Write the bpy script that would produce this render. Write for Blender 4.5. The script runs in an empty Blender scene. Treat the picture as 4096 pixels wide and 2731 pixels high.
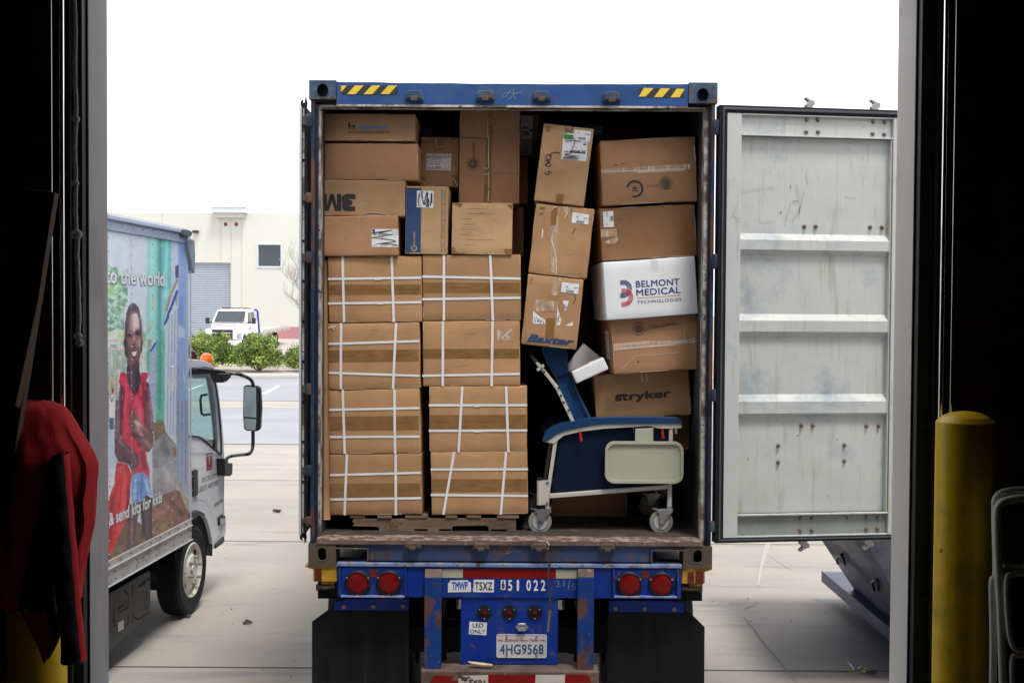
import bpy, bmesh, math, random
import numpy as np
from mathutils import Vector, Matrix, noise
from mathutils.geometry import tessellate_polygon
rad = math.radians
random.seed(7)
sc = bpy.context.scene
COL = sc.collection

# ------------------------------------------------------------------ camera
PITCH, ROLL, FPX = 1.464, 0.35, 4702.0
CAMP = Vector((0, 0, 2.72))
ROT = Matrix.Rotation(rad(90 - PITCH), 4, 'X') @ Matrix.Rotation(rad(ROLL), 4, 'Z')
cd = bpy.data.cameras.new('camera'); cam = bpy.data.objects.new('camera', cd); COL.objects.link(cam)
cam.matrix_world = Matrix.Translation(CAMP) @ ROT
cd.sensor_width = 36; cd.lens = FPX / 4096 * 36; cd.clip_start = .05; cd.clip_end = 2000
sc.camera = cam

# ------------------------------------------------------------------ world, sun, exposure
SUN_EL, SUN_AZ = 66, 150          # azimuth clockwise from +Y; soft sun through cloud
world = bpy.data.worlds.new('World'); sc.world = world; world.use_nodes = True
wn = world.node_tree.nodes; wl = world.node_tree.links; wn.clear()
sky = wn.new('ShaderNodeTexSky'); sky.sky_type = 'NISHITA'; sky.sun_disc = False
sky.sun_elevation = rad(SUN_EL); sky.sun_rotation = rad(SUN_AZ)
hs = wn.new('ShaderNodeHueSaturation'); hs.inputs['Saturation'].default_value = .35
mx = wn.new('ShaderNodeMix'); mx.data_type = 'RGBA'; mx.inputs[0].default_value = .82
mx.inputs[7].default_value = (9.6, 9.75, 10.0, 1)      # cloud deck
bg = wn.new('ShaderNodeBackground'); bg.inputs['Strength'].default_value = .1
wo = wn.new('ShaderNodeOutputWorld')
wl.new(sky.outputs[0], hs.inputs['Color']); wl.new(hs.outputs[0], mx.inputs[6])
wl.new(mx.outputs[2], bg.inputs['Color']); wl.new(bg.outputs[0], wo.inputs['Surface'])
sd = bpy.data.lights.new('sun', 'SUN'); sd.energy = 1.6; sd.angle = rad(14); sd.color = (1, .96, .9)
sun = bpy.data.objects.new('sun', sd); COL.objects.link(sun)
az, el = rad(SUN_AZ), rad(SUN_EL)
sv = Vector((math.sin(az) * math.cos(el), math.cos(az) * math.cos(el), math.sin(el)))
sun.rotation_euler = sv.to_track_quat('Z', 'Y').to_euler()
sc.view_settings.view_transform = 'Standard'; sc.view_settings.look = 'None'
sc.view_settings.gamma = 1; sc.view_settings.use_curve_mapping = False
sc.view_settings.exposure = .88
sc.cycles.max_bounces = 8; sc.cycles.diffuse_bounces = 4; sc.cycles.transparent_max_bounces = 24

# ------------------------------------------------------------------ measuring helpers
REG = dict(V=(0, 0, 1.7415), A=(0, 0, .8929), B=(0, 1300, .9124), C=(1150, 280, .4912), D=(1150, 950, .7651),
  E=(2000, 280, .7463), F=(2000, 1350, .5422), G=(1150, 2050, .744), H=(2750, 300, 1.5507), S=(400, 800, .4464),
  T=(400, 1050, .4463), U=(400, 1600, .6377), W=(720, 1380, .3954), J=(0, 1500, .7856), K=(3500, 1500, .7852),
  L=(2800, 2100, .4024), M=(2780, 340, .421), N=(2780, 1900, .3656), O=(1180, 300, .2552), P=(1160, 1950, .3507),
  Q=(1700, 2200, .3387), X=(2350, 2100, .4024), Y=(2080, 440, .3316), Z=(2050, 900, .3826), AA=(1650, 400, .287),
  TT=(700, 1150, .2551), RD=(2780, 1000, .3656), RT=(3480, 0, .574), LT=(150, 0, .4464), f=(0, 0, 1))
def uv(r, x, y):
    a, b, s = REG[r]; return a + x * s, b + y * s
def ray(r, x, y):
    u, v = uv(r, x, y)
    return (ROT @ Vector(((u - 2048) / FPX, -(v - 1365.5) / FPX, -1, 0))).to_3d()
def at(r, x, y, Y):                      # where a line of sight meets the vertical plane at depth Y
    d = ray(r, x, y); return CAMP + d * (Y / d.y)
def gnd(r, x, y, z=0.0):                 # where it meets the level z
    d = ray(r, x, y); return CAMP + d * ((z - CAMP.z) / d.z)
def loc(M, r, x, y, z=0.0):              # plane coordinates in frame M
    Mi = M.inverted(); o = Mi @ CAMP; d = Mi.to_3x3() @ ray(r, x, y)
    p = o + d * ((z - o.z) / d.z); return Vector((p.x, p.y))
def frame(o, ex, ey, ez):
    return Matrix(((ex[0], ey[0], ez[0], o[0]), (ex[1], ey[1], ez[1], o[1]), (ex[2], ey[2], ez[2], o[2]), (0, 0, 0, 1)))
def front(Y): return frame((0, Y, 0), (1, 0, 0), (0, 0, 1), (0, -1, 0))
I4 = Matrix.Identity(4)

# ------------------------------------------------------------------ materials
def srgb(c):
    f = lambda v: (v / 12.92 if v <= .04045 else ((v + .055) / 1.055) ** 2.4)
    return tuple(f(v / 255) for v in c)
MATS = {}
def mat(name, col, rough=.6, metal=0., var=.12, vs=3., bump=0., bs=40., dirt=None, streak=None, rnd=0., spec=.5,
        coat=0., alpha=None, emit=None, stretch=(1, 1, 1), vcol=False, flute=0.):
    """dirt = list of (colour, amount 0..1, scale, softness[, stretch])"""
    m = bpy.data.materials.new(name); m.use_nodes = True; MATS[name] = m
    nt = m.node_tree; N = nt.nodes; Lk = nt.links; N.clear()
    out = N.new('ShaderNodeOutputMaterial'); P = N.new('ShaderNodeBsdfPrincipled'); Lk.new(P.outputs[0], out.inputs[0])
    P.inputs['Roughness'].default_value = rough; P.inputs['Metallic'].default_value = metal
    P.inputs['Specular IOR Level'].default_value = spec; P.inputs['Coat Weight'].default_value = coat
    tc = N.new('ShaderNodeTexCoord'); oi = N.new('ShaderNodeObjectInfo')
    sh = N.new('ShaderNodeVectorMath'); sh.operation = 'MULTIPLY_ADD'
    cb = N.new('ShaderNodeCombineXYZ')
    for k, f in enumerate((17., 31., 23.)):
        mm = N.new('ShaderNodeMath'); mm.operation = 'MULTIPLY'; mm.inputs[1].default_value = f
        Lk.new(oi.outputs['Random'], mm.inputs[0]); Lk.new(mm.outputs[0], cb.inputs[k])
    sh.inputs[1].default_value = (1, 1, 1); Lk.new(tc.outputs['Object'], sh.inputs[0]); Lk.new(cb.outputs[0], sh.inputs[2])
    def nz(scale, st=(1, 1, 1), det=5., ro=.55):
        v = N.new('ShaderNodeVectorMath'); v.operation = 'MULTIPLY'; v.inputs[1].default_value = st
        Lk.new(sh.outputs[0], v.inputs[0])
        n = N.new('ShaderNodeTexNoise'); n.inputs['Scale'].default_value = scale; n.inputs['Detail'].default_value = det
        n.inputs['Roughness'].default_value = ro; Lk.new(v.outputs[0], n.inputs['Vector']); return n.outputs[0]
    def ramp(src, a, b, c0=0., c1=1.):
        r = N.new('ShaderNodeMapRange'); r.inputs[1].default_value = a; r.inputs[2].default_value = b
        r.inputs[3].default_value = c0; r.inputs[4].default_value = c1; Lk.new(src, r.inputs[0]); return r.outputs[0]
    if vcol:
        cc = N.new('ShaderNodeVertexColor'); cc.layer_name = 'Col'; cur = cc.outputs[0]
    else:
        cc = N.new('ShaderNodeRGB'); cc.outputs[0].default_value = (*col, 1); cur = cc.outputs[0]
    if var:
        h = N.new('ShaderNodeHueSaturation'); Lk.new(cur, h.inputs['Color'])
        v1 = ramp(nz(vs, stretch), .25, .75, 1 - var, 1 + var)
        if rnd:
            a = N.new('ShaderNodeMath'); a.operation = 'MULTIPLY'; Lk.new(v1, a.inputs[0])
            Lk.new(ramp(oi.outputs['Random'], 0, 1, 1 - rnd, 1 + rnd), a.inputs[1]); v1 = a.outputs[0]
        Lk.new(v1, h.inputs['Value']); cur = h.outputs[0]
    rsrc = None
    for dd in (dirt or []):
        dc, am, s, so = dd[:4]; st = dd[4] if len(dd) > 4 else (1, 1, 1)
        k = ramp(nz(s, st, 8., .65), .78 - am * .55 - so, .78 - am * .55 + so)
        x = N.new('ShaderNodeMix'); x.data_type = 'RGBA'; Lk.new(k, x.inputs[0]); Lk.new(cur, x.inputs[6])
        x.inputs[7].default_value = (*dc, 1); cur = x.outputs[2]
        if rsrc is None: rsrc = k
    Lk.new(cur, P.inputs['Base Color'])
    if rsrc is not None and rough < .7:
        Lk.new(ramp(rsrc, 0, 1, rough, .85), P.inputs['Roughness'])
        if metal: Lk.new(ramp(rsrc, 0, 1, metal, 0), P.inputs['Metallic'])
    if bump or flute:
        b = N.new('ShaderNodeBump'); b.inputs['Strength'].default_value = 1.; b.inputs['Distance'].default_value = bump or .0004
        Lk.new(nz(bs, stretch), b.inputs['Height']); Lk.new(b.outputs[0], P.inputs['Normal'])
    if emit: P.inputs['Emission Color'].default_value = (*col, 1); P.inputs['Emission Strength'].default_value = emit
    return m
RUST = (.13, .058, .03); DRUST = (.06, .032, .022)
card = [mat('cardboard_%d' % i, c, .82, var=.08, vs=2.2, bump=.0006, bs=50, rnd=.11,
            dirt=[((c[0] * .72, c[1] * .68, c[2] * .62), .25, 3.5, .22)])
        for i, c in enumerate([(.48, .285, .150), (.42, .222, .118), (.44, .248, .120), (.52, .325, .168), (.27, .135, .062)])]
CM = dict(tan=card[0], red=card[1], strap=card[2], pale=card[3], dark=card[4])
m_white_card = mat('white_cardboard', (.80, .81, .84), .55, var=.03)
m_tape = mat('brown_packing_tape', (.25, .135, .05), .28, var=.2, vs=14, spec=.6, bump=.0006, bs=60)
m_tape2 = mat('clear_packing_tape', (.45, .31, .20), .22, var=.2, vs=25, spec=.7, dirt=[((.62, .5, .4), .35, 40, .05, (1, 1, .2))])
m_sheen = mat('tape_wrinkle_sheen', (.46, .33, .20), .25, var=.2, vs=40)  # painted sheen for the lit side of tape wrinkles
m_tdark = mat('tape_wrinkle_shade', (.11, .055, .02), .4, var=.1)  # painted shade for the dark side of tape wrinkles
m_glint = mat('tape_crease_glint', (.78, .72, .66), .3, var=.1)  # painted glints drawn as pale lines along tape creases
m_label = mat('label_paper', (.80, .81, .85), .5, var=.03)
m_ink = mat('black_ink', (.025, .025, .03), .6, var=0)
m_stamp = mat('stamp_ink', (.10, .065, .045), .8, var=.1)
m_strap = mat('white_plastic_strap', (.80, .79, .80), .4, var=.04)
m_navyink = mat('navy_print', (.018, .055, .15), .6, var=.1)
m_cyan = mat('blue_print', (.04, .30, .68), .6, var=.05)
m_bax = mat('dark_blue_print', (.012, .06, .17), .6, var=.05)
m_bel = mat('deep_blue_print', (.008, .035, .20), .6, var=0)
m_redp = mat('red_print', (.55, .03, .04), .6, var=0)
m_green = mat('green_print', (.10, .55, .10), .6, var=0)
m_cut = mat('cut_paper_edge', (.55, .47, .38), .8, var=.1)
m_cblue = mat('container_blue_paint', (.022, .072, .23), .45, spec=.3, var=.22, vs=4, bump=.0015, bs=9,
              dirt=[(RUST, .24, 9, .03), ((.06, .10, .16), .30, 3, .1)])
m_cbluerust = mat('rusty_blue_paint', (.028, .056, .11), .55, spec=.3, var=.2, vs=6, bump=.002, bs=25,
                  dirt=[(RUST, .40, 9, .035), ((.08, .13, .17), .38, 4, .08), (DRUST, .28, 14, .03)])
m_post = mat('dark_rusty_post', (.016, .030, .065), .55, var=.3, vs=6, spec=.3, bump=.002, bs=25, dirt=[(RUST, .46, 6, .05, (1, 1, .4)), ((.06, .10, .14), .34, 5, .06, (1, 1, .5))])
m_cbot = mat('rusty_brown_casting', (.075, .05, .038), .7, var=.3, vs=6, bump=.002, bs=30,
             dirt=[((.10, .065, .04), .45, 8, .05), ((.20, .12, .05), .2, 15, .02)])
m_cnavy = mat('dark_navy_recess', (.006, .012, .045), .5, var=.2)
m_sillblue = mat('dirty_blue_sill', (.022, .048, .13), .55, var=.25, vs=3, bump=.002, bs=12,
                 dirt=[(DRUST, .42, 6, .07), (RUST, .33, 9, .05), ((.03, .07, .17), .4, 2.5, .1)])
m_worn = mat('worn_cream_rim', (.50, .46, .41), .75, var=.25, vs=12, bump=.003, bs=40,
             dirt=[((.12, .08, .06), .5, 14, .06, (.4, 1, .4)), ((.05, .03, .025), .3, 30, .03)])
m_wornsill = mat('worn_sill_lip', (.30, .235, .185), .75, var=.3, vs=10, bump=.003, bs=40,
                 dirt=[((.09, .055, .045), .56, 34, .06, (.5, 1, 1)), ((.05, .03, .03), .3, 40, .03)])
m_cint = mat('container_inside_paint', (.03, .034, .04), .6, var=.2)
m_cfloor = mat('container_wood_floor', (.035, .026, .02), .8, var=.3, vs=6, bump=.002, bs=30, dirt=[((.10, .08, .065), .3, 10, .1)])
m_doorwhite = mat('white_door_paint', (.49, .505, .49), .5, var=.07, vs=2.2, bump=.0006, bs=15,
                  dirt=[((.25, .31, .36), .27, 2.2, .09), ((.37, .31, .25), .25, 7, .10, (3.5, 3.5, .3)), (RUST, .15, 22, .02)])
m_doorlow = mat('darker_door_paint', (.24, .26, .25), .5, var=.14, vs=3, dirt=[((.20, .22, .21), .45, 4, .12), (RUST, .18, 20, .02)])  # darker tone for the bottom channel web, with rust specks
m_rubber = mat('black_rubber', (.012, .013, .018), .5, spec=.15, var=.2)
m_bolt = mat('rusty_bolt', (.21, .15, .11), .5, metal=.5, var=.3, vs=60)
m_zinc = mat('zinc_steel', (.40, .37, .36), .45, metal=.6, var=.2, vs=30, dirt=[(RUST, .3, 30, .05)])
m_yel = mat('hazard_yellow', (.72, .50, .035), .5, var=.08, dirt=[((.55, .22, .02), .22, 14, .04)])
m_blk = mat('hazard_black', (.02, .022, .025), .5, var=.1)
m_chalk = mat('chalk_line', (.20, .26, .33), .9, var=.1)
m_chassis = mat('chassis_blue_paint', (.002, .028, .25), .38, spec=.22, var=.2, vs=5, bump=.0015, bs=12,
                dirt=[(RUST, .24, 12, .03), ((.02, .05, .2), .35, 3, .1)])
m_chassisr = mat('rusty_chassis_blue', (.006, .038, .19), .45, spec=.22, var=.2, vs=5, bump=.002, bs=20,
                 dirt=[((.12, .05, .022), .40, 7, .04, (1, 1, .6)), ((.3, .34, .36), .2, 22, .02), (DRUST, .3, 10, .05)])
m_chedge = mat('worn_chassis_edge', (.14, .22, .42), .5, var=.3, vs=12, dirt=[((.30, .27, .27), .42, 14, .05), (RUST, .36, 20, .04), ((.02, .06, .3), .3, 9, .05)])
m_bump = mat('rusty_bumper', (.115, .075, .06), .7, var=.25, vs=8, bump=.002, bs=40, dirt=[((.055, .035, .03), .45, 7, .1), ((.32, .28, .26), .24, 30, .03)])
m_redref = mat('red_reflector', (.20, .004, .003), .5, spec=.2, var=.2, vs=20)
m_redlens = mat('red_lamp_lens', (.15, .001, .0015), .3, var=.15, vs=20, spec=.25)
m_dkred = mat('dark_red_reflector', (.10, .006, .006), .4, var=.2)
m_whiteref = mat('pale_reflector', (.36, .36, .27), .4, var=.1)
m_whiteref2 = mat('white_reflector', (.55, .50, .46), .4, var=.15, dirt=[((.12, .07, .05), .2, 10, .04)])
m_sticker = mat('white_sticker', (.72, .72, .76), .5, var=.04)
m_yblock = mat('yellow_block_paint', (.42, .24, .012), .5, var=.25, vs=8, dirt=[((.20, .09, .02), .4, 10, .06, (1, 1, .4))])
m_flap = mat('mud_flap_rubber', (.008, .0085, .0095), .55, spec=.15, var=.5, vs=9, stretch=(1, 1, .06), bump=.001, bs=20,
             dirt=[((.03, .032, .034), .22, 20, .08, (1, 1, .04))])
m_tyre = mat('tyre_rubber', (.012, .013, .016), .6, spec=.15, var=.2, vs=8, bump=.001, bs=60)
m_under = mat('black_underbody', (.004, .0045, .0055), .6, spec=.15, var=.3)
m_plate = mat('plate_white', (.52, .52, .55), .4, var=.08)
m_chrome = mat('chrome', (.45, .45, .47), .25, metal=1, var=0)
m_script = mat('script_red', (.42, .05, .05), .5, var=0)
m_wood = mat('pallet_wood', (.20, .135, .085), .85, var=.25, vs=5, stretch=(.3, 2, 3), bump=.002, bs=40, dirt=[((.10, .065, .045), .42, 6, .1, (.4, 2, 2))])
m_navy = mat('navy_vinyl', (.013, .050, .14), .28, var=.12, vs=5, bump=.0008, bs=9, spec=.5)
m_navyp = mat('navy_side_panel', (.004, .010, .030), .5, spec=.15, var=.15, bump=.0004, bs=120)
m_cream = mat('cream_tube_paint', (.52, .50, .46), .4, var=.06)
m_tray = mat('cream_tray_plastic', (.42, .42, .33), .5, var=.05, bump=.0004, bs=160)
m_castw = mat('grey_caster_rubber', (.26, .27, .23), .5, var=.1)
m_casth = mat('grey_caster_hub', (.42, .42, .44), .4, var=.06)
m_red = mat('red_lever', (.42, .015, .01), .35, var=.1)
m_blackp = mat('black_plastic', (.014, .014, .017), .4, var=.2)
m_conc = mat('concrete_apron', (.35, .322, .292), .88, var=.07, vs=.35, bump=.002, bs=60,
             dirt=[((.385, .335, .285), .42, .22, .2, (1, .6, 1)), ((.25, .24, .23), .10, 60, .02), ((.52, .50, .47), .12, 45, .03), ((.27, .26, .25), .33, .9, .14, (.5, 1.3, 1)), ((.22, .21, .20), .24, 2.2, .08, (.35, 1.3, 1))])
m_conc2 = mat('kerb_concrete', (.52, .50, .46), .88, var=.1, vs=1)
m_asph = mat('asphalt', (.29, .295, .32), .9, var=.1, vs=.5, bump=.004, bs=50, dirt=[((.23, .235, .25), .3, .5, .12, (.3, 1.5, 1))])
m_joint = mat('joint_line', (.12, .115, .10), .9, var=.2, vs=2)
m_crack = mat('crack_line', (.30, .27, .24), .9, var=.3, vs=2)
m_pale = mat('pale_scuff', (.42, .39, .355), .9, var=.1)
m_line = mat('white_road_line', (.75, .75, .75), .7, var=.1)
m_mulch = mat('mulch_bed', (.34, .29, .26), .95, var=.2, vs=1.5, bump=.02, bs=8)
m_lotc = mat('far_lot_concrete', (.44, .39, .36), .9, var=.08, vs=.2)
m_grassm = mat('dry_grass', (.30, .33, .14), .95, var=.25, vs=2)
m_stucco = mat('cream_wall_paint', (.57, .565, .52), .85, var=.03, vs=.3)
m_groove = mat('panel_joint', (.52, .49, .40), .85, var=.05)
m_wains = mat('faded_red_wall', (.42, .20, .21), .85, var=.06, vs=.5)
m_rollup = mat('grey_roll_door', (.36, .40, .47), .5, var=.06)
m_alu = mat('aluminium_trim', (.60, .64, .70), .4, metal=.4, var=.06)
m_glassd = mat('dark_window_glass', (.02, .03, .05), .06, var=.3, vs=.8, spec=.8)
m_redsq = mat('maroon_tile', (.16, .02, .03), .6, var=.1)
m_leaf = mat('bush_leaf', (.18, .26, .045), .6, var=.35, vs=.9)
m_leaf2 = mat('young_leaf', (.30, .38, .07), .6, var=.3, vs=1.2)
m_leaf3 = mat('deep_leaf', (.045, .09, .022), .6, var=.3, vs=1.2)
m_twig = mat('twig_bark', (.20, .16, .13), .9, var=.3, vs=8)
m_bark = mat('pale_bark', (.34, .31, .28), .9, var=.2, vs=4)
m_twhite = mat('white_truck_paint', (.84, .86, .90), .25, var=.03, coat=.4)
m_tglass = mat('truck_window_tint', (.03, .04, .05), .08, var=.2, spec=.8)
m_rail = mat('aluminium_rail', (.56, .55, .54), .42, metal=.35, var=.1, vs=6, stretch=(.2, 1, 1), dirt=[((.28, .26, .24), .24, 7, .1)])
m_railtop = mat('blue_grey_top_rail', (.58, .64, .76), .4, metal=.2, var=.08, vs=5)
m_rivet = mat('rivet_steel', (.50, .52, .56), .4, metal=.5, var=.2)
m_graphic = mat('printed_side_graphic', (1, 1, 1), .32, var=.04, vs=8, vcol=True, spec=.4)
m_txt = mat('white_lettering', (.95, .95, .97), .4, var=0)
m_txtshade = mat('grey_letter_shadow', (.16, .19, .25), .5, var=0)
m_seatc = mat('grey_seat_cloth', (.05, .055, .06), .8, var=.1)
m_amber = mat('amber_lens', (.85, .13, .01), .15, var=.05, coat=.5)
m_mirr = mat('mirror_glass', (.42, .52, .52), .12, metal=.45, var=0)  # pale grey-green base carries a painted reflection
m_trim = mat('grey_fender_trim', (.05, .055, .065), .5, var=.2)
m_rimw = mat('cream_wheel_rim', (.66, .64, .56), .45, var=.12, vs=9, dirt=[((.2, .17, .13), .22, 14, .06)])
m_guard = mat('grey_black_guard', (.055, .053, .05), .6, var=.25, vs=5)
m_dump = mat('dumpster_blue_grey', (.085, .092, .165), .42, var=.2, vs=3, bump=.002, bs=8,
             dirt=[((.22, .21, .25), .40, 2.2, .16, (1, .5, 1.4)), ((.04, .05, .12), .42, 3.5, .14)])
m_dumprail = mat('dumpster_rail_blue', (.035, .05, .15), .4, var=.25, vs=4, dirt=[((.30, .36, .50), .28, 6, .08)])
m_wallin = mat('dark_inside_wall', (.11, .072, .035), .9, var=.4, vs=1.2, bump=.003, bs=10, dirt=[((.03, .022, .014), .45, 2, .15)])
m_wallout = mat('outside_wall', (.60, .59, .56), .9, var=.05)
m_revealL = mat('shaded_jamb', (.36, .35, .365), .8, var=.08, vs=2, bump=.001, bs=14, dirt=[((.24, .235, .25), .3, 3, .12, (1, 1, .35))])  # darker grey puts the left jamb's shade into the colour; streaks are dirt
m_revealR = mat('painted_jamb', (.66, .62, .60), .8, var=.06, vs=2, bump=.001, bs=14, dirt=[((.36, .34, .33), .17, 9, .06, (1, 1, .35)), ((.72, .70, .67), .25, 5, .1)])
m_steelk = mat('dark_track_steel', (.030, .042, .045), .5, metal=.3, var=.25, vs=5, stretch=(1, 1, .3), dirt=[((.06, .058, .03), .35, 3, .2, (1, 1, .4))])
m_galv = mat('galvanised_edge', (.95, .96, .98), .10, metal=1., var=.06)
m_boll = mat('bollard_yellow_paint', (.97, .63, .012), .34, var=.1, vs=4, spec=.5, dirt=[((.012, .012, .012), .17, 26, .012, (1, 1, .6)), ((.40, .27, .02), .3, 4, .12)])
m_fleece = mat('red_fleece', (.50, .006, .010), .92, var=.12, vs=40, bump=.002, bs=220)
m_fleeceb = mat('black_fleece', (.006, .006, .010), .95, var=.2, vs=40, bump=.002, bs=220)
m_fleecen = mat('navy_fleece', (.006, .008, .025), .95, var=.2, vs=40)
m_rope = mat('grey_rope', (.42, .37, .37), .95, var=.35, vs=90, bump=.004, bs=200)
m_plank = mat('dark_plank', (.075, .032, .014), .75, var=.3, vs=4, stretch=(3, 3, .25))
m_tubew = mat('grey_white_tube', (.74, .74, .68), .4, var=.15)
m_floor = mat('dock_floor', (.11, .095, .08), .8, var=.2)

# ------------------------------------------------------------------ mesh builder
ORG = {}
class MB:
    def __init__(s): s.v = []; s.f = []; s.m = []; s.mats = []; s.sm = []
    def mi(s, m):
        if m not in s.mats: s.mats.append(m)
        return s.mats.index(m)
    def add(s, vs, fs, m, M=None, sm=False):
        o = len(s.v); k = s.mi(m)
        s.v += [tuple(M @ Vector(p)) if M is not None else tuple(p) for p in vs]
        for f in fs: s.f.append([o + i for i in f]); s.m.append(k); s.sm.append(sm)
    def poly(s, M, pts, z0, z1, m, holes=(), side=None):
        loops = [[Vector((p[0], p[1], 0)) for p in l] for l in [pts, *holes]]
        flat = [p for l in loops for p in l]; n = len(flat)
        tri = tessellate_polygon(loops)
        vs = [(p.x, p.y, z1) for p in flat] + [(p.x, p.y, z0) for p in flat]
        fs = []
        for t in tri:
            a, b, c = (flat[i] for i in t)
            if (b - a).cross(c - a).z < 0: t = (t[0], t[2], t[1])
            fs.append(tuple(t)); fs.append((t[2] + n, t[1] + n, t[0] + n))
        s.add(vs, fs, m, M)
        fs = []; o = 0
        for l in loops:
            k = len(l)
            for i in range(k):
                j = (i + 1) % k; fs.append((o + i, o + j, n + o + j, n + o + i))
            o += k
        s.add(vs, fs, side or m, M)
    def box(s, M, x0, y0, x1, y1, z0, z1, m):
        s.poly(M, [(x0, y0), (x1, y0), (x1, y1), (x0, y1)], z0, z1, m)
    def flat(s, M, pts, z, m, dfn=None, n=1):
        """a thin printed or taped quad / polygon lying at height z"""
        if len(pts) == 4 and n > 1 or (len(pts) == 4 and dfn):
            n = max(n, 2); nv = 3; vs = []; a, b, c, d = [Vector(p[:2]) for p in pts]
            for j in range(nv + 1):
                for i in range(n + 1):
                    t, u = i / n, j / nv
                    p = (a * (1 - t) + b * t) * (1 - u) + (d * (1 - t) + c * t) * u
                    vs.append((p.x, p.y, z + (dfn(p.x, p.y) if dfn else 0)))
            fs = [(j * (n + 1) + i, j * (n + 1) + i + 1, (j + 1) * (n + 1) + i + 1, (j + 1) * (n + 1) + i) for j in range(nv) for i in range(n)]
            s.add(vs, fs, m, M); return
        tri = tessellate_polygon([[Vector((p[0], p[1], 0)) for p in pts]])
        s.add([(p[0], p[1], z + (dfn(p[0], p[1]) if dfn else 0)) for p in pts], [tuple(t) for t in tri], m, M)
    def disc(s, M, x, y, r, z, m, n=20, r2=None, dfn=None, a0=0, a1=360):
        z += dfn(x, y) if dfn else 0
        vs, fs = [], []
        full = a1 - a0 >= 360
        for i in range(n + (0 if full else 1)):
            a = rad(a0 + (a1 - a0) * i / n); vs.append((x + r * math.cos(a), y + r * math.sin(a), z))
            vs.append((x + (r2 or 0) * math.cos(a), y + (r2 or 0) * math.sin(a), z))
        for i in range(n):
            j = (i + 1) % (n if full else n + 1); fs.append((2 * i, 2 * j, 2 * j + 1, 2 * i + 1))
        s.add(vs, fs, m, M)
    def cyl(s, M, x, y, r, z0, z1, m, n=20, r1=None, cap=True):
        r1 = r if r1 is None else r1
        vs = [(x + r * math.cos(2 * math.pi * i / n), y + r * math.sin(2 * math.pi * i / n), z0) for i in range(n)]
        vs += [(x + r1 * math.cos(2 * math.pi * i / n), y + r1 * math.sin(2 * math.pi * i / n), z1) for i in range(n)]
        s.add(vs, [(i, (i + 1) % n, n + (i + 1) % n, n + i) for i in range(n)], m, M, True)
        if cap: s.add(vs, [tuple(range(n, 2 * n)), tuple(range(n - 1, -1, -1))], m, M)
    def lathe(s, M, prof, m, n=32, mats=None):
        """prof = [(r, z)] turned about local z"""
        vs = [(r * math.cos(2 * math.pi * i / n), r * math.sin(2 * math.pi * i / n), z) for r, z in prof for i in range(n)]
        for k in range(len(prof) - 1):
            fs = [(k * n + i, k * n + (i + 1) % n, (k + 1) * n + (i + 1) % n, (k + 1) * n + i) for i in range(n)]
            s.add([], [], m)
            o = len(s.v)
            s.add([vs[k * n + i] for i in range(n)] + [vs[(k + 1) * n + i] for i in range(n)],
                  [(i, (i + 1) % n, n + (i + 1) % n, n + i) for i in range(n)], (mats[k] if mats else m), M, True)
    def tube(s, pts, r, m, n=8, M=None, cap=True):
        pts = [Vector(p) for p in pts]; rs = r if isinstance(r, (list, tuple)) else [r] * len(pts)
        vs = []; up = None
        for i, p in enumerate(pts):
            d = ((pts[min(i + 1, len(pts) - 1)] - pts[max(i - 1, 0)])).normalized()
            if up is None: up = d.orthogonal().normalized()
            a = (up - d * up.dot(d)).normalized(); up = a; b = d.cross(a)
            for k in range(n):
                t = 2 * math.pi * k / n; vs.append(p + (a * math.cos(t) + b * math.sin(t)) * rs[i])
        fs = [(i * n + k, i * n + (k + 1) % n, (i + 1) * n + (k + 1) % n, (i + 1) * n + k) for i in range(len(pts) - 1) for k in range(n)]
        s.add(vs, fs, m, M, True)
        if cap: s.add(vs, [tuple(range(n - 1, -1, -1)), tuple(range(len(vs) - n, len(vs)))], m, M)
    def ribbon(s, M, pts, w, z, m, dfn=None):
        pts = [Vector(p[:2]) for p in pts]; vs = []
        for i, p in enumerate(pts):
            d = (pts[min(i + 1, len(pts) - 1)] - pts[max(i - 1, 0)]).normalized(); nn = Vector((-d.y, d.x)) * w / 2
            for q in (p + nn, p - nn): vs.append((q.x, q.y, z + (dfn(q.x, q.y) if dfn else 0)))
        s.add(vs, [(2 * i, 2 * i + 1, 2 * i + 3, 2 * i + 2) for i in range(len(pts) - 1)], m, M)
    def ball(s, c, r, m, M=None, n=10, sc=(1, 1, 1), top=1.):
        vs, fs = [], []
        for j in range(n + 1):
            t = math.pi * j / n
            for i in range(n * 2):
                a = math.pi * i / n
                vs.append((c[0] + r * sc[0] * math.sin(t) * math.cos(a), c[1] + r * sc[1] * math.sin(t) * math.sin(a), c[2] + r * sc[2] * math.cos(t)))
        k = 2 * n
        for j in range(n):
            for i in range(k): fs.append((j * k + i, (j + 1) * k + i, (j + 1) * k + (i + 1) % k, j * k + (i + 1) % k))
        s.add(vs, fs, m, M, True)
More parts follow.
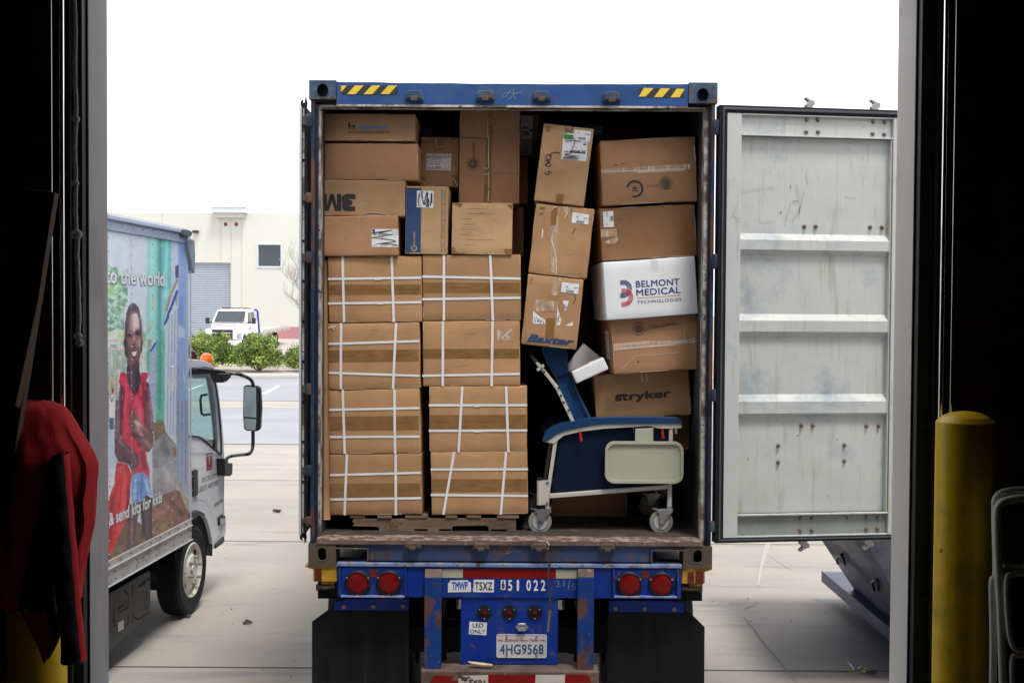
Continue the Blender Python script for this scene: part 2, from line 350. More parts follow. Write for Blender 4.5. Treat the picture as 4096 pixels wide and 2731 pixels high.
    def text(s, M, txt, o, ux, uy, z, m, bold=0., shear=0., sp=1., dfn=None):
        """fit lettering in the parallelogram o, o+ux, o+uy (plane coordinates)"""
        vs, fs, W_, H_ = text_geo(txt, 0., shear, sp)
        o, ux, uy = Vector(o[:2]), Vector(ux[:2]), Vector(uy[:2])
        bold = max(bold, 0.); bx, by = bold / (W_ + 2 * bold), bold / (H_ + 2 * bold)
        for k, (ax, ay) in enumerate(((0, 0), (-1, -1), (1, -1), (1, 1), (-1, 1), (-1, 0), (1, 0), (0, 1), (0, -1)) if bold > 0 else ((0, 0),)):
            out = []
            for x, y in vs:
                x1, y1 = bx + x * (1 - 2 * bx) + ax * bx, by + y * (1 - 2 * by) + ay * by
                p = o + ux * x1 + uy * y1; out.append((p.x, p.y, z + k * .00004 + (dfn(p.x, p.y) if dfn else 0)))
            s.add(out, fs, m, M)
    def build(s, name, parent=None, **k):
        if name in ('screw', 'bolt', 'plate_bolt', 'lug_nut', 'vent_hole', 'knob', 'roof_lamp') and not k.pop('whole', False):
            par = list(range(len(s.v))); key = {}
            def fd(a):
                while par[a] != a: par[a] = par[par[a]]; a = par[a]
                return a
            for i, v in enumerate(s.v):
                q = tuple(round(c, 4) for c in v)
                if q in key: par[fd(i)] = fd(key[q])
                else: key[q] = i
            for f in s.f:
                for i in f[1:]: par[fd(i)] = fd(f[0])
            gr = {}
            for j, f in enumerate(s.f): gr.setdefault(fd(f[0]), []).append(j)
            if 1 < len(gr) and name != 'bolt' or len(gr) > 3:
                for js in gr.values():
                    b = MB(); b.mats = s.mats; ix = {}
                    for j in js:
                        for i in s.f[j]:
                            if i not in ix: ix[i] = len(b.v); b.v.append(s.v[i])
                        b.f.append([ix[i] for i in s.f[j]]); b.m.append(s.m[j]); b.sm.append(s.sm[j])
                    o = b.build_(name, parent, **k)
                return o
        return s.build_(name, parent, **k)
    def build_(s, name, parent=None, bevel=0., seg=2, label=None, org=None, fixn=False, sub=0):
        if not s.v: return None
        a = np.array(s.v, dtype=float)
        if org is None:
            lo, hi = a.min(0), a.max(0); c = Vector((lo + hi) / 2)
            if parent is None: c.z = lo[2]
        else: c = Vector(org)
        me = bpy.data.meshes.new(name); me.from_pydata([tuple(r) for r in (a - np.array(c))], [], s.f)
        for m in s.mats: me.materials.append(m)
        me.polygons.foreach_set('material_index', s.m); me.polygons.foreach_set('use_smooth', s.sm)
        if fixn or bevel:
            b = bmesh.new(); b.from_mesh(me); bmesh.ops.remove_doubles(b, verts=b.verts, dist=1e-5)
            bmesh.ops.recalc_face_normals(b, faces=b.faces); b.to_mesh(me); b.free()
        me.update()
        ob = bpy.data.objects.new(name, me); COL.objects.link(ob)
        if parent is not None: ob.parent = parent; ob.location = c - ORG[parent.name]
        else: ob.location = c
        ORG[ob.name] = c
        if bevel:
            bm_ = ob.modifiers.new('bevel', 'BEVEL'); bm_.width = bevel; bm_.segments = seg; bm_.limit_method = 'ANGLE'; bm_.angle_limit = rad(40)
        if label: ob['label'] = label
        return ob
_T = {}
def text_geo(txt, bold, shear, sp):
    k = (txt, bold, shear, sp)
    if k in _T: return _T[k]
    cu = bpy.data.curves.new('txt', 'FONT'); cu.body = txt; cu.offset = bold; cu.shear = shear; cu.space_character = sp
    cu.resolution_u = 4; cu.size = 1
    ob = bpy.data.objects.new('txt', cu); COL.objects.link(ob); bpy.context.view_layer.update()
    me = ob.evaluated_get(bpy.context.evaluated_depsgraph_get()).to_mesh()
    vs = np.array([(v.co.x, v.co.y) for v in me.vertices]); fs = [tuple(p.vertices) for p in me.polygons]
    ob.to_mesh_clear(); bpy.data.objects.remove(ob); bpy.data.curves.remove(cu)
    lo, hi = vs.min(0), vs.max(0); vs = (vs - lo) / np.maximum(hi - lo, 1e-6)
    _T[k] = (vs.tolist(), fs, float(hi[0] - lo[0]), float(hi[1] - lo[1])); return _T[k]
def thing(name, loc_, label, cat, group=None, kind=None):
    o = bpy.data.objects.new(name, None); COL.objects.link(o); o.location = loc_; o.empty_display_size = .2
    ORG[o.name] = Vector(loc_); return tag(o, label, cat, group, kind)
def tag(o, label=None, cat=None, group=None, kind=None):
    if label: o['label'] = label
    if cat: o['category'] = cat
    if group: o['group'] = group
    if kind: o['kind'] = kind
    return o
def struct(o, label=None): o['kind'] = 'structure'; return o
def one(name, parent, fn, **kw):
    b = MB(); fn(b); return b.build(name, parent, **kw)
def copy_tree(o, parent=None):
    c = o.copy(); COL.objects.link(c); ORG[c.name] = ORG[o.name]
    if parent is not None: c.parent = parent
    for ch in list(o.children): copy_tree(ch, c)
    return c
def oval(cx, cy, rx, ry, n=20):
    return [(cx + rx * math.cos(2 * math.pi * i / n), cy + ry * math.sin(2 * math.pi * i / n)) for i in range(n)]
def rrect(x0, y0, x1, y1, r, n=5):
    o = []
    for cx, cy, a in ((x1 - r, y1 - r, 0), (x0 + r, y1 - r, 90), (x0 + r, y0 + r, 180), (x1 - r, y0 + r, 270)):
        for i in range(n + 1):
            t = rad(a + 90 * i / n); o.append((cx + r * math.cos(t), cy + r * math.sin(t)))
    return o

def smooth(pts, k=6):
    P = [Vector(p) for p in pts]; o = []
    for i in range(len(P) - 1):
        a, b_, c, d = P[max(0, i - 1)], P[i], P[i + 1], P[min(len(P) - 1, i + 2)]
        for j in range(k):
            t = j / k; o.append(.5 * ((2 * b_) + (c - a) * t + (2 * a - 5 * b_ + 4 * c - d) * t * t + (3 * b_ - a - 3 * c + d) * t ** 3))
    o.append(P[-1]); return o
# ================================================================== GROUND AND FAR LOT
b = MB(); b.flat(I4, [(-400, 4.9), (400, 4.9), (400, 900), (-400, 900)], 0, m_conc); struct(b.build('ground'))
def strip(name, y0, y1, z, m, x0=-60, x1=60):
    b = MB(); b.flat(I4, [(x0, y0), (x1, y0), (x1, y1), (x0, y1)], z, m); return struct(b.build(name))
strip('road', 23.75, 32.4, .004, m_asph)
strip('parking_lot', 35.1, 47.0, .004, m_asph)
b = MB()
for y in (8.87, 13.75, 18.7): b.flat(I4, [(-40, y), (40, y), (40, y + .022), (-40, y + .022)], .004, m_joint)
for y in (23.70, 32.38, 35.08): b.flat(I4, [(-40, y), (40, y), (40, y + .05), (-40, y + .05)], .008, m_joint)
for x in (-3.3, 1.62): b.flat(I4, [(x, 18.71), (x + .02, 18.71), (x + .03, 23.7), (x + .01, 23.7)], .004, m_joint)
cr = [gnd('L', *p) for p in [(560, 760), (520, 800), (440, 832)]]
b.ribbon(I4, cr, .012, .0045, m_crack)
cr = [gnd('L', *p) for p in [(440, 915), (500, 985), (580, 1090), (640, 1180), (700, 1245), (760, 1310), (830, 1390), (900, 1480), (960, 1568)]]
b.ribbon(I4, cr, .013, .0045, m_crack)
for dx in (0, 28): b.ribbon(I4, [gnd('L', x + dx * (1 - (y - 180) / 460), y) for x, y in [(668, 180), (640, 260), (610, 380), (590, 480), (575, 600)]], .02, .0042 + dx * .00001, m_pale)
b.ribbon(I4, [gnd('L', *p) for p in [(700, 300), (760, 350), (830, 395), (900, 440)]], .012, .0046, m_pale)
struct(b.build('ground_joints'))
b = MB()
for q in ([(W_, y) for W_, y in ((820, 500), (870, 500), (1010, 415), (985, 410))],):
    b.flat(I4, [gnd('W', *p) for p in q], .010, m_line)
for k in (-2, -1, 1, 2):
    p = [gnd('W', x, y) + Vector((2.75 * k, 0, 0)) for x, y in ((820, 500), (870, 500), (1010, 415), (985, 410))]
    b.flat(I4, p, .010, m_line)
struct(b.build('parking_lines'))
# kerb, bed, far lot
b = MB(); b.box(I4, -60, 47.0, 60, 47.22, 0, .15, m_conc2); tag(b.build('kerb', bevel=.03), kind='structure')
def ramp(name, prof, m, x0, x1):
    b = MB(); n = len(prof)
    vs = [(x0, y, z) for y, z in prof] + [(x1, y, z) for y, z in prof]
    b.add(vs, [(i, n + i, n + i + 1, i + 1) for i in range(n - 1)], m); return struct(b.build(name))
ramp('planting_bed', [(47.22, .13), (50, .16), (53, .18)], m_mulch, -60, 60)
ramp('grass_strip', [(53.0, .185), (57.5, .20)], m_grassm, -60, 60)
ramp('far_lot', [(57.5, .205), (63, .22), (70, .42), (80, .76), (82, .78)], m_lotc, -60, 60)
b = MB()
b.flat(I4, [(-60, 59.6), (60, 59.6), (60, 59.9), (-60, 59.9)], .225, m_crack); struct(b.build('far_lot_seam'))

# ================================================================== BUILDING ACROSS THE LOT
FY = 80.0; MF = front(FY)
def fx(r, x, y=None): return at(r, x, 1000 if y is None else y, FY).x
def fz(r, y, x=1100): return at(r, x, y, FY).z
top = fz('A', 955)
bld = thing('warehouse_building', (-13, FY, .7), 'long cream warehouse with grey roll-up door across the parking lot', 'building')
xr = 1.5
dxl, dxr, dzt = fx('A', 1035) - 4.9, fx('A', 1035), fz('A', 1178)
wx0, wx1, wz0, wz1 = fx('A', 1152), fx('A', 1264), fz('A', 1198), fz('A', 1090)
b = MB()
b.poly(MF, [(-48, .3), (dxl, .3), (dxl, dzt), (dxr, dzt), (dxr, .3), (xr, .3), (xr, top), (-48, top)], -.3, 0, m_stucco,
       holes=[[(wx0, wz0), (wx1, wz0), (wx1, wz1), (wx0, wz1)]])
b.box(I4, -48, FY + .3, -47.7, FY + 30, .3, top, m_stucco); b.box(I4, xr - .3, FY + .3, xr, FY + 30, .3, top, m_stucco)
b.build('wall', bld)
b = MB(); b.box(I4, -47.7, FY + .3, xr - .3, FY + 30, top - .6, top - .4, m_conc2); b.build('roof', bld)
b = MB()
for r, x in (('A', 727), ('A', 988), ('A', 1035), ('A', 1082)):
    X = fx(r, x); z0 = dzt + .05 if r == 'A' and x in (988,) else .4
    b.box(MF, X - .035, max(z0, .4) if X > dxr - .2 or X < dxl else dzt + .05, X + .035, fz('A', 978) if x > 900 else top - .02, .003, .012, m_groove)
b.box(MF, -47, dzt - .0, dxr, dzt + .12, .004, .02, m_groove) if False else None
b.build('panel_joint', bld)
b = MB()
b.box(MF, fx('A', 968), fz('A', 977), fx('A', 1096), fz('A', 957), .01, .45, m_stucco)
b.box(MF, fx('A', 959), fz('A', 957), fx('A', 1108), fz('A', 933), -.3, .75, m_alu)
b.box(MF, fx('A', 955), fz('A', 935), fx('A', 1112), fz('A', 930), -.3, .82, m_alu); b.build('cornice', bld, bevel=.02)
for x in (1004, 1051):
    b = MB(); b.box(MF, fx('A', x), fz('A', 1013), fx('A', x + 15), fz('A', 998), .004, .03, m_redsq)
    b.box(MF, fx('A', x) - .03, fz('A', 1013) - .03, fx('A', x + 15) + .03, fz('A', 998) + .03, .001, .015, m_stucco); b.build('maroon_tile', bld)
b = MB(); b.box(MF, fx('A', 868), fz('A', 1046), fx('A', 893), fz('A', 1035), .0, .45, m_blackp); b.build('wall_lamp', bld, bevel=.05)
b = MB(); n = 46; z = .35
for i in range(n):
    zz = .35 + (dzt - .35) * i / n; h = (dzt - .35) / n
    vs = []
    for k, (dz, dy) in enumerate(((0, .0), (.25, .05), (.75, .05), (1, 0))):
        vs += [(dxl, FY + .22 - dy, zz + dz * h), (dxr, FY + .22 - dy, zz + dz * h)]
    b.add(vs, [(2 * k, 2 * k + 1, 2 * k + 3, 2 * k + 2) for k in range(3)], m_rollup)
b.build('roll_up_door', bld)
w = one('window', bld, lambda b: b.poly(MF, [(wx0 - .02, wz0 - .02), (wx1 + .02, wz0 - .02), (wx1 + .02, wz1 + .02), (wx0 - .02, wz1 + .02)], -.2, .06, m_alu,
        holes=[[(wx0 + .09, wz0 + .09), (wx1 - .09, wz0 + .09), (wx1 - .09, wz1 - .09), (wx0 + .09, wz1 - .09)]]))
one('pane', w, lambda b: b.box(MF, wx0 + .1, wz0 + .1, wx1 - .1, wz1 - .1, -.12, -.08, m_glassd))
b = MB(); b.box(MF, dxr + .9, .3, xr, fz('TT', 612), .002, .05, m_wains); b.build('red_base_band', bld)

# ================================================================== BUSHES, BARE TREE
def bush(name, cx, cy, w, h, seed, label, cat='bush', group=None, n=2600, gz=.16, skirt=.25):
    rnd = random.Random(seed)
    root = thing(name, (cx, cy, gz), label, cat, group)
    st = MB()
    tips = []
    for i in range(26):
        a = rnd.uniform(0, 2 * math.pi); r = rnd.uniform(.3, .95) * w / 2; hh = rnd.uniform(.25, .95) * h
        p = Vector((cx, cy, gz)); q = Vector((cx + math.cos(a) * r, cy + math.sin(a) * r * .8, gz + hh * (1 - .35 * (r / (w / 2)) ** 2)))
        m1 = p.lerp(q, .45) + Vector((rnd.uniform(-.1, .1), rnd.uniform(-.1, .1), .08))
        st.tube([p, m1, q], [.022, .014, .004], m_twig, n=4); tips.append(q); tips.append(m1)
        for j in range(4):
            s = m1.lerp(q, rnd.random()); e = s + Vector((rnd.uniform(-.3, .3), rnd.uniform(-.3, .3), rnd.uniform(-.15, .3)))
            st.tube([s, e], [.007, .002], m_twig, n=3, cap=False); tips.append(e)
    for i in range(10):       # low bare twigs
        a = rnd.uniform(0, 2 * math.pi); r = rnd.uniform(.5, 1.15) * w / 2
        p = Vector((cx, cy, gz)); q = p + Vector((math.cos(a) * r, math.sin(a) * r * .7, rnd.uniform(.1, .5)))
        st.tube([p, p.lerp(q, .5) + Vector((0, 0, .12)), q], [.014, .009, .003], m_twig, n=4)
    st.build('stem', root)
    lf = MB()
    cl = []
    for i in range(95):
        a = rnd.uniform(0, 2 * math.pi); u = rnd.random() ** .5; t = rnd.random()
        r = w / 2 * u * (1 - .45 * t ** 2) * rnd.uniform(.85, 1.12)
        cl.append((Vector((cx + math.cos(a) * r, cy + math.sin(a) * r * .8, gz + h * (skirt + (1.0 - skirt) * t) * (1 - .18 * u * u) * rnd.uniform(.9, 1.06))), rnd.uniform(.10, .24)))
    cl += [(t, .14) for t in tips if t.z > gz + h * skirt]
    per = n * 2 // len(cl)
    for c, rr in cl:
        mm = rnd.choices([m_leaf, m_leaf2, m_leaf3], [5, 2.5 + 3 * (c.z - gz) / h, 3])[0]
        for k in range(per):
            d = Vector((rnd.gauss(0, 1), rnd.gauss(0, 1), rnd.gauss(0, 1.0))) * rr * .62
            p = c + d; s = rnd.uniform(.032, .062)
            if p.z < gz + .1: continue
            u = Vector((rnd.gauss(0, 1), rnd.gauss(0, 1), rnd.gauss(0, .7))).normalized() * s
            v = u.cross(Vector((rnd.gauss(0, 1), rnd.gauss(0, 1), rnd.gauss(0, 1)))).normalized() * s * .5
            lf.add([p - u, p + v, p + u, p - v], [(0, 1, 2, 3)], mm)
        if rnd.random() < .4 and c.z > gz + h * .6:      # upright shoots
            q = c + Vector((rnd.uniform(-.08, .08), 0, rnd.uniform(.12, .32)))
            for k in range(14):
                p = c.lerp(q, k / 14) + Vector((rnd.uniform(-.03, .03), rnd.uniform(-.03, .03), 0)); s = .03
                u = Vector((rnd.gauss(0, 1), rnd.gauss(0, .6), rnd.gauss(0, 1))).normalized() * s
                v = u.cross(Vector((0, 1, .3))).normalized() * s * .5
                lf.add([p - u, p + v, p + u, p - v], [(0, 1, 2, 3)], m_leaf2)
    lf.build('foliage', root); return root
def bx(x): return at('V', x, 850, 49.3).x
GB = 'bushes behind the far kerb'
bush('bush', bx(482), 49.2, 2.6, 1.60, 1, 'wide green bush beside the truck cab, leftmost in the row behind the kerb', group=GB, n=9000)
bush('bush', bx(598), 49.0, 2.15, 1.5, 2, 'rounded green bush in the middle of the row behind the kerb', group=GB, n=8000, skirt=.22)
bush('bush', bx(694), 49.3, 1.5, 1.02, 3, 'small green bush peeking out beside the blue container, rightmost in the row', group=GB, n=4500)
bush('bush', bx(375), 49.6, 1.9, 1.5, 4, 'green bush hidden behind the parked box truck', group=GB, n=2200)

def bare_tree(cx, cy, gz, H, seed, label):
    rnd = random.Random(seed); root = thing('bare_tree', (cx, cy, gz), label, 'tree')
    tr, cr = MB(), MB()
    tr.tube([(cx, cy, gz), (cx + .04, cy, gz + H * .2), (cx - .03, cy, gz + H * .42)], [.13, .10, .07], m_bark, n=8)
    def br(p, d, L, r, lv):
        pts = [p]; q = p
        for k in range(4):
            d = (d + Vector((rnd.uniform(-.22, .22), rnd.uniform(-.22, .22), rnd.uniform(-.03, .16)))).normalized(); q = q + d * L / 4; pts.append(q)
        cr.tube(pts, [r, r * .85, r * .7, r * .55, r * .4], m_bark, n=5 if lv < 2 else 3, cap=False)
        if lv < 4:
            for k in range(3 if lv < 3 else 4):
                i = rnd.randint(1, 4); a = rnd.uniform(0, 2 * math.pi)
                nd = (d + Vector((math.cos(a), math.sin(a), .35 + rnd.uniform(-.3, .3))) * rnd.uniform(.6, 1.0)).normalized()
                br(pts[i], nd, L * rnd.uniform(.5, .72), max(r * .5, .006), lv + 1)
    for k in range(11):
        a = k * 2.4; z = gz + H * (.16 + .028 * k)
        br(Vector((cx, cy, z)), Vector((math.cos(a), math.sin(a), .75)).normalized(), H * .30 * rnd.uniform(.8, 1.1), .045, 0)
    tr.build('trunk', root); cr.build('crown', root)
tx = at('V', 752, 700, 51).x
bare_tree(tx, 51, .17, 6.6, 5, 'bare leafless tree behind the blue container against the cream wall')

# ================================================================== DOCK BUILDING WE STAND IN
XL, XR = -1.627, 1.538; YI, YO = 4.5, 4.716; DZ = 1.2; HZ = 4.32
dock = thing('dock_wall', (0, YI, 0), 'thick wall with the tall open dock doorway framed by pale jambs', 'wall')
b = MB(); Mw = front(YI)
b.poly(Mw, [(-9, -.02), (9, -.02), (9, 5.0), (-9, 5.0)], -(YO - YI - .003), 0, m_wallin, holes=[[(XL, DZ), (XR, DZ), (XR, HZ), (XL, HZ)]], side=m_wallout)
b.build('wall', dock)
b = MB(); b.poly(front(YO), [(-9, -.02), (9, -.02), (9, 5.0), (-9, 5.0)], -.003, 0.0, m_wallout, holes=[[(XL - .001, DZ), (XR + .001, DZ), (XR + .001, HZ), (XL - .001, HZ)]]); b.build('outer_face', dock)
for s, X in ((-1, XL), (1, XR)):
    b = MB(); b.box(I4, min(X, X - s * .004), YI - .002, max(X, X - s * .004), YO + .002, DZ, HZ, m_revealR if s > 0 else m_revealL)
    b.box(I4, min(X + s * .003, X - s * .0065), YI - .004, max(X + s * .003, X - s * .0065), YI + .006, DZ, HZ, m_under)
    b.build('jamb', dock)
b = MB()
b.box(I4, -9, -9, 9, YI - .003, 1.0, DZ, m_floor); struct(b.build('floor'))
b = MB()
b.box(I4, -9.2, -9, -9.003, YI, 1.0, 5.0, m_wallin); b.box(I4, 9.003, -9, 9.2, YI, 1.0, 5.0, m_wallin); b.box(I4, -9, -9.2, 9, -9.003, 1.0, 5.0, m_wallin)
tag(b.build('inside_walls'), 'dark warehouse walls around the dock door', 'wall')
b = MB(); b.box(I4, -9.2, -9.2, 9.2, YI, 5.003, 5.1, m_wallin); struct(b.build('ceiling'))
b = MB(); b.box(I4, -9, YI + .003, 9, YO, 0.0, DZ - .003, m_wallout) if False else None

# door tracks
def track(s, xs, label):
    """s = side; xs = world x of: jamb edge, plate outer, bright lip, thin lip at depth 4.4"""
    t = thing('door_track', (xs[1], 4.45, DZ), label, 'door track', 'door tracks beside the opening')
    a, c, d, e = xs
    def bb(n, x0, x1, y0, y1, m, **k):
        b = MB(); b.box(I4, min(x0, x1), y0, max(x0, x1), y1, DZ, HZ + .5, m); return b.build(n, t, **k)
    bb('backing_plate', a, c, 4.455, 4.494, m_steelk)
    bb('angle_rib', a + s * .055, a + s * .063, 4.435, 4.4545, m_steelk)
    b = MB()
    b.box(I4, min(c, c + s * .012), 4.43, max(c, c + s * .012), 4.4545, DZ, HZ + .5, m_steelk); b.build('track_side', t)
    b = MB(); b.tube([(d, 4.31, DZ), (d, 4.31, HZ + .5)], .0095, m_galv, n=14); b.build('bright_lip', t)
    b = MB(); b.box(I4, min(d + s * .008, e), 4.30, max(d + s * .008, e), 4.312, DZ, HZ + .5, m_under); b.build('track_back', t)
    b = MB(); b.tube([(e, 4.29, DZ), (e, 4.29, HZ + .5)], .0055, m_galv, n=12); b.build('thin_lip', t)
    for k in range(6):
        z = DZ + .45 + k * .62; b = MB(); b.box(I4, (a + c) / 2 - .012, 4.44, (a + c) / 2 + .012, 4.4545, z, z + .012, m_under); b.build('bolt', t)
wx = lambda r, x, Y: at(r, x, 700, Y).x
track(-1, (XL, wx('LT', 262, 4.4), wx('LT', 215, 4.31), wx('LT', 118, 4.29)), 'black steel door track with bright edge behind the knotted rope')
track(1, (XR, wx('RT', 500, 4.4), wx('RT', 526, 4.31), wx('RT', 598, 4.29)), 'dark steel door track with bright edge behind the yellow bollard')

# knotted rope
b = MB(); Yr = 4.36
pts = [at('f', x, y, Yr) for x, y in [(298, -260), (297, -100), (298, 0), (302, 120), (299, 260), (303, 400), (304, 470), (300, 600), (303, 730), (302, 860), (304, 930), (312, 940), (308, 1000), (312, 1130), (316, 1250), (314, 1330), (322, 1385)]]
P2 = []
for i in range(len(pts) - 1):
    for k in range(6): P2.append(pts[i].lerp(pts[i + 1], k / 6) + Vector((random.uniform(-.0012, .0012), random.uniform(-.001, .001), 0)))
P2.append(pts[-1]); b.tube(P2, .0085, m_rope, n=8)
for x, y, r in ((303, 478, .016), (301, 733, .015), (306, 938, .022), (298, 945, .014), (312, 1345, .017), (318, 1372, .016)): b.ball(at('f', x, y, Yr - .004), r, m_rope, sc=(1, .8, .9), n=6)
tag(b.build('rope'), 'grey knotted pull rope hanging down the left side of the doorway', 'rope')

# bollards
def bollard(cx, cy, zt, r, label):
    b = MB(); M = Matrix.Translation((cx, cy, 0))
    b.lathe(M, [(r, DZ - .01), (r, zt - .02), (r * .985, zt - .012)], m_boll, n=48)
    o = b.build('bollard'); tag(o, label, 'bollard', 'yellow bollards by the dock door')
    b = MB(); b.lathe(M, [(r * 1.005, zt - .0125), (r * .99, zt), (r * .8, zt + .018), (r * .5, zt + .031), (r * .2, zt + .036), (.0005, zt + .037)], m_boll, n=48); b.build('cap', o)
by = 4.12
c = at('V', 2218, 968, by); bollard(c.x, by, c.z, .1, 'scuffed yellow bollard with domed cap right of the doorway')
cl_ = at('V', 83, 960, by); bollard(cl_.x, by, cl_.z - .02, .1, 'yellow bollard under the red fleece jacket left of the doorway')
BL_ = Vector((cl_.x, by, cl_.z))

# red fleece jacket over the left bollard
def jacket():
    tj = thing('fleece_jacket', (BL_.x, by, BL_.z - .9), 'red fleece jacket with black and navy panels draped over the left bollard', 'jacket')
    Yj = by; MJ = front(by); MJf = front(by - .15)
    def L_(x, y): p = loc(MJ, 'J', x, y); return p
    # outline rows in zoom pixels: y -> (left, right)
    rows = [(128, 130, 215), (133, 95, 250), (150, 50, 300), (170, 20, 330), (215, -15, 362), (300, -50, 410), (380, -70, 458), (455, -85, 488), (560, -95, 483), (680, -100, 476), (780, -100, 470),
            (860, -100, 450), (960, -95, 432), (1080, -85, 415), (1150, -40, 410)]
    def interp(y):
        for k, ((y0, a0, b0), (y1, a1, b1)) in enumerate(zip(rows, rows[1:])):
            if y0 <= y <= y1:
                u = (y - y0) / (y1 - y0); pm = rows[max(0, k - 1)]; pn = rows[min(len(rows) - 1, k + 2)]
                def cr(i):
                    p0_, p1_, p2_, p3_ = pm[i], rows[k][i], rows[k + 1][i], pn[i]; h = y1 - y0
                    m1 = (p2_ - p0_) / max(1, y1 - pm[0]) * h; m2 = (p3_ - p1_) / max(1, pn[0] - y0) * h
                    return (2 * u ** 3 - 3 * u * u + 1) * p1_ + (u ** 3 - 2 * u * u + u) * m1 + (-2 * u ** 3 + 3 * u * u) * p2_ + (u ** 3 - u * u) * m2
                return cr(1), cr(2)
        return rows[-1][1:] if y > rows[-1][0] else rows[0][1:]
    b = MB(); nr, nc = 150, 150; vs = []
    for j in range(nr + 1):
        y = 128 + (1150 - 128) * (j / nr) ** 1.15; a, c = interp(y)
        p0, p1 = L_(a, y), L_(c, y); w = (p1.x - p0.x) / 2; cx = (p0.x + p1.x) / 2; z = p0.y
        dep = min(.19, w * 1.0)
        for i in range(nc):
            t = 2 * math.pi * i / nc; fold = 0
            dn = min(1, max(0, (y - 180) / 500))
            fold = dn * (.024 * math.sin(5 * t + .6 + y * .0016) + .015 * math.sin(9 * t + 1.7 - y * .003) + .006 * math.sin(17 * t + y * .008)) + .006 * noise.noise(Vector((t * 3, y * .012, 0)))
            X = cx + (w - abs(fold) * .3) * math.cos(t); Y = by - dep * math.sin(t) - (fold if math.sin(t) > 0 else 0)
            vs.append((X, Y, z))
    def matf(x, y):     # panels in zoom pixels
        if x < 340 + (y - 405) * .085 and y > 405 + (340 - x) * 1.1 and x > 232 - (y - 530) * .22: return m_fleeceb
        if y > 600 and x < 232 and x > 232 - (y - 560) * .22: return m_fleecen
        return m_fleece
    for j in range(nr):
        for i in range(nc):
            k = (i + 1) % nc; ids = [j * nc + i, (j + 1) * nc + i, (j + 1) * nc + k, j * nc + k]
            cc = sum((Vector(vs[q]) for q in ids), Vector()) / 4
            b.add([], [], m_fleece); mi = None
            # pixel of the face centre on the jacket plane
            cv = ROT.to_3x3().transposed() @ (cc - CAMP); px = (2048 - FPX * cv.x / cv.z) / .7856; py = (1365.5 + FPX * cv.y / cv.z - 1500) / .7856
            b.f.append(ids); b.m.append(b.mi(matf(px, py) if cc.y < by + .03 else m_fleece)); b.sm.append(True)
    b.v = vs; b.f.append(list(range(nc))[::-1]); b.m.append(b.mi(m_fleece)); b.sm.append(True)
    b.build('body', tj)
    # sleeve on the right: black with red seam edge
    def slab(name, rws, mfun, dep, yc, nc=24, wob=.0):
        b = MB(); vs = []
        for j, (y, a, c) in enumerate(rws):
            p0, p1 = loc(MJf, 'J', a, y), loc(MJf, 'J', c, y); w = (p1.x - p0.x) / 2; cx = (p0.x + p1.x) / 2
            for i in range(nc):
                tt = 2 * math.pi * i / nc
                vs.append((cx + w * math.cos(tt), yc - dep * math.sin(tt) * (1 + wob * math.sin(j * 1.3 + 3 * tt)), (p0.y + (p1.y - p0.y) * (.5 + .5 * math.cos(tt)))))
        b.v = vs
        for j in range(len(rws) - 1):
            for i in range(nc):
                k = (i + 1) % nc; b.f.append([j * nc + i, (j + 1) * nc + i, (j + 1) * nc + k, j * nc + k])
                b.m.append(b.mi(mfun(math.cos(2 * math.pi * (i + .5) / nc)))); b.sm.append(True)
        b.f.append([(len(rws) - 1) * nc + i for i in range(nc)]); b.m.append(0); b.sm.append(False)
        return b.build(name, tj)
    def dens(r, n=26):
        o = []
        for k in range(n + 1):
            y = r[0][0] + (r[-1][0] - r[0][0]) * k / n
            for (y0, a0, b0), (y1, a1, b1) in zip(r, r[1:]):
                if y0 <= y <= y1 + 1e-6: u = (y - y0) / (y1 - y0); o.append((y, a0 + (a1 - a0) * u, b0 + (b1 - b0) * u)); break
        return o
    slab('sleeve', dens([(398, 285, 348), (425, 268, 352), (700, 268, 375), (960, 272, 398), (1150, 300, 412), (1250, 318, 420), (1370, 324, 432), (1420, 322, 442), (1448, 318, 438)]),
         lambda c: m_fleece if c > .86 else m_fleeceb, .05, by - .16, wob=.1)
    slab('hem_corner', dens([(1000, 120, 268), (1080, 100, 268), (1200, 92, 275), (1250, 112, 300), (1330, 155, 300), (1400, 190, 268), (1450, 212, 240)]),
         lambda c: m_fleece if c < .55 else m_fleeceb, .03, by - .13, wob=.1)
    for nm, x, y0, y1 in (('drawcord', 222, 1420, 1462),):
        b = MB(); b.tube([at('J', x, y0, by - .16), at('J', x + 6, y1, by - .16)], .004, m_under); b.build(nm, tj)
jacket()

# leaning planks, folding frame behind the right bollard
def plank(pts, Y, w, label):
    b = MB(); p, q = at('f', *pts[0], Y), at('f', *pts[1], Y + .12)
    d = (q - p).normalized(); sx = Vector((1, 0, 0)); n = d.cross(sx).normalized(); sx = n.cross(d)
    vs = [p + sx * a * w / 2 + n * c for a in (-1, 1) for c in (0, .04)] + [q + sx * a * w / 2 + n * c for a in (-1, 1) for c in (0, .04)]
    b.add(vs, [(0, 1, 3, 2), (4, 6, 7, 5), (0, 4, 5, 1), (2, 3, 7, 6), (0, 2, 6, 4), (1, 5, 7, 3)], m_plank)
    tag(b.build('plank', bevel=.004, fixn=True), label, 'plank', 'planks leaning inside the door')
plank([(-60, 2100), (150, 760)], 3.9, .12, 'wide dark brown board leaning on the wall behind the fleece jacket')
plank([(35, 1620), (130, 1180)], 3.84, .045, 'narrow brown batten leaning in front of the wide dark board')
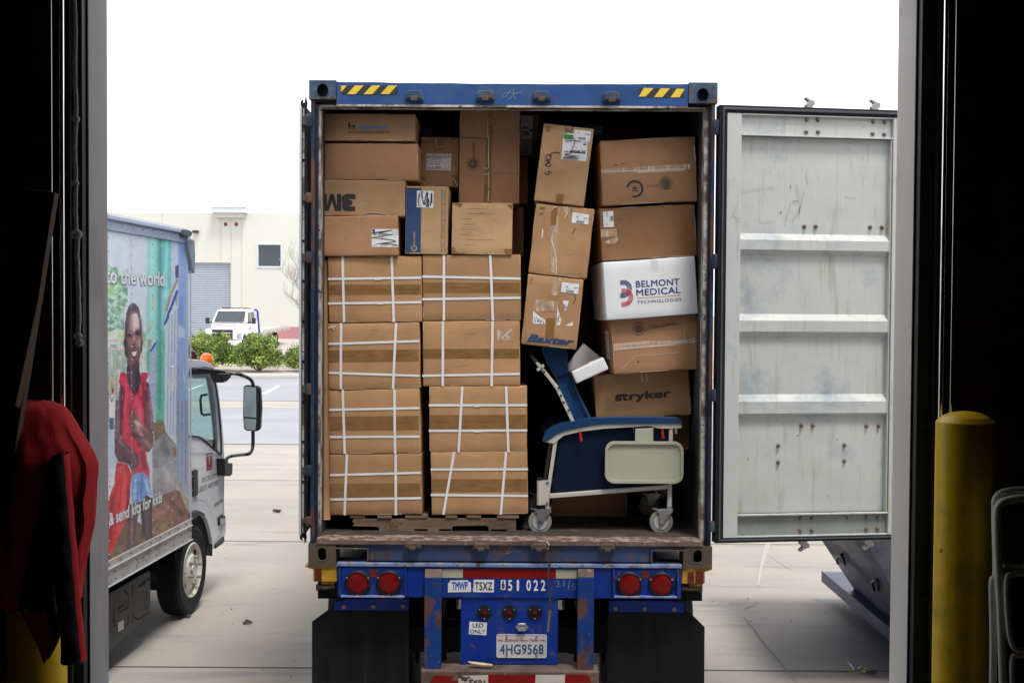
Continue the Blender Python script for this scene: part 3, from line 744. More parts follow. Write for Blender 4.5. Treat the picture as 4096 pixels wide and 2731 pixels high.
def folding():
    Y = 3.95; t = thing('folding_frame', at('K', 700, 1560, Y), 'grey tubular folding frame standing behind the right bollard', 'folding frame')
    b = MB(); P_ = lambda x, y, d=0: at('K', x, y, Y + d)
    b.tube(smooth([P_(600, 1640), P_(603, 1300), P_(598, 1060), P_(618, 1000), P_(612, 700), P_(622, 620), P_(680, 590), P_(800, 583)]), .0125, m_tubew, n=12); b.build('rear_tube', t)
    b = MB(); b.tube(smooth([P_(655, 1640, -.03), P_(640, 1200, -.03), P_(628, 950, -.03), P_(622, 720, -.03), P_(640, 655, -.03), P_(700, 632, -.03), P_(800, 625, -.03)]), .0135, m_tubew, n=12); b.build('front_tube', t)
    b = MB(); b.tube(smooth([P_(800, 1012, -.05), P_(700, 1012, -.05), P_(672, 1040, -.05), P_(675, 1200, -.05), P_(690, 1340, -.05), P_(720, 1395, -.05), P_(800, 1405, -.05)]), .010, m_tubew, n=10)
    b.tube(smooth([P_(800, 1425, -.05), P_(730, 1425, -.05), P_(700, 1450, -.05), P_(703, 1640, -.05)]), .010, m_tubew, n=10); b.build('side_loop', t)
    b = MB(); b.tube(smooth([P_(655, 970, -.02), P_(820, 975, -.02)]), .008, m_tubew, n=8)
    b.box(front(Y - .02), *loc(front(Y - .02), 'K', 690, 1390), *loc(front(Y - .02), 'K', 860, 1030), 0, .01, m_under); b.build('back_panel', t)
folding()
# ================================================================== SHIPPING CONTAINER
CY = 7.03; MC = front(CY); CX0, CX1, CZ0, CZ1 = -1.217, 1.211, 1.18, 4.087; CL = 12.19
FZ = 1.352
cont = thing('shipping_container', (0, CY + 6, CZ0), 'blue rusty shipping container with open doors, packed with cardboard boxes', 'container')
def cl(r, x, y): return loc(MC, r, x, y)
OX0, OX1 = cl('V', 733, 715).x, cl('V', 1617, 715).x      # clear opening inside the rim
OZ1 = cl('V', 1170, 248.5).y; OZ0 = FZ
# corner castings
def casting(x0, x1, z0, z1, cx, cz, rx, rz, m, slot=False):
    b = MB()
    ho = rrect(cx - rx, cz - rz, cx + rx, cz + rz, min(rx, rz) * .98, 6) if slot else oval(cx, cz, rx, rz, 22)
    b.poly(MC, [(x0, z0), (x1, z0), (x1, z1), (x0, z1)], -.014, 0, m, holes=[ho[::-1]])
    b.box(MC, x0, z0, x1, z0 + .014, -.18, -.0142, m); b.box(MC, x0, z1 - .014, x1, z1, -.18, -.0142, m)
    b.box(MC, x0, z0 + .0142, x0 + .012, z1 - .0142, -.18, -.0142, m); b.box(MC, x1 - .012, z0 + .0142, x1, z1 - .0142, -.18, -.0142, m)
    b.box(MC, x0 + .013, z0 + .015, x1 - .013, z1 - .015, -.105, -.09, m)
    b.poly(MC, oval(cx, cz, rx * 1.13, rz * 1.1, 22), .0002, .003, m, holes=[oval(cx, cz, rx * 1.01, rz * 1.01, 22)[::-1]]) if not slot else None
    if slot: b.poly(MC, rrect(cx - rx - .006, cz - rz - .006, cx + rx + .006, cz + rz + .006, rx, 6), .0002, .003, m, holes=[rrect(cx - rx, cz - rz, cx + rx, cz + rz, rx * .98, 6)[::-1]])
    b.build('corner_casting', cont)
p0 = cl('O', 205, 388); p1 = cl('O', 645, 72)
casting(CX0, p1.x, p0.y + .004, CZ1, *cl('O', 433, 247), .034, .041, m_cbluerust)
q = cl('E', 1012, 178); casting(q.x, CX1 + .004, q.y, CZ1, *cl('E', 1087, 136), .034, .041, m_cbluerust)
p = cl('P', 522, 640); pb = cl('P', 210, 885)
casting(CX0, p.x, CZ0, p.y, *cl('P', 365, 755), .026, .039, m_cbot, True)
q = cl('X', 955, 212); casting(q.x, CX1, CZ0 + .004, q.y, *cl('X', 1095, 308), .026, .039, m_cbot, True)
# header beam
bx0, bx1 = p1.x + .002, cl('E', 1010, 178).x - .002
zt0, zt1 = cl('O', 900, 460).y, cl('O', 1200, 108).y
b = MB()
n = 40; topz = [(bx0 + (bx1 - bx0) * i / n, zt1 + .004 * noise.noise(Vector((i * .35, 2, 0))) - .006 * math.sin(math.pi * i / n)) for i in range(n + 1)]
b.poly(MC, [(bx0, zt0), (bx1, zt0)] + topz[::-1], -.08, -.008, m_cblue)
b.build('header_beam', cont)
b = MB(); b.box(MC, bx0, zt0 - .012, bx1, zt0 - .0005, -.09, -.002, m_worn)
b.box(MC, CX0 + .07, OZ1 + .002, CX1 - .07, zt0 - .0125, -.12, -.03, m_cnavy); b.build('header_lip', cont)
# posts
zc0, zc1 = cl('P', 365, 640).y, cl('O', 433, 390).y
for s, xa, xb, xc in ((-1, CX0 + .008, cl('V', 721, 715).x, cl('V', 728, 715).x), (1, cl('V', 1631, 715).x, CX1 - .006, cl('V', 1626, 715).x)):
    b = MB(); b.box(MC, min(xa, xb), zc0, max(xa, xb), zc1, -.06, -.012, m_post); b.build('corner_post', cont, bevel=.008)
    b = MB()
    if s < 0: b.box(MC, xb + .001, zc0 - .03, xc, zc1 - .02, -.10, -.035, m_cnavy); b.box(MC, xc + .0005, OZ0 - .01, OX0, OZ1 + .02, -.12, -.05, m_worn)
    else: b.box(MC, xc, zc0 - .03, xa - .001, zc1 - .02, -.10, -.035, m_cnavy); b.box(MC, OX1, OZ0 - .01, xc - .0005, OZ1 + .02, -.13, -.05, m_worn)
    b.build('door_rim', cont)
b = MB(); b.box(MC, OX0, OZ1, OX1, OZ1 + .018, -.09, -.04, m_worn); b.build('door_rim', cont)
# hinges
for s in (-1, 1):
    for V_ in ((262, 292), (443, 466), (578, 604), (880, 906), (1068, 1092), (1186, 1205)) if s < 0 else ((270, 304), (578, 612), (888, 916), (1190, 1214)):
        z1, z0 = cl('V', 712, V_[0]).y, cl('V', 712, V_[1]).y
        X = CX0 + .012 if s < 0 else CX1 - .012
        b = MB(); b.cyl(I4 @ Matrix.Translation((X + s * .01, CY - .006, 0)), 0, 0, .019, z0, z1, m_post, 12)
        b.box(MC, min(X + s * .012, X + s * .05), z0 + .01, max(X + s * .012, X + s * .05), z1 - .01, -.02, .004, m_cbot)
        b.build('hinge', cont, bevel=.002)
# body shell
b = MB()
def corr(x, s, y0, y1, z0, z1):
    n = int((y1 - y0) / .07); vs = []
    for i in range(n + 1):
        y = y0 + (y1 - y0) * i / n; d = .036 if (i % 4) in (1, 2) else 0
        vs += [(x - s * d, y, z0), (x - s * d, y, z1)]
    b.add(vs, [(2 * i, 2 * i + 2, 2 * i + 3, 2 * i + 1) for i in range(n)], m_cblue)
corr(CX0 + .01, -1, CY + .1, CY + CL, FZ - .1, CZ1 - .06); corr(CX1 - .01, 1, CY + .1, CY + CL, FZ - .1, CZ1 - .06)
b.box(I4, CX0, CY + .18, CX0 + .06, CY + CL, CZ1 - .06, CZ1, m_cblue); b.box(I4, CX1 - .06, CY + .18, CX1, CY + CL, CZ1 - .06, CZ1, m_cblue)
b.box(I4, CX0, CY + .18, CX0 + .05, CY + CL, CZ0 + .02, FZ - .02, m_cblue); b.box(I4, CX1 - .05, CY + .18, CX1, CY + CL, CZ0 + .02, FZ - .02, m_cblue)
b.build('side_wall', cont)
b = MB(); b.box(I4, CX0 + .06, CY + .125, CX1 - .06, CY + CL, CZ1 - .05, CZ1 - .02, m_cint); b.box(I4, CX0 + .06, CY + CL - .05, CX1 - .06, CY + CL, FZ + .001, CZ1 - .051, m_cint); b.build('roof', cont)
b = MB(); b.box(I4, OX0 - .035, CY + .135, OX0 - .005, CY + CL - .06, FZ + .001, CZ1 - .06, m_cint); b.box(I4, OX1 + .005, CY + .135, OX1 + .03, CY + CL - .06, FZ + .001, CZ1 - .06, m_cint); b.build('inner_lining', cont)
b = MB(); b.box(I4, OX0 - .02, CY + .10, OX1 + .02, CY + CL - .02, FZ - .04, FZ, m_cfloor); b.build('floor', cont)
# rear sill with lip
sz = cl('V', 1170, 1290).y
b = MB()
lipx0, lipx1 = cl('P', 300, 560).x, cl('X', 1150, 140).x
xs = [lipx0 + (lipx1 - lipx0) * i / 60 for i in range(61)]
vs = []
for i, x in enumerate(xs):
    d = .004 * noise.noise(Vector((i * .5, 0, 3)))
    vs += [(x, CY + .105, FZ + .002), (x, CY + .03 + d, FZ - .001 + d), (x, CY - .002 + d, FZ - .009 + d), (x, CY - .006, FZ - .034)]
b.add(vs, [(4 * i + k, 4 * i + 4 + k, 4 * i + 5 + k, 4 * i + 1 + k) for i in range(60) for k in range(2)], m_wornsill, sm=True)
b.add(vs, [(4 * i + 2, 4 * i + 6, 4 * i + 7, 4 * i + 3) for i in range(60)], m_bump)  # brown front face: the shadow below the lip put into its colour
b.build('sill_lip', cont)
nl, nr = cl('P', 900, 690), cl('X', 628, 250)
cax, cbx = cl('P', 524, 700).x, cl('X', 953, 250).x
ntop = cl('P', 700, 692).y
b = MB(); b.poly(MC, [(nl.x, sz), (nr.x, sz), (nr.x, ntop), (cbx, ntop), (cbx, FZ - .075), (CX1 - .10, FZ - .075), (CX1 - .10, FZ - .036), (CX0 + .10, FZ - .036), (CX0 + .10, FZ - .075), (cax, FZ - .075), (cax, ntop), (nl.x, ntop)], -.12, -.012, m_sillblue)
for X, s in ((nl.x, -1), (nr.x, 1)):
    b.box(MC, min(X, X + s * .012), sz, max(X, X + s * .012), ntop + .001, -.10, .002, m_sillblue)
    b.box(MC, min(X + s * .0125, cax if s < 0 else cbx), ntop - .006, max(X + s * .0125, cax if s < 0 else cbx), ntop + .004, -.10, .002, m_cbot)
b.build('rear_sill', cont, bevel=.003)
# cam keepers
def keeper(r, x, y, w, h, m1, up):
    c = cl(r, x, y); b = MB(); w /= 2; h /= 2
    f = [(-w, -h), (w, -h), (w * .95, h * .2), (w * .72, h), (-w * .72, h), (-w * .95, h * .2)]
    vs = [(c.x + a, c.y + d, .0) for a, d in f] + [(c.x + a * .78, c.y + d * .7 + .003, .035) for a, d in f]
    b.add(vs, [(6, 7, 8, 9, 10, 11)] + [(i, (i + 1) % 6, 6 + (i + 1) % 6, 6 + i) for i in range(6)], m1, MC)
    b.box(MC, c.x - w * .35, c.y - h * 1.05, c.x + w * .35, c.y - h * .2, .02, .045, m_cbot)
    b.build('cam_keeper', cont, bevel=.004)
for x, y in ((1035, 212), (1610, 212)): keeper('C', x, y, .115, .066, m_cbluerust, 1)
for x, y in ((222, 142), (598, 147)): keeper('E', x, y, .115, .066, m_cbluerust, 1)
for x, y in ((674, 172), (1040, 178), (1352, 180), (1718, 180)): keeper('G', x, y, .105, .045, m_cbot, 0)
# hazard stripes
def hazard(r, quads, rect):
    b = MB(); a, c = cl(r, *rect[0]), cl(r, *rect[1]); b.box(MC, a.x, c.y, c.x, a.y, -.0075, -.0055, m_blk)
    for q in quads: b.flat(MC, [cl(r, *p) for p in q], -.0042, m_yel)
    b.build('hazard_tape', cont)
hazard('O', [[(722, 168), (808, 168), (728, 262), (716, 262)], [(938, 165), (1075, 165), (948, 302), (815, 302)], [(1200, 165), (1338, 165), (1210, 302), (1075, 302)], [(1462, 165), (1598, 165), (1475, 300), (1340, 300)]], [(728, 168), (1602, 303)])
hazard('E', [[(772, 96), (824, 98), (780, 143), (744, 143)], [(862, 98), (912, 99), (870, 146), (826, 146)], [(948, 100), (991, 102), (962, 147), (914, 147)]], [(746, 97), (990, 146)])
b = MB()
for pts in ([(1905, 180), (1840, 195), (1790, 180), (1750, 205), (1745, 225), (1775, 218), (1820, 160)], [(1835, 152), (1842, 200), (1856, 248)], [(1846, 195), (1822, 222), (1796, 242)]): b.ribbon(MC, [cl('C', *p) for p in pts], .003, -.0045, m_chalk)
for pts in ([(1170, 222), (1200, 215), (1222, 190), (1210, 182), (1190, 195), (1180, 215)], [(1222, 190), (1225, 212), (1240, 205)], [(1240, 212), (1258, 200)]): b.ribbon(MC, [cl('G', *p) for p in pts], .0035, -.009, m_chalk)
b.build('chalk_mark', cont)

# ---------------- right door, swung open flat, face toward us
hx = cl('V', 1644, 715).x; dn = CY - .02
th = rad(8.0); ex = (math.cos(th), math.sin(th), 0); nn = (math.sin(th), -math.cos(th), 0)
MD = frame((hx, dn, 0), ex, (0, 0, 1), nn)
def dl(r, x, y): return loc(MD, r, x, y)
dz1, dz0 = dl('M', 260, 190).y, dl('N', 220, 742).y
DWID = 1.185
dx0 = 0.006
door = one('door', cont, lambda b: b.box(MD, dx0, dz0, DWID, dz1, -.062, -.0475, m_cnavy))
b = MB(); g = .033; b.poly(MD, [(dx0, dz0), (DWID, dz0), (DWID, dz1), (dx0, dz1)], -.0275, .006, m_rubber, holes=[[(dx0 + .05, dz0 + .028), (dx0 + .05, dz1 - .045), (DWID - .045, dz1 - .045), (DWID - .045, dz0 + .028)]])
b.poly(MD, [(dx0 + .018, dz0 + .012), (DWID - .012, dz0 + .012), (DWID - .012, dz1 - .014), (dx0 + .018, dz1 - .014)], .0062, .014, m_trim, holes=[[(dx0 + .030, dz0 + .022), (dx0 + .030, dz1 - .030), (DWID - .03, dz1 - .030), (DWID - .03, dz0 + .022)]])  # ridge in lighter grey: the rubber's highlight put into its colour
b.build('gasket', door, bevel=.003)
fx0 = dl('M', 284, 400).x; fx1 = dl('M', 443, 400).x; fr0 = dl('M', 1885, 400).x; fr1 = DWID - .046
zt = dz1 - .046; zb = dz0 + .029
one('hinge_stile', door, lambda b: b.box(MD, fx0, zb, fx1, zt, -.0276, .004, m_doorwhite), bevel=.003)
one('lock_stile', door, lambda b: b.box(MD, fr0, zb, fr1, zt, -.0276, .004, m_doorwhite), bevel=.003)
tz = dl('M', 1000, 488).y; lz = dl('N', 1150, 425).y
# upper and lower channels: recessed web with lips
b = MB(); b.box(MD, fx1 + .001, tz, fr0 - .001, zt, -.0276, -.022, m_doorwhite)
b.box(MD, fx1 + .001, tz - .004, fr0 - .001, tz + .004, -.0218, .003, m_doorwhite); b.box(MD, fx1 + .001, zt - .008, fr0 - .001, zt, -.0218, .003, m_doorwhite)
b.build('top_channel', door, bevel=.002)
b = MB(); b.box(MD, fx1 + .001, zb, fr0 - .001, lz, -.0276, -.022, m_doorlow)
b.box(MD, fx1 + .001, lz - .006, fr0 - .001, lz + .004, -.0218, .004, m_doorwhite); b.box(MD, fx1 + .001, zb, fr0 - .001, zb + .008, -.0218, .003, m_doorwhite)
b.build('bottom_channel', door, bevel=.002)
# ribbed panel
prof = [(tz - .004, -.040)]
for a, c, d, e in (((1400, 1462, 1555, 1610)),):
    pass
def hz(y): return dl('H', 330, y).y
for t0, t1, t2, t3 in ((410, 427, 452, 466), (617, 634, 662, 678), (824, 842, 872, 882)):
    prof += [(hz(t0), -.040), (hz(t1), -.006), (hz(t2), -.006), (hz(t3), -.040)]
prof.append((lz + .004, -.040))
pts2 = []
for (z0, d0), (z1, d1) in zip(prof, prof[1:]):
    k = max(1, int(abs(z1 - z0) / .04))
    for i in range(k): pts2.append((z0 + (z1 - z0) * i / k, d0 + (d1 - d0) * i / k))
pts2.append(prof[-1])
nx = 26; vs = []
for z, d in pts2:
    for i in range(nx + 1):
        x = fx1 + .001 + (fr0 - fx1 - .002) * i / nx
        dd = d + .0035 * noise.noise(Vector((x * 3.2, z * 3.2, 1.7))) + .0015 * noise.noise(Vector((x * 9, z * 9, 5)))
        vs.append((x, z, dd))
b = MB(); b.add(vs, [(j * (nx + 1) + i, (j + 1) * (nx + 1) + i, (j + 1) * (nx + 1) + i + 1, j * (nx + 1) + i + 1) for j in range(len(pts2) - 1) for i in range(nx)], m_doorwhite, MD, False)
b.build('ribbed_panel', door)
# side lip following ribs on the right
b = MB(); b.box(MD, fr0 - .012, lz + .005, fr0 - .0055, tz - .005, -.041, -.0025, m_doorwhite); b.box(MD, fr0 - .0055, lz + .005, fr0 - .0008, tz - .005, -.041, .0005, m_bolt); b.build('panel_edge', door)
def bolts(r, ps, z=-.022, rr=.0105):
    for x, y in ps:
        p = dl(r, x, y); b = MB(); b.lathe(MD @ Matrix.Translation((p.x, p.y, z)), [(rr * 1.3, .0003), (rr * 1.25, .003), (rr, .004), (rr * .95, .012), (rr * .5, .014), (rr * .45, .020), (.0003, .021)], m_bolt, 10); b.build('bolt', door)
bolts('M', [(1075, 327), (1180, 328), (1707, 345), (1816, 350), (1070, 443), (1182, 444), (1703, 460), (1812, 466)])
bolts('M', [(1062, 1340), (1170, 1341), (1690, 1346), (1802, 1348)], -.038)
bolts('H', [(300, 905), (330, 905), (469, 906), (500, 906), (240, 957), (240, 1000), (411, 956), (411, 997)], -.038, .0098)
bolts('N', [(1168, 478), (1298, 475), (1896, 466), (2020, 466), (1166, 612), (1293, 608), (1892, 596), (2015, 592)])
m_scr = mat('faint_scratch', (.44, .42, .39), .6, var=.2)
# ghost scrapes on the panel
b = MB()
for pts in ([(445, 1010), (560, 990), (680, 965), (780, 970)], [(990, 930), (1000, 1050), (1020, 1120)], [(1060, 1000), (1035, 1100), (1015, 1230)], [(1095, 790), (1078, 860), (1100, 940)], [(935, 1110), (900, 1230), (880, 1320)], [(650, 1200), (632, 1250), (650, 1300), (720, 1298), (760, 1280)], [(1010, 1225), (960, 1250), (955, 1300)], [(1755, 1150), (1735, 1240)], [(1460, 1055), (1550, 1065)]):
    b.ribbon(MD, [dl('M', *p) for p in pts], .0035, -.0345, m_scr)
for pts in ([(925, 935), (930, 970), (940, 975)], [(945, 1105), (1000, 1095)], [(1020, 1140), (1010, 1210)]): b.ribbon(MD, [dl('M', *p) for p in pts], .004, -.034, m_bolt)
for pts in ([(350, 1240), (385, 1180), (405, 1100)], [(330, 1265), (370, 1255), (420, 1272)], [(370, 1225), (380, 1270), (410, 1310)]): b.ribbon(MD, [dl('M', *p) for p in pts], .006, .0046, m_pale)
b.build('scrape_mark', door)
# lock rod cams above and below
def cam_end(x, z, s):
    b = MB(); X = x
    b.cyl(MD @ Matrix.Translation((X, z, -.055)) @ Matrix.Rotation(rad(-90), 4, 'X'), 0, 0, .016, -.02, .03, m_zinc, 12) if False else None
    f = [(-.014, 0), (.026, 0), (.020, .022), (.034, .030), (.034, .052), (.010, .058), (-.022, .078), (-.030, .068), (-.006, .048), (-.026, .026)]
    b.poly(MD, [(X + a, z + s * c) for a, c in f], -.072, -.040, m_zinc); b.build('locking_cam', door, bevel=.004)
for r, x, y in (('M', 1115, 212), ('M', 1740, 232)): p = dl(r, x, y); cam_end(p.x, dz1 - .004, 1)
for r, x, y in (('N', 1222, 735), ('N', 1930, 725)): p = dl(r, x, y); cam_end(p.x, dz0 + .004, -1)
for x in (.50, .94):
    b = MB(); b.tube([MD @ Vector((x, dz0, -.062)), MD @ Vector((x, dz1, -.062))], .016, m_zinc, n=10); b.build('locking_rod', door)

# ---------------- left door folded back along the side
lx0, lx1 = cl('V', 684, 715).x, cl('V', 703, 715).x; lz1, lz0 = cl('V', 695, 243).y, cl('V', 695, 1228).y
th2 = rad(2.5)
ML = frame((lx1 + .006, CY + .01, 0), (-math.sin(th2) * .0 + -.03, 1, 0), (0, 0, 1), (-1, -.03, 0))   # local x runs back, z points away from the container
W_ = lx1 - lx0
ldoor = one('door', cont, lambda b: b.box(ML, .004, lz0, 1.17, lz1, .014, W_ - .012, m_doorwhite))
b = MB(); b.box(ML, -.004, lz0 - .005, .003, lz1 + .004, .004, W_ * .36, m_rubber); b.box(ML, -.006, lz0 - .004, .003, lz1 + .005, W_ * .62, W_ * .70, m_rubber)
b.build('gasket', ldoor)
one('edge_strip', ldoor, lambda b: b.box(ML, .0, lz0 + .01, .0035, lz1 - .01, W_ * .37, W_ * .61, m_worn))
one('outer_skin', ldoor, lambda b: b.box(ML, -.002, lz0, 1.17, lz1, W_ * .71, W_ * 1.0, m_railtop))
b = MB()
for k in range(11):
    z = lz0 + .08 + (lz1 - lz0 - .16) * k / 10; b.cyl(ML @ Matrix.Rotation(rad(-90), 4, 'Y'), 0, 0, .001, 0, .001, m_bolt, 6) if False else None
    c = ML @ Vector((-.0005, z, W_ * .49)); b.ball(c, .0075, m_under, n=6)
b.build('rivet', ldoor)
for s, z in ((1, lz1), (-1, lz0)):
    b = MB(); b.poly(front(CY + .012), [(lx0 + .012, z - s * .01), (lx0 + .045, z - s * .01), (lx0 + .05, z + s * .02), (lx0 + .042, z + s * .055), (lx0 + .036, z + s * .02), (lx0 + .02, z + s * .018), (lx0 + .026, z + s * .038), (lx0 + .012, z + s * .026)], -.03, .0, m_rubber); b.build('gasket_end', ldoor)

# ================================================================== CHASSIS TRAILER
ch = thing('container_chassis', (0, CY + 5, 0), 'blue container trailer chassis with rusty bumper, lamps and mud flaps', 'trailer')
TY = CY + .005; MT = front(TY)
def tl(r, x, y): return loc(MT, r, x, y)
a, c_ = tl('P', 540, 862), tl('X', 935, 400)
bz1 = tl('G', 1200, 272).y; bz0 = tl('G', 1200, 458).y
BX0, BX1 = tl('P', 540, 900).x, tl('X', 932, 560).x
one('rear_beam', ch, lambda b: b.box(MT, BX0, bz0, BX1, bz1 - .022, -.12, .0, m_chassis), bevel=.004)
one('beam_top_edge', ch, lambda b: b.box(MT, BX0 - .002, bz1 - .021, BX1 + .002, bz1, -.16, .014, m_chedge), bevel=.003)
one('cross_deck', ch, lambda b: b.box(MT, CX0 + .03, bz1 - .26, CX1 - .03, bz1 - .13, -.40, -.165, m_under))
# end blocks
for s in (-1, 1):
    if s < 0: X0, X1 = tl('P', 262, 900).x, BX0 - .003; z1, z0 = tl('P', 400, 886).y, tl('P', 400, 1072).y
    else: X0, X1 = BX1 + .003, tl('X', 1168, 500).x; z1, z0 = tl('X', 1060, 425).y, tl('X', 1060, 582).y
    o = one('twist_lock_block', ch, lambda b: (b.box(MT, X0, z0, X1, z1, -.10, -.004, m_yblock),
         b.poly(MT, [(X0 if s < 0 else X1, z1 - .025), (X0 if s < 0 else X1, z1 - .004), (X0 - .05 if s < 0 else X1 + .045, z1 - .002), (X0 - .05 if s < 0 else X1 + .045, z1 - .010)], -.10, -.004, m_yblock)), bevel=.004)
    if s < 0: one('reflector', o, lambda b: b.box(MT, tl('P', 282, 0).x, tl('P', 0, 1065).y, tl('P', 362, 0).x, tl('P', 0, 922).y, -.0035, .0, m_dkred))
    else:
        one('reflector', o, lambda b: b.box(MT, tl('X', 1003, 0).x, tl('X', 0, 570).y, tl('X', 1063, 0).x, tl('X', 0, 458).y, -.0035, .0, m_dkred))
        one('reflector', o, lambda b: b.box(MT, tl('X', 1082, 0).x, tl('X', 0, 578).y, tl('X', 1155, 0).x, tl('X', 0, 452).y, -.0035, .0, m_dkred))
    r_, pts, cap = ('P', [(300, 1118), (400, 1135), (510, 1120)], (315, 1130)) if s < 0 else ('X', [(940, 625), (1040, 630), (1130, 622)], (1128, 625))
    one('lock_handle', o, lambda b: (b.tube([at(r_, x, y, TY + .03) for x, y in pts], .013, m_cbot, n=8), b.tube([at(r_, cap[0], cap[1] - 30, TY + .03), at(r_, cap[0], cap[1] + 42, TY + .03)], .01, m_cbot, n=6),
        b.box(MT, X0 + .05, z0 - .02, X1 - .02, z0, -.08, -.02, m_yblock)))
# lamp boxes
def lampbox(r, x0, y0, x1, y1, lamps, refl):
    A, B_ = tl(r, x0, y1), tl(r, x1, y0)
    o = one('lamp_box', ch, lambda b: b.box(MT, A.x, A.y, B_.x, B_.y, .0005, .006, m_chassis))
    one('box_flange', o, lambda b: (b.box(MT, A.x, A.y - .010, B_.x, A.y - .0005, .0, .035, m_chedge), b.box(MT, A.x - .009, A.y, A.x - .0005, B_.y, .0, .03, m_chassisr), b.box(MT, B_.x + .0005, A.y, B_.x + .009, B_.y, .0, .03, m_chassisr)), bevel=.002)
    for x, y in lamps:
        c = tl(r, x, y)
        g = one('tail_lamp', o, lambda b: b.lathe(MT @ Matrix.Translation((c.x, c.y, 0)), [(.0795, .0065), (.0795, .016), (.068, .026), (.060, .024)], m_rubber, 32))
        one('lens', g, lambda b: b.lathe(MT @ Matrix.Translation((c.x, c.y, 0)), [(.060, .020), (.058, .027), (.045, .031), (.02, .033), (.0005, .0333)], m_redlens, 32))
        one('screw', g, lambda b: [b.cyl(MT, c.x + .0725 * math.cos(rad(t)), c.y + .0725 * math.sin(rad(t)), .0055, .0215, .026, m_zinc, 8) for t in (28, 152, 270)])
    a_, b_ = tl(r, *refl[0]), tl(r, *refl[1]); one('reflector', o, lambda b: b.box(MT, a_.x, b_.y, b_.x, a_.y, .0065, .0085, m_dkred))
lampbox('P', 585, 912, 1312, 1215, [(776, 1080), (1130, 1080)], ((908, 926), (1005, 1018)))
lampbox('X', 262, 435, 885, 690, [(415, 583), (730, 585)], ((535, 450), (618, 527)))
# retro tape and lettering on the beam
def tq(r, x0, y0, x1, y1, z, m, b): A, B_ = tl(r, x0, y1), tl(r, x1, y0); b.box(MT, A.x, A.y, B_.x, B_.y, z, z + .0015, m)
b = MB(); tq('Q', 200, 222, 448, 322, .0004, m_whiteref, b); tq('Q', 449, 224, 1545, 325, .0004, m_redref, b); tq('Q', 1546, 228, 1800, 330, .0004, m_whiteref, b); b.build('reflective_tape', ch)
b = MB()
b.flat(MT, [tl('Q', *p) for p in [(272, 495), (545, 488), (541, 375), (518, 372), (500, 350), (294, 355), (290, 382), (272, 385)]], .001, m_sticker)
b.text(MT, 'TMWP', tl('Q', 318, 470), tl('Q', 503, 465) - tl('Q', 318, 470), tl('Q', 318, 372) - tl('Q', 318, 470), .0018, mat('tmwp_blue', (.01, .08, .42), .5, var=0), bold=.03); b.build('number_sticker', ch)
b = MB()
b.flat(MT, [tl('Q', *p) for p in [(570, 490), (812, 494), (816, 346), (577, 345)]], .001, m_sticker); b.flat(MT, [tl('Q', *p) for p in [(560, 468), (572, 472), (580, 405)]], .001, m_sticker)
b.text(MT, 'TSXZ', tl('Q', 588, 470), tl('Q', 796, 470) - tl('Q', 588, 470), tl('Q', 588, 372) - tl('Q', 588, 470), .0018, m_ink, bold=.02, sp=1.1); b.build('number_sticker', ch)
b = MB(); b.flat(MT, [tl('Q', *p) for p in [(895, 463), (952, 465), (953, 349), (896, 349)]], .001, m_sticker)
def T1(b, r, s, x0, y0, x1, y1, m, z=.0018, bold=.03, tlf=tl, M=MT, **k): o = tlf(r, x0, y1); b.text(M, s, o, tlf(r, x1, y1) - o, tlf(r, x0, y0) - o, z, m, bold=bold, **k)
T1(b, 'Q', '6', 906, 358, 942, 452, m_ink, bold=.05)
for s, x0, x1 in (('5', 980, 1030), ('1', 1084, 1110), ('0', 1198, 1250), ('2', 1282, 1336), ('2', 1368, 1422)): T1(b, 'Q', s, x0, 348, x1, 476, m_sticker, bold=.02)
b.build('number_lettering', ch)
b = MB()
for pts in ([(1545, 370), (1562, 355), (1582, 365), (1575, 400), (1548, 432), (1600, 420)], [(1628, 352), (1650, 362), (1638, 388), (1655, 400), (1640, 418), (1622, 412)], [(1712, 345), (1700, 400), (1694, 462)], [(1785, 395), (1745, 398), (1738, 425), (1775, 425), (1782, 450), (1735, 468)]): b.ribbon(MT, [tl('Q', *p) for p in pts], .0035, .001, m_chalk)
b.build('chalk_mark', ch)
# uprights
def upright(r, x0, y0, x1, y1):
    A, B_ = tl(r, x0, y1), tl(r, x1, y0)
    one('upright', ch, lambda b: (b.box(MT, A.x, A.y, B_.x, B_.y - .045, .004, .05, m_chassisr),
        b.poly(frame((A.x, TY, 0), (0, -1, 0), (0, 0, 1), (-1, 0, 0)), [(.004, B_.y - .0445), (.05, B_.y - .0445), (.016, B_.y - .001), (.004, B_.y)], -(B_.x - A.x), 0, m_bump)), bevel=.003)
upright('Q', -2, 215, 200, 1400)
upright('Q', 1792, 212, 1992, 1395)
# lamp plate in the middle
A, B_ = tl('Q', 420, 1345), tl('Q', 1572, 562)
pl = one('lamp_plate', ch, lambda b: b.box(MT, A.x, A.y, B_.x, B_.y + .01, -.05, -.010, m_chassis))
MQ = front(TY + .010)
def ql(r, x, y): return loc(MQ, r, x, y)
for x in (700, 997, 1296):
    c = ql('Q', x, 730)
    g = one('marker_lamp', pl, lambda b: b.lathe(MQ @ Matrix.Translation((c.x, c.y, 0)), [(.046, .0005), (.044, .008), (.02, .012), (.0145, .012)], m_rubber, 24))
    one('lens', g, lambda b: b.lathe(MQ @ Matrix.Translation((c.x, c.y, 0)), [(.0145, .008), (.012, .018), (.0005, .021)], m_redlens, 16))
    one('screw', g, lambda b: [b.cyl(MQ, c.x + .035 * math.cos(rad(t)), c.y + .035 * math.sin(rad(t)), .005, .008, .013, m_chrome, 8) for t in (35, 145, 270)])
b = MB(); b.flat(MQ, [ql('Q', *p) for p in [(517, 988), (724, 1000), (732, 850), (525, 840)]], .001, m_sticker)
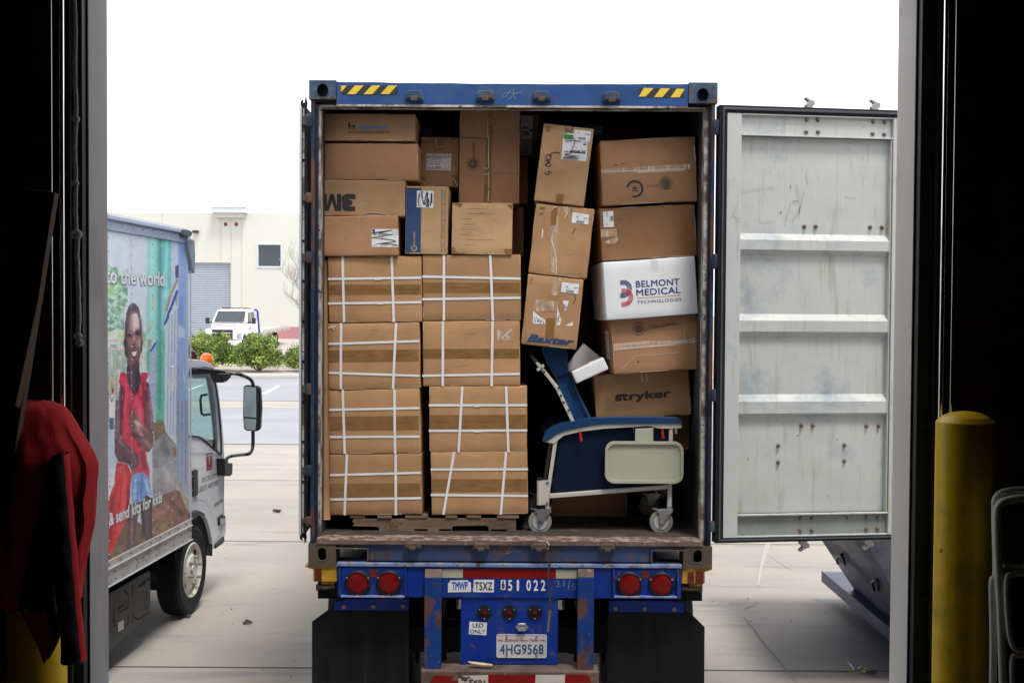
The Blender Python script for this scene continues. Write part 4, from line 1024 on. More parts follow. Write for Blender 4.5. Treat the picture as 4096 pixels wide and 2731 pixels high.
T1(b, 'Q', 'LED', 562, 860, 690, 908, m_ink, bold=.01, tlf=ql, M=MQ); T1(b, 'Q', 'ONLY', 532, 932, 714, 980, m_ink, bold=.01, tlf=ql, M=MQ); b.build('led_sticker', pl)
c = ql('Q', 1143, 906)
b = MB(); b.poly(MQ, [(c.x - .042, c.y), (c.x - .022, c.y + .024), (c.x + .022, c.y + .024), (c.x + .042, c.y), (c.x + .022, c.y - .020), (c.x - .022, c.y - .020)], 0, .006, m_chrome)
b.box(MQ, c.x - .024, c.y - .018, c.x + .024, c.y + .006, .006, .026, m_chrome); b.build('plate_lamp', pl, bevel=.003)
A, B_ = ql('Q', 843, 1263), ql('Q', 1439, 990)
lp = one('license_plate', pl, lambda b: (b.poly(MQ, rrect(A.x, A.y, B_.x, B_.y, .012), .001, .005, m_plate), b.poly(MQ, rrect(A.x, A.y, B_.x, B_.y, .012), .005, .0068, m_plate, holes=[rrect(A.x + .005, A.y + .005, B_.x - .005, B_.y - .005, .008)[::-1]])))
b = MB(); T1(b, 'Q', '4HG9568', 884, 1105, 1398, 1222, m_navyink, z=.006, bold=.012, tlf=ql, M=MQ, sp=1.05)
T1(b, 'Q', 'California Perm Trailer', 938, 1040, 1345, 1072, m_script, z=.006, bold=.01, shear=.5, tlf=ql, M=MQ)
for x in (860, 1362): b.flat(MQ, [ql('Q', x, 1066), ql('Q', x + 60, 1067), ql('Q', x + 60, 1053), ql('Q', x, 1052)], .006, m_script)
b.build('plate_lettering', lp)
one('plate_bolt', lp, lambda b: [b.cyl(MQ, *ql('Q', x, y), .0065, .005, .012, m_bolt, 8) for x, y in ((966, 1016), (1315, 1018), (964, 1235), (1315, 1236))])
# bumper
MB_ = front(TY - .075)
def bl_(r, x, y): return loc(MB_, r, x, y)
A, B_ = bl_('Q', -60, 1470), bl_('Q', 2058, 1352)
A = bl_('G', 718, 880)
tz1 = tl('Q', 1000, 1352).y; bz_ = bl_('Q', 1000, 1425).y; low = bl_('Q', 1000, 1590).y
o = one('bumper', ch, lambda b: b.poly(frame((A.x, TY, 0), (0, -1, 0), (0, 0, 1), (-1, 0, 0)), [(-.03, low), (.075, low), (.075, bz_ - .004), (.070, bz_), (-.03, tz1)], -(bl_('Q', 2055, 1430).x - A.x), 0, m_bump), bevel=.004)
b = MB()
def bq(pts, m): b.flat(MB_, [bl_('Q', *p) for p in pts], .0012, m)
bq([(50, 1562), (395, 1562), (390, 1478), (125, 1474), (95, 1510)], m_redref); bq([(395, 1562), (746, 1564), (746, 1470), (392, 1478)], m_whiteref2)
bq([(747, 1564), (1300, 1564), (1306, 1466), (748, 1468)], m_redref); bq([(1301, 1564), (1652, 1560), (1654, 1466), (1307, 1466)], m_whiteref2); bq([(1653, 1560), (1960, 1555), (1925, 1468), (1655, 1466)], m_redref)
b.build('reflective_tape', o)
b = MB()
for k in range(46):
    x = random.uniform(310, 715); y = 1502 + 18 * math.sin(x * .012) + random.uniform(-6, 42)
    c = bl_('Q', x, min(y, 1552)); b.disc(MB_, c.x, c.y, random.uniform(.004, .011), .0016 + random.random() * .0008, m_bump, 7)
b.build('torn_patch', o)
# flap brackets and mud flaps
MR_ = front(TY + .10)
def rl(r, x, y): return loc(MR_, r, x, y)
for s, br, fl, bo in ((-1, ('P', [(503, 1392), (1352, 1395), (1352, 1262), (650, 1265), (600, 1290), (503, 1292)]), ('P', [(503, 1385), (1355, 1390)]), ('P', [(617, 1355), (952, 1352), (1290, 1347)])),
                      (1, ('X', [(215, 858), (952, 866), (957, 785), (905, 770), (822, 750), (215, 748)]), ('X', []), ('X', [(275, 822), (566, 826), (860, 830)]))):
    o = one('flap_bracket', ch, lambda b: b.poly(MR_, [rl(br[0], *p) for p in br[1]], -.02, .004, m_chassis))
    one('bolt', o, lambda b: [b.cyl(MR_, *rl(bo[0], *p), .014, .004, .012, m_bolt, 8) for p in bo[1]])
    if s < 0: q = [rl('P', 503, 1330), rl('P', 430, 1400), rl('P', 245, 1535), rl('V', 715, 1720), rl('V', 938, 1720), rl('P', 1352, 1340)]
    else: q = [rl('X', 215, 800), rl('V', 1389, 1720), rl('V', 1618, 1720), rl('X', 1170, 1020), rl('X', 1080, 930), rl('X', 950, 810)]
    one('mud_flap', ch, lambda b: b.poly(MR_, q, -.03, -.021, m_flap))
# running gear
def wheel(name, parent, c, R, w, ax, m_r, dual=False):
    """wheel turned about the direction ax (pointing outward)"""
    ax = Vector(ax).normalized(); up = Vector((0, 0, 1)); t = up.cross(ax).normalized()
    M = frame(c, t, up, ax)
    ty = one(name, parent, lambda b: (b.lathe(M, [(R * .62, -w / 2), (R * .9, -w / 2), (R * .985, -w * .42), (R, -w * .3), (R, w * .3), (R * .985, w * .42), (R * .9, w / 2), (R * .62, w / 2 - .01), (R * .60, w / 2 - .03)], m_tyre, 40),
        [b.lathe(M, [(R + .0005, x * w), (R - .012, (x + .012) * w), (R - .012, (x + .03) * w), (R + .0005, (x + .042) * w)], m_under, 40) for x in (-.26, -.12, .08, .22)]))
    return ty, M
for i, y in enumerate((8.42, 9.70)):
    for s in (-1, 1):
        for k, off in enumerate((1.115, .80)):
            w_, M = wheel('wheel', ch, (s * off, y, .505), .505, .27, (s, 0, 0), m_tyre)
            one('rim', w_, lambda b: b.lathe(M, [(.30, .10), (.29, .02), (.20, -.02), (.10, .0), (.0005, .02)], m_zinc, 24))
    one('axle', ch, lambda b: b.tube([(-1.1, y, .51), (1.1, y, .51)], .065, m_under, n=12))
for s in (-1, 1):
    one('frame_rail', ch, lambda b: b.box(I4, s * .46 - .05, CY + .1, s * .46 + .05, CY + 12, .86, 1.14, m_under))
    one('suspension', ch, lambda b: (b.box(I4, s * .55 - .06, 7.9, s * .55 + .06, 9.9, .62, .80, m_under), b.box(I4, s * .5 - .10, 8.65, s * .5 + .10, 9.05, .45, .86, m_under),
        b.tube([(s * .47, 8.1, .30), (s * .47, 8.1, .78)], .03, m_under, n=8), b.box(I4, s * .47 - .07, 8.04, s * .47 + .07, 8.16, .37, .43, m_under)))
one('brake_chamber', ch, lambda b: (b.tube([(-.48, 8.0, .86), (-.30, 8.0, .80)], .05, m_under, n=12), b.tube([(.30, 8.0, .80), (.48, 8.0, .86)], .05, m_under, n=12),
    b.tube([(-.62, 8.0, .8), (-.52, 7.9, .72), (-.42, 7.7, .70), (-.30, 7.6, .72)], .012, m_under, n=6)))
one('cross_member', ch, lambda b: (b.box(I4, -.8, 7.75, .8, 7.85, .46, .63, m_under) ,))
for s in (-1, 1): one('landing_leg', ch, lambda b: b.box(I4, s * .75 - .06, 16.4, s * .75 + .06, 16.55, .02, .9, m_under))
# hanging dark strap, splinter of wood
b = MB(); MS = front(CY - .065)
b.ribbon(MS, [loc(MS, 'Q', x, y) for x, y in [(1440, -85), (1455, -40), (1462, 20), (1470, 110), (1462, 200), (1458, 300), (1466, 420), (1474, 560), (1478, 680), (1472, 780), (1468, 880), (1450, 968)]], .012, 0, m_mulch_dark := mat('worn_strap', (.035, .03, .026), .8, var=.3))
b.ribbon(MS @ Matrix.Rotation(0, 4, 'Z'), [loc(MS, 'Q', x, y) for x, y in [(1478, 700), (1464, 820), (1452, 960)]], .014, .003, mat('frayed_strap', (.16, .11, .07), .9, var=.3))
b.tube([at('Q', 1440, -95, CY - .03), at('Q', 1460, -70, CY - .045), at('Q', 1455, -20, CY - .062)], .006, m_zinc, n=6)
tag(b.build('hanging_strap'), 'frayed dark strap hanging from the container sill over the blue beam', 'strap')
b = MB(); Ms = frame(at('Q', 660, 1346, TY - .035), (1, -.05, -.05), (.15, .9, .35), (0, -.35, .9))
b.poly(Ms, [(-.082, .012), (-.06, -.004), (.0, -.014), (.068, -.012), (.070, .0), (.02, .008), (-.03, .012)], 0, .008, mat('split_wood', (.50, .36, .20), .8, var=.2, vs=20)); tag(b.build('wood_splinter'), 'pale wood splinter lying on the trailer bumper', 'wood splinter')
m_cutd = mat('rubbed_cardboard', (.60, .46, .32), .9, var=.1)
m_creas = mat('cardboard_crease', (.34, .20, .10), .9, var=.1)
# ================================================================== BOXES
BXY = 7.28
class Carton:
    def __init__(s, label, r, quad, Y=BXY, d=.45, yaw=0., m='tan', amp=.003, name='cardboard_box', cat='cardboard box', group=None, crush=0.):
        TL, TR, BR, BL = [at(r, x, y, Y) for x, y in quad]
        c = (TL + TR + BR + BL) / 4; hv = (TL - BL) + (TR - BR); ex = ((TR - TL) + (BR - BL) + Vector((hv.z, 0, -hv.x))).normalized(); w = ((TR - TL).length + (BR - BL).length) / 2
        ey = Vector((0, -1, 0)).cross(ex); ey = Vector((-ex.z, 0, ex.x)); h = ((TL - BL).length + (TR - BR).length) / 2
        M = Matrix.Translation(c) @ Matrix.Rotation(rad(yaw), 4, 'Z') @ frame((0, 0, 0), ex, ey, (0, -1, 0))
        w /= math.cos(rad(yaw)); s.w, s.h, s.d, s.M, s.amp, s.sd = w, h, d, M, amp, random.random() * 50
        s.mat = CM[m] if isinstance(m, str) else m
        r0 = .007
        def ax(L, n): return sorted(set([-L / 2, -L / 2 + r0 * .4, -L / 2 + r0] + [-L / 2 + r0 + (L - 2 * r0) * i / n for i in range(1, n)] + [L / 2 - r0, L / 2 - r0 * .4, L / 2]))
        xs, ys, zs = ax(w, 12), ax(h, 8), ax(d, 3)
        b = MB(); half = Vector((w / 2, h / 2, d / 2))
        def pt(x, y, z):
            p = Vector((x, y, z)); q = Vector([max(-half[i] + r0, min(half[i] - r0, p[i])) for i in range(3)]); e = p - q
            if e.length > 1e-9: p = q + e.normalized() * r0
            p.z -= d / 2; f = s.disp(x, y)
            p.z += f * (1 if z > d / 2 - .001 else .3)
            if abs(abs(x) - w / 2) < .01: p.x += amp * .8 * noise.noise(Vector((y * 6, z * 5, s.sd + 9)))
            if abs(abs(y) - h / 2) < .01: p.y += amp * .8 * noise.noise(Vector((x * 6, z * 5, s.sd + 3)))
            return p
        def grid(a, b_, f):
            vs = [f(p, q) for q in b_ for p in a]; n = len(a)
            b.add(vs, [(j * n + i, j * n + i + 1, (j + 1) * n + i + 1, (j + 1) * n + i) for j in range(len(b_) - 1) for i in range(n - 1)], s.mat, M, True)
        grid(xs, ys, lambda x, y: pt(x, y, d / 2)); grid(xs[::-1], ys, lambda x, y: pt(x, y, -d / 2))
        grid(zs, ys[::-1], lambda z, y: pt(w / 2, y, z)); grid(zs, ys, lambda z, y: pt(-w / 2, y, z))
        grid(xs, zs[::-1], lambda x, z: pt(x, h / 2, z)); grid(xs, zs, lambda x, z: pt(x, -h / 2, z))
        b.mats = [s.mat]; b.m = [0] * len(b.f)
        s.o = b.build(name, None, fixn=True); tag(s.o, label, cat, group)
        s.acc = MB()
        if name == 'cardboard_box':
            rn = random.Random(s.sd); wb = MB()
            for k in range(9):      # rubbed edges
                e = rn.randrange(4); L = rn.uniform(.03, .16); a = rn.uniform(-.45, .4)
                if e < 2: x0 = a * w; y0 = (h / 2 - .004) * (1 if e else -1); P_ = [(x0, y0), (x0 + L, y0)]
                else: y0 = a * h; x0 = (w / 2 - .004) * (1 if e == 2 else -1); P_ = [(x0, y0), (x0, y0 + L * .7)]
                P_ = [(max(-w / 2 + .004, min(w / 2 - .004, p[0])), max(-h / 2 + .004, min(h / 2 - .004, p[1]))) for p in P_]
                wb.ribbon(M, P_, rn.uniform(.0015, .004), .0009, m_cutd, s.disp)
            for k in range(2):      # creases and scuffs
                x0, y0 = rn.uniform(-.42, .3) * w, rn.uniform(-.42, .42) * h; a = rn.uniform(-.5, .5); L = rn.uniform(.02, .09)
                wb.ribbon(M, [(x0, y0), (x0 + L * .5, y0 + L * .5 * a + rn.uniform(-.004, .004)), (x0 + L, y0 + L * a)], rn.uniform(.0012, .0026), .0009, m_creas, s.disp)
            wb.build('scuff', s.o)
    def disp(s, x, y):
        e = min(1, (s.w / 2 - abs(x)) / .05, (s.h / 2 - abs(y)) / .05); e = max(0, e)
        return e * s.amp * (1.2 * noise.noise(Vector((x * 3.5, y * 3.5, s.sd))) + .5 * noise.noise(Vector((x * 11, y * 11, s.sd + 4))) + .5)
    def l(s, r, x, y): return loc(s.M, r, x, y)
    def q(s, r, pts, m, z=.0012, b=None): (b or s.acc).flat(s.M, [s.l(r, *p) for p in pts], z, m, s.disp, 12 if len(pts) == 4 else 1)
    def t(s, r, txt, x0, y0, x1, y1, m, z=.0016, b=None, rot=0, quad=None, **k):
        """text in a pixel rectangle; quad = origin, end of baseline, top of first letter"""
        if quad: o, e, u = [s.l(r, *p) for p in quad]
        else: o, e, u = s.l(r, x0, y1), s.l(r, x1, y1), s.l(r, x0, y0)
        (b or s.acc).text(s.M, txt, o, e - o, u - o, z, m, dfn=s.disp, **k)
    def line(s, r, pts, w, m, z=.0016, b=None): (b or s.acc).ribbon(s.M, [s.l(r, *p) for p in pts], w, z, m, s.disp)
    def flush(s, name, label=None):
        if s.acc.v: s.acc.build(name, s.o, label=label)
        s.acc = MB()
    def tape(s, r, y0l, y1l, y0r, y1r, xl, xr, m=None):
        m = m or m_tape; q = [(xl, y1l), (xr, y1r), (xr, y0r), (xl, y0l)]; s.q(r, q, m, .0010)
        ym, yn = (y0l + y1l) / 2, (y0r + y1r) / 2
        a, c = s.l(r, xl, y0l), s.l(r, xl, y1l); rnd = random.Random(xl + y0l)
        k = 14
        pts = [(xl + (xr - xl) * i / k, ym + (yn - ym) * i / k + rnd.uniform(-2, 2)) for i in range(k + 1)]
        for i in range(k):
            if rnd.random() < .93: s.line(r, pts[i:i + 2], .0016, rnd.choice([m_sheen, m_tdark, m_tdark, m_tdark]) , .0016)
        s.flush('tape')
    def barcode(s, r, x0, y0, x1, y1, b=None, n=26):
        rnd = random.Random(x0 + y0); x = x0
        while x < x1:
            w = (x1 - x0) / n * rnd.choice((.4, .8, 1.2)); s.q(r, [(x, y1), (x + w, y1), (x + w, y0), (x, y0)], m_ink, .0021, b); x += w + (x1 - x0) / n * rnd.choice((.5, .8, 1.1))
    def micro(s, r, quad, n=3, b=None, dens=.6):
        """rows of tiny print between corners TL,TR,BR,BL"""
        TL, TR, BR, BL = [Vector(p) for p in quad]; rnd = random.Random(TL.x + TL.y * 3)
        for j in range(n):
            v = (j + .5) / n; u = 0; hh = .22 / n
            while u < .97:
                w = rnd.uniform(.03, .12); 
                if rnd.random() < dens:
                    P_ = lambda a, c: tuple((TL * (1 - a) + TR * a) * (1 - c) + (BL * (1 - a) + BR * a) * c)
                    s.q(r, [P_(u, v + hh), P_(min(1, u + w), v + hh), P_(min(1, u + w), v - hh), P_(u, v - hh)], m_stampgrey, .0021, b)
                u += w + .02
m_stampgrey = mat('fine_print', (.22, .22, .25), .6, var=0)
GP = 'strapped boxes on the pallet'; GL = 'loose boxes at the upper left of the container'; GR_ = 'boxes stacked at the right of the container'; GK = 'boxes deeper in the container'

# ---- upper left
c = Carton('long flat box with black and blue healthcare lettering, top left of the load', 'C', [(283, 350), (1040, 362), (1040, 580), (285, 573)], d=.42, m='tan', group=GL)
LG = [[(497, 482), (497, 432), (511, 424), (511, 470), (503, 482)], [(515, 470), (515, 452), (531, 450), (531, 482), (524, 482), (524, 458)], [(533, 470), (533, 450), (552, 450), (550, 472), (546, 483), (538, 483), (541, 458)]]
for g in LG: c.q('C', [g[0], *g[1:]] if len(g) != 4 else g, m_ink)
c.q('C', [(497, 470), (511, 470), (503, 482), (497, 482)], m_ink)
c.t('C', 'healthmark', 568, 444, 826, 487, m_cyan, bold=.012)
c.t('C', 'HEALTH CARE PRODUCTS | HMARK.COM', 495, 502, 829, 523, m_ink, bold=.008); c.flush('printed_logo')
Carton('plain reddish brown box under the flat healthcare box', 'C', [(285, 598), (1063, 600), (1063, 906), (286, 888)], d=.44, m='red', yaw=-1, group=GL)
c = Carton('tan box with upside down black number and letter print at its left end', 'C', [(247, 893), (960, 902), (956, 1194), (247, 1185)], Y=7.27, d=.42, m='tan', yaw=-1, group=GL)
c.t('C', '3', 0, 0, 0, 0, m_ink, quad=[(556, 1010), (442, 1010), (556, 1150)], bold=.06)
mq = lambda a, e: (440 - 156 * a, 1010 + 138 * e)
c.q('C', [mq(*p) for p in [(0, 0), (0, 1), (.34, 1), (.5, .42), (.66, 1), (1, 1), (1, 0), (.76, 0), (.76, .72), (.60, 0), (.40, 0), (.24, .72), (.24, 0)]], m_ink)
c.flush('printed_logo')
c.line('C', [(600, 1175), (640, 1165), (690, 1158), (740, 1163), (790, 1172), (830, 1184)], .004, m_cut, .002); c.line('C', [(610, 1183), (690, 1170), (800, 1182)], .003, m_stamp, .002); c.flush('crease')
c = Carton('box with scribbled white sterile label, directly below the upside down print', 'C', [(247, 1190), (897, 1190), (903, 1511), (247, 1521)], Y=7.26, d=.42, m='red', yaw=-1.5, group=GL)
c.q('C', [(686, 1441), (903, 1443), (903, 1297), (686, 1295)], m_label); b = MB()
c.q('C', [(692, 1320), (712, 1320), (712, 1298), (692, 1298)], m_ink, .0021, b); c.t('C', 'EBSI1535A', 694, 1329, 787, 1343, m_ink, b=b, bold=.01, z=.0022); c.t('C', 'STERILE', 692, 1424, 732, 1431, m_ink, b=b, z=.0022); c.t('C', '003', 862, 1356, 882, 1364, m_ink, b=b, z=.0022)
c.micro('C', [(695, 1346), (800, 1346), (800, 1372), (695, 1372)], 3, b); c.micro('C', [(760, 1414), (890, 1414), (890, 1435), (760, 1435)], 3, b); c.micro('C', [(845, 1300), (900, 1300), (900, 1345), (845, 1345)], 4, b)
for pts in ([(688, 1328), (760, 1318), (850, 1306), (820, 1312), (740, 1330), (800, 1336), (862, 1340), (790, 1350), (682, 1368), (780, 1376), (870, 1388), (885, 1396), (800, 1408), (715, 1416), (800, 1414), (880, 1422), (900, 1432)],): c.line('C', pts, .005, m_ink, .0026, b)
c.flush('shipping_label'); b.build('label_print', c.o)
c = Carton('tall tan box with white basin label and taped corners behind the blue striped box', 'C', [(1083, 545), (1394, 548), (1390, 957), (1083, 943)], Y=7.52, d=.36, m='tan', group=GL)
c.q('C', [(1088, 598), (1393, 600), (1394, 553), (1086, 550)], m_tape, .001); c.q('C', [(1192, 655), (1260, 655), (1277, 592), (1192, 592)], m_tape, .0018); c.q('C', [(1084, 935), (1110, 935), (1132, 872), (1084, 862)], m_tape, .001); c.q('C', [(1342, 955), (1390, 956), (1392, 855), (1342, 853)], m_tape, .001)
for p in ([(1105, 555), (1130, 568), (1160, 560)], [(1205, 560), (1215, 640), (1260, 620)], [(1385, 560), (1360, 600)], [(1350, 880), (1372, 920), (1385, 950)], [(1095, 900), (1118, 930)]): c.line('C', p, .003, m_glint, .0024)
c.flush('tape'); c.q('C', [(1129, 815), (1331, 820), (1334, 685), (1131, 681)], m_label); b = MB()
c.t('C', 'EMESIS BASIN MAUVE', 1156, 703, 1328, 718, m_navyink, b=b, z=.0022); c.t('C', 'Emesis Cuenca Malva', 1172, 722, 1254, 732, m_navyink, b=b, z=.0022); c.t('C', 'Bassin D\'emese Mauve', 1170, 741, 1260, 751, m_navyink, b=b, z=.0022)
c.t('C', '10 x 25', 1136, 792, 1190, 807, m_bel, b=b, bold=.03, z=.0022); c.q('C', [(1138, 722), (1148, 722), (1148, 703), (1138, 703)], m_bel, .0022, b); c.q('C', [(1138, 750), (1140, 752), (1148, 740), (1138, 740)], m_bel, .0022, b)
c.barcode('C', 1206, 788, 1246, 808, b, 14); c.micro('C', [(1136, 762), (1260, 762), (1260, 774), (1136, 774)], 1, b, .8); c.micro('C', [(1272, 792), (1326, 792), (1326, 815), (1272, 815)], 4, b); c.micro('C', [(1136, 687), (1326, 690), (1326, 697), (1136, 694)], 1, b, .4)
c.q('C', [(1131, 701), (1333, 705), (1333, 703), (1131, 699)], m_ink, .0022, b); c.flush('product_label'); b.build('label_print', c.o)
c = Carton('tan box with navy band down its left side and scribbled label', 'C', [(967, 945), (1312, 950), (1302, 1500), (958, 1497)], Y=7.27, d=.40, m='pale', group=GL)
c.q('C', [(962, 1484), (1085, 1486), (1090, 962), (968, 960)], m_navyink, .001); c.flush('navy_band')
c.t('C', 'HALYARD', 0, 0, 0, 0, CM['pale'], quad=[(1041, 1435), (1041, 1320), (1022, 1435)], bold=.01, z=.002); o_ = c.l('C', 1031, 1452); c.acc.disc(c.M, o_.x, o_.y, .019, .0018, CM['pale'], 24, r2=.013, dfn=c.disp); c.t('C', 'H', 0, 0, 0, 0, CM['pale'], quad=[(1036, 1459), (1036, 1446), (1026, 1459)], bold=.02, z=.002)
c.flush('printed_logo'); b = MB()
for x in (1253, 1281): c.line('C', [(x + 4, 965), (x, 1488)], .0022, m_ink, .0016, b)
for y in (1095, 1226, 1357): c.line('C', [(1254, y), (1282, y)], .002, m_ink, .0016, b)
for y0, y1 in ((985, 1060), (1130, 1180), (1262, 1325), (1410, 1440)): c.line('C', [(1268, y0), (1267, y1)], .005, m_stampgrey, .0016, b)
b.build('side_print', c.o)
c.q('C', [(1053, 1118), (1187, 1125), (1191, 986), (1055, 983)], m_label, .002); b = MB()
c.t('C', '55081 65', 0, 0, 0, 0, m_ink, quad=[(1146, 1118), (1146, 994), (1128, 1118)], z=.0028, bold=.03, b=b)
c.micro('C', [(1062, 1118), (1062, 1010), (1115, 1010), (1115, 1118)], 5, b); c.q('C', [(1166, 1085), (1180, 1088), (1180, 1005), (1166, 1005)], m_ink, .003, b)
for p in ([(1070, 1115), (1066, 1060), (1076, 1000)], [(1090, 992), (1098, 1040), (1108, 1095), (1116, 1100), (1122, 1040), (1128, 1010), (1150, 1060), (1165, 1110), (1172, 1030)], [(1135, 1000), (1150, 1110)], [(1120, 1085), (1150, 1118)], [(1088, 990), (1108, 998)]): c.line('C', p, .006, m_ink, .0034, b)
c.flush('shipping_label'); b.build('label_print', c.o)
c = Carton('very tall box standing on end with tape seam, flap and round maker stamp', 'C', [(1407, 322), (1892, 322), (1888, 1097), (1392, 1080)], Y=7.46, d=.5, m='red', yaw=-1, group=GL)
c.tape('C', 0, 0, 0, 0, 0, 0) if False else None
c.q('C', [(1599, 1076), (1657, 1078), (1676, 322), (1622, 322)], m_tape, .001)
for p in ([(1630, 322), (1632, 560)], [(1636, 480), (1630, 520), (1640, 560), (1636, 640), (1638, 800)], [(1636, 830), (1640, 960), (1634, 1070)], [(1600, 800), (1630, 805)], [(1600, 850), (1632, 848)]): c.line('C', p, .0035, m_glint, .002)
c.flush('tape')
c.q('C', [(1413, 550), (1625, 555), (1632, 327), (1413, 325)], CM['red'], .004); c.line('C', [(1413, 553), (1626, 557)], .005, m_ink, .003); c.line('C', [(1658, 838), (1880, 845)], .002, m_stamp, .0016); c.line('C', [(1880, 340), (1884, 1080)], .002, m_cut, .0016); c.flush('flap')
o_ = c.l('C', 1512, 765)
for a_, b_ in ((.042, .038), (.030, .0)): c.acc.disc(c.M, o_.x, o_.y, a_, .0016, m_stamp, 30, r2=b_, dfn=c.disp)
c.line('C', [(1492, 765), (1530, 768)], .004, CM['red'], .0022); c.line('C', [(1505, 745), (1505, 785)], .003, CM['red'], .0022)
c.t('C', '22½X14½X8½', 0, 0, 0, 0, m_stamp, quad=[(1523, 710), (1523, 588), (1508, 710)], bold=.01); c.t('C', '58', 0, 0, 0, 0, m_ink, quad=[(1656, 962), (1637, 962), (1656, 976)], bold=.02); c.flush('printed_stamp')
c = Carton('small tan box with dented ribbed face and four taped corners above the right pallet stack', 'C', [(1340, 1075), (1832, 1093), (1828, 1503), (1334, 1500)], Y=7.27, d=.38, m='pale', amp=.004, group=GL)
for g in ([(1342, 1088), (1412, 1118), (1424, 1086), (1345, 1080)], [(1785, 1098), (1828, 1138), (1830, 1096), (1790, 1095)], [(1338, 1495), (1388, 1497), (1352, 1440), (1340, 1440)], [(1775, 1500), (1825, 1502), (1825, 1455), (1762, 1458)]): c.q('C', g, m_tape, .001)
c.flush('tape')
for k in range(22):
    y = 1130 + k * 14; x = 1430 + random.uniform(-60, 60); c.line('C', [(x, y), (x + random.uniform(60, 300), y + random.uniform(0, 3))], .0013, m_cut if k % 3 else m_stamp, .0014)
c.flush('rib_marks')
# ---- deeper boxes glimpsed
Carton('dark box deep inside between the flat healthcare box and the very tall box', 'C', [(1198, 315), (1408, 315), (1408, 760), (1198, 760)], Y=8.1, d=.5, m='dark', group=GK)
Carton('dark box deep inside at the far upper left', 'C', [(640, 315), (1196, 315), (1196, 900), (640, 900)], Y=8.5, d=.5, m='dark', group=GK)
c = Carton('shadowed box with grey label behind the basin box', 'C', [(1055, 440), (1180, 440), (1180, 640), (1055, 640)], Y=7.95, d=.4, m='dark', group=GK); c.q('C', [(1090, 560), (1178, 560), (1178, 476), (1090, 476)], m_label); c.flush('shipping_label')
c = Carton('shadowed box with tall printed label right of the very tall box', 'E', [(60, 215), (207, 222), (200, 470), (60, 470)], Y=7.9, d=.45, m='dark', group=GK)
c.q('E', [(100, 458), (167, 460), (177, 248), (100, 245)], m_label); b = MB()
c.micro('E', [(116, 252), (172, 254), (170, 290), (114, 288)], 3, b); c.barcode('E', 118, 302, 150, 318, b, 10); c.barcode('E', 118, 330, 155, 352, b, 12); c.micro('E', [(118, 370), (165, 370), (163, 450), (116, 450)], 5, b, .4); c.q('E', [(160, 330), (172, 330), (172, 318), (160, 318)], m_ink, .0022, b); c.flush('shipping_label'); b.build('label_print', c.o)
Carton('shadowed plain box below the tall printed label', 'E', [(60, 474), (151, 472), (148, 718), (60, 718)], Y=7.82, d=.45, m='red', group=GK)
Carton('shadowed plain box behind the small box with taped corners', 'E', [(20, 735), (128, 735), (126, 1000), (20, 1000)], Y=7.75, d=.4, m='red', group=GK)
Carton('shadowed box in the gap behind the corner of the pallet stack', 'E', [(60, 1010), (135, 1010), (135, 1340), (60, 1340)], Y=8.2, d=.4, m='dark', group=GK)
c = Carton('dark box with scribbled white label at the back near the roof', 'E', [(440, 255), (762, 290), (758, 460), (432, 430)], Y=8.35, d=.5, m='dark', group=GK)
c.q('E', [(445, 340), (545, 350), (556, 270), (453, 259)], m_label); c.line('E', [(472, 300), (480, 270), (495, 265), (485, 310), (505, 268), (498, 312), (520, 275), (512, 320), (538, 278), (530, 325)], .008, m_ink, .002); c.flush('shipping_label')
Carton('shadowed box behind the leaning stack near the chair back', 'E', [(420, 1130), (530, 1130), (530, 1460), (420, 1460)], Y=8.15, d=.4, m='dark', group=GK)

# ---- pallet stacks
def strapped(label, quad, hs, vs, tp, d=.5, m='strap', extra=None, yaw=0, Y=BXY):
    c = Carton(label, 'D', quad, Y=Y, d=d, m=m, group=GP, amp=.004, yaw=yaw)
    (x0, _), (x1, _), (x2, _), (x3, _) = quad
    c.tape('D', tp[0], tp[1], tp[0] + tp[2], tp[1] + tp[2], x0 + 2, x1 - 3)
    for yl, yr, *jx in hs:
        c.q('D', [(x0 - 1, yl + 6), (x1 + 1, yr + 6), (x1 + 1, yr - 6), (x0 - 1, yl - 6)], m_strap, .0030)
        for j in jx:
            yy = yl + (yr - yl) * (j - x0) / (x1 - x0); c.q('D', [(j, yy + 9), (j + 32, yy + 8), (j + 32, yy - 6), (j, yy - 5)], m_strap, .0042)
        c.flush('strap')
    yt = (quad[0][1] + quad[1][1]) / 2; yb = (quad[2][1] + quad[3][1]) / 2
    for xt, xb in vs:
        c.q('D', [(xb - 6.5, yb), (xb + 6.5, yb), (xt + 6.5, yt), (xt - 6.5, yt)], m_strap, .0046); c.flush('strap')
    return c
strapped('strapped box at the top of the left pallet stack, with two strap seals', [(213, 101), (699, 96), (706, 436), (213, 448)], [(217, 210, 458), (345, 338, 470)], [(289, 296), (545, 556)], (248, 300, -3))
c = strapped('strapped box second from the top of the left pallet stack with a torn tape corner', [(212, 452), (689, 441), (697, 786), (213, 797)], [(556, 541), (706, 722)], [(281, 279), (568, 552)], (590, 652, -6))
c.line('D', [(180, 455), (215, 470), (255, 462)], .006, m_glint, .006); c.line('D', [(195, 490), (225, 465), (245, 478)], .004, m_glint, .006); c.flush('torn_tape')
strapped('strapped box third from the top of the left pallet stack', [(215, 799), (690, 789), (697, 1124), (216, 1136)], [(900, 890), (1042, 1039)], [(289, 300), (560, 563)], (935, 1008, -4), d=.55, yaw=-1)
strapped('strapped box at the bottom of the left pallet stack on the pallet', [(218, 1138), (697, 1127), (705, 1447), (220, 1452)], [(1241, 1228), (1368, 1360)], [(311, 299), (566, 567)], (1285, 1355, -2), d=.55, yaw=-1)
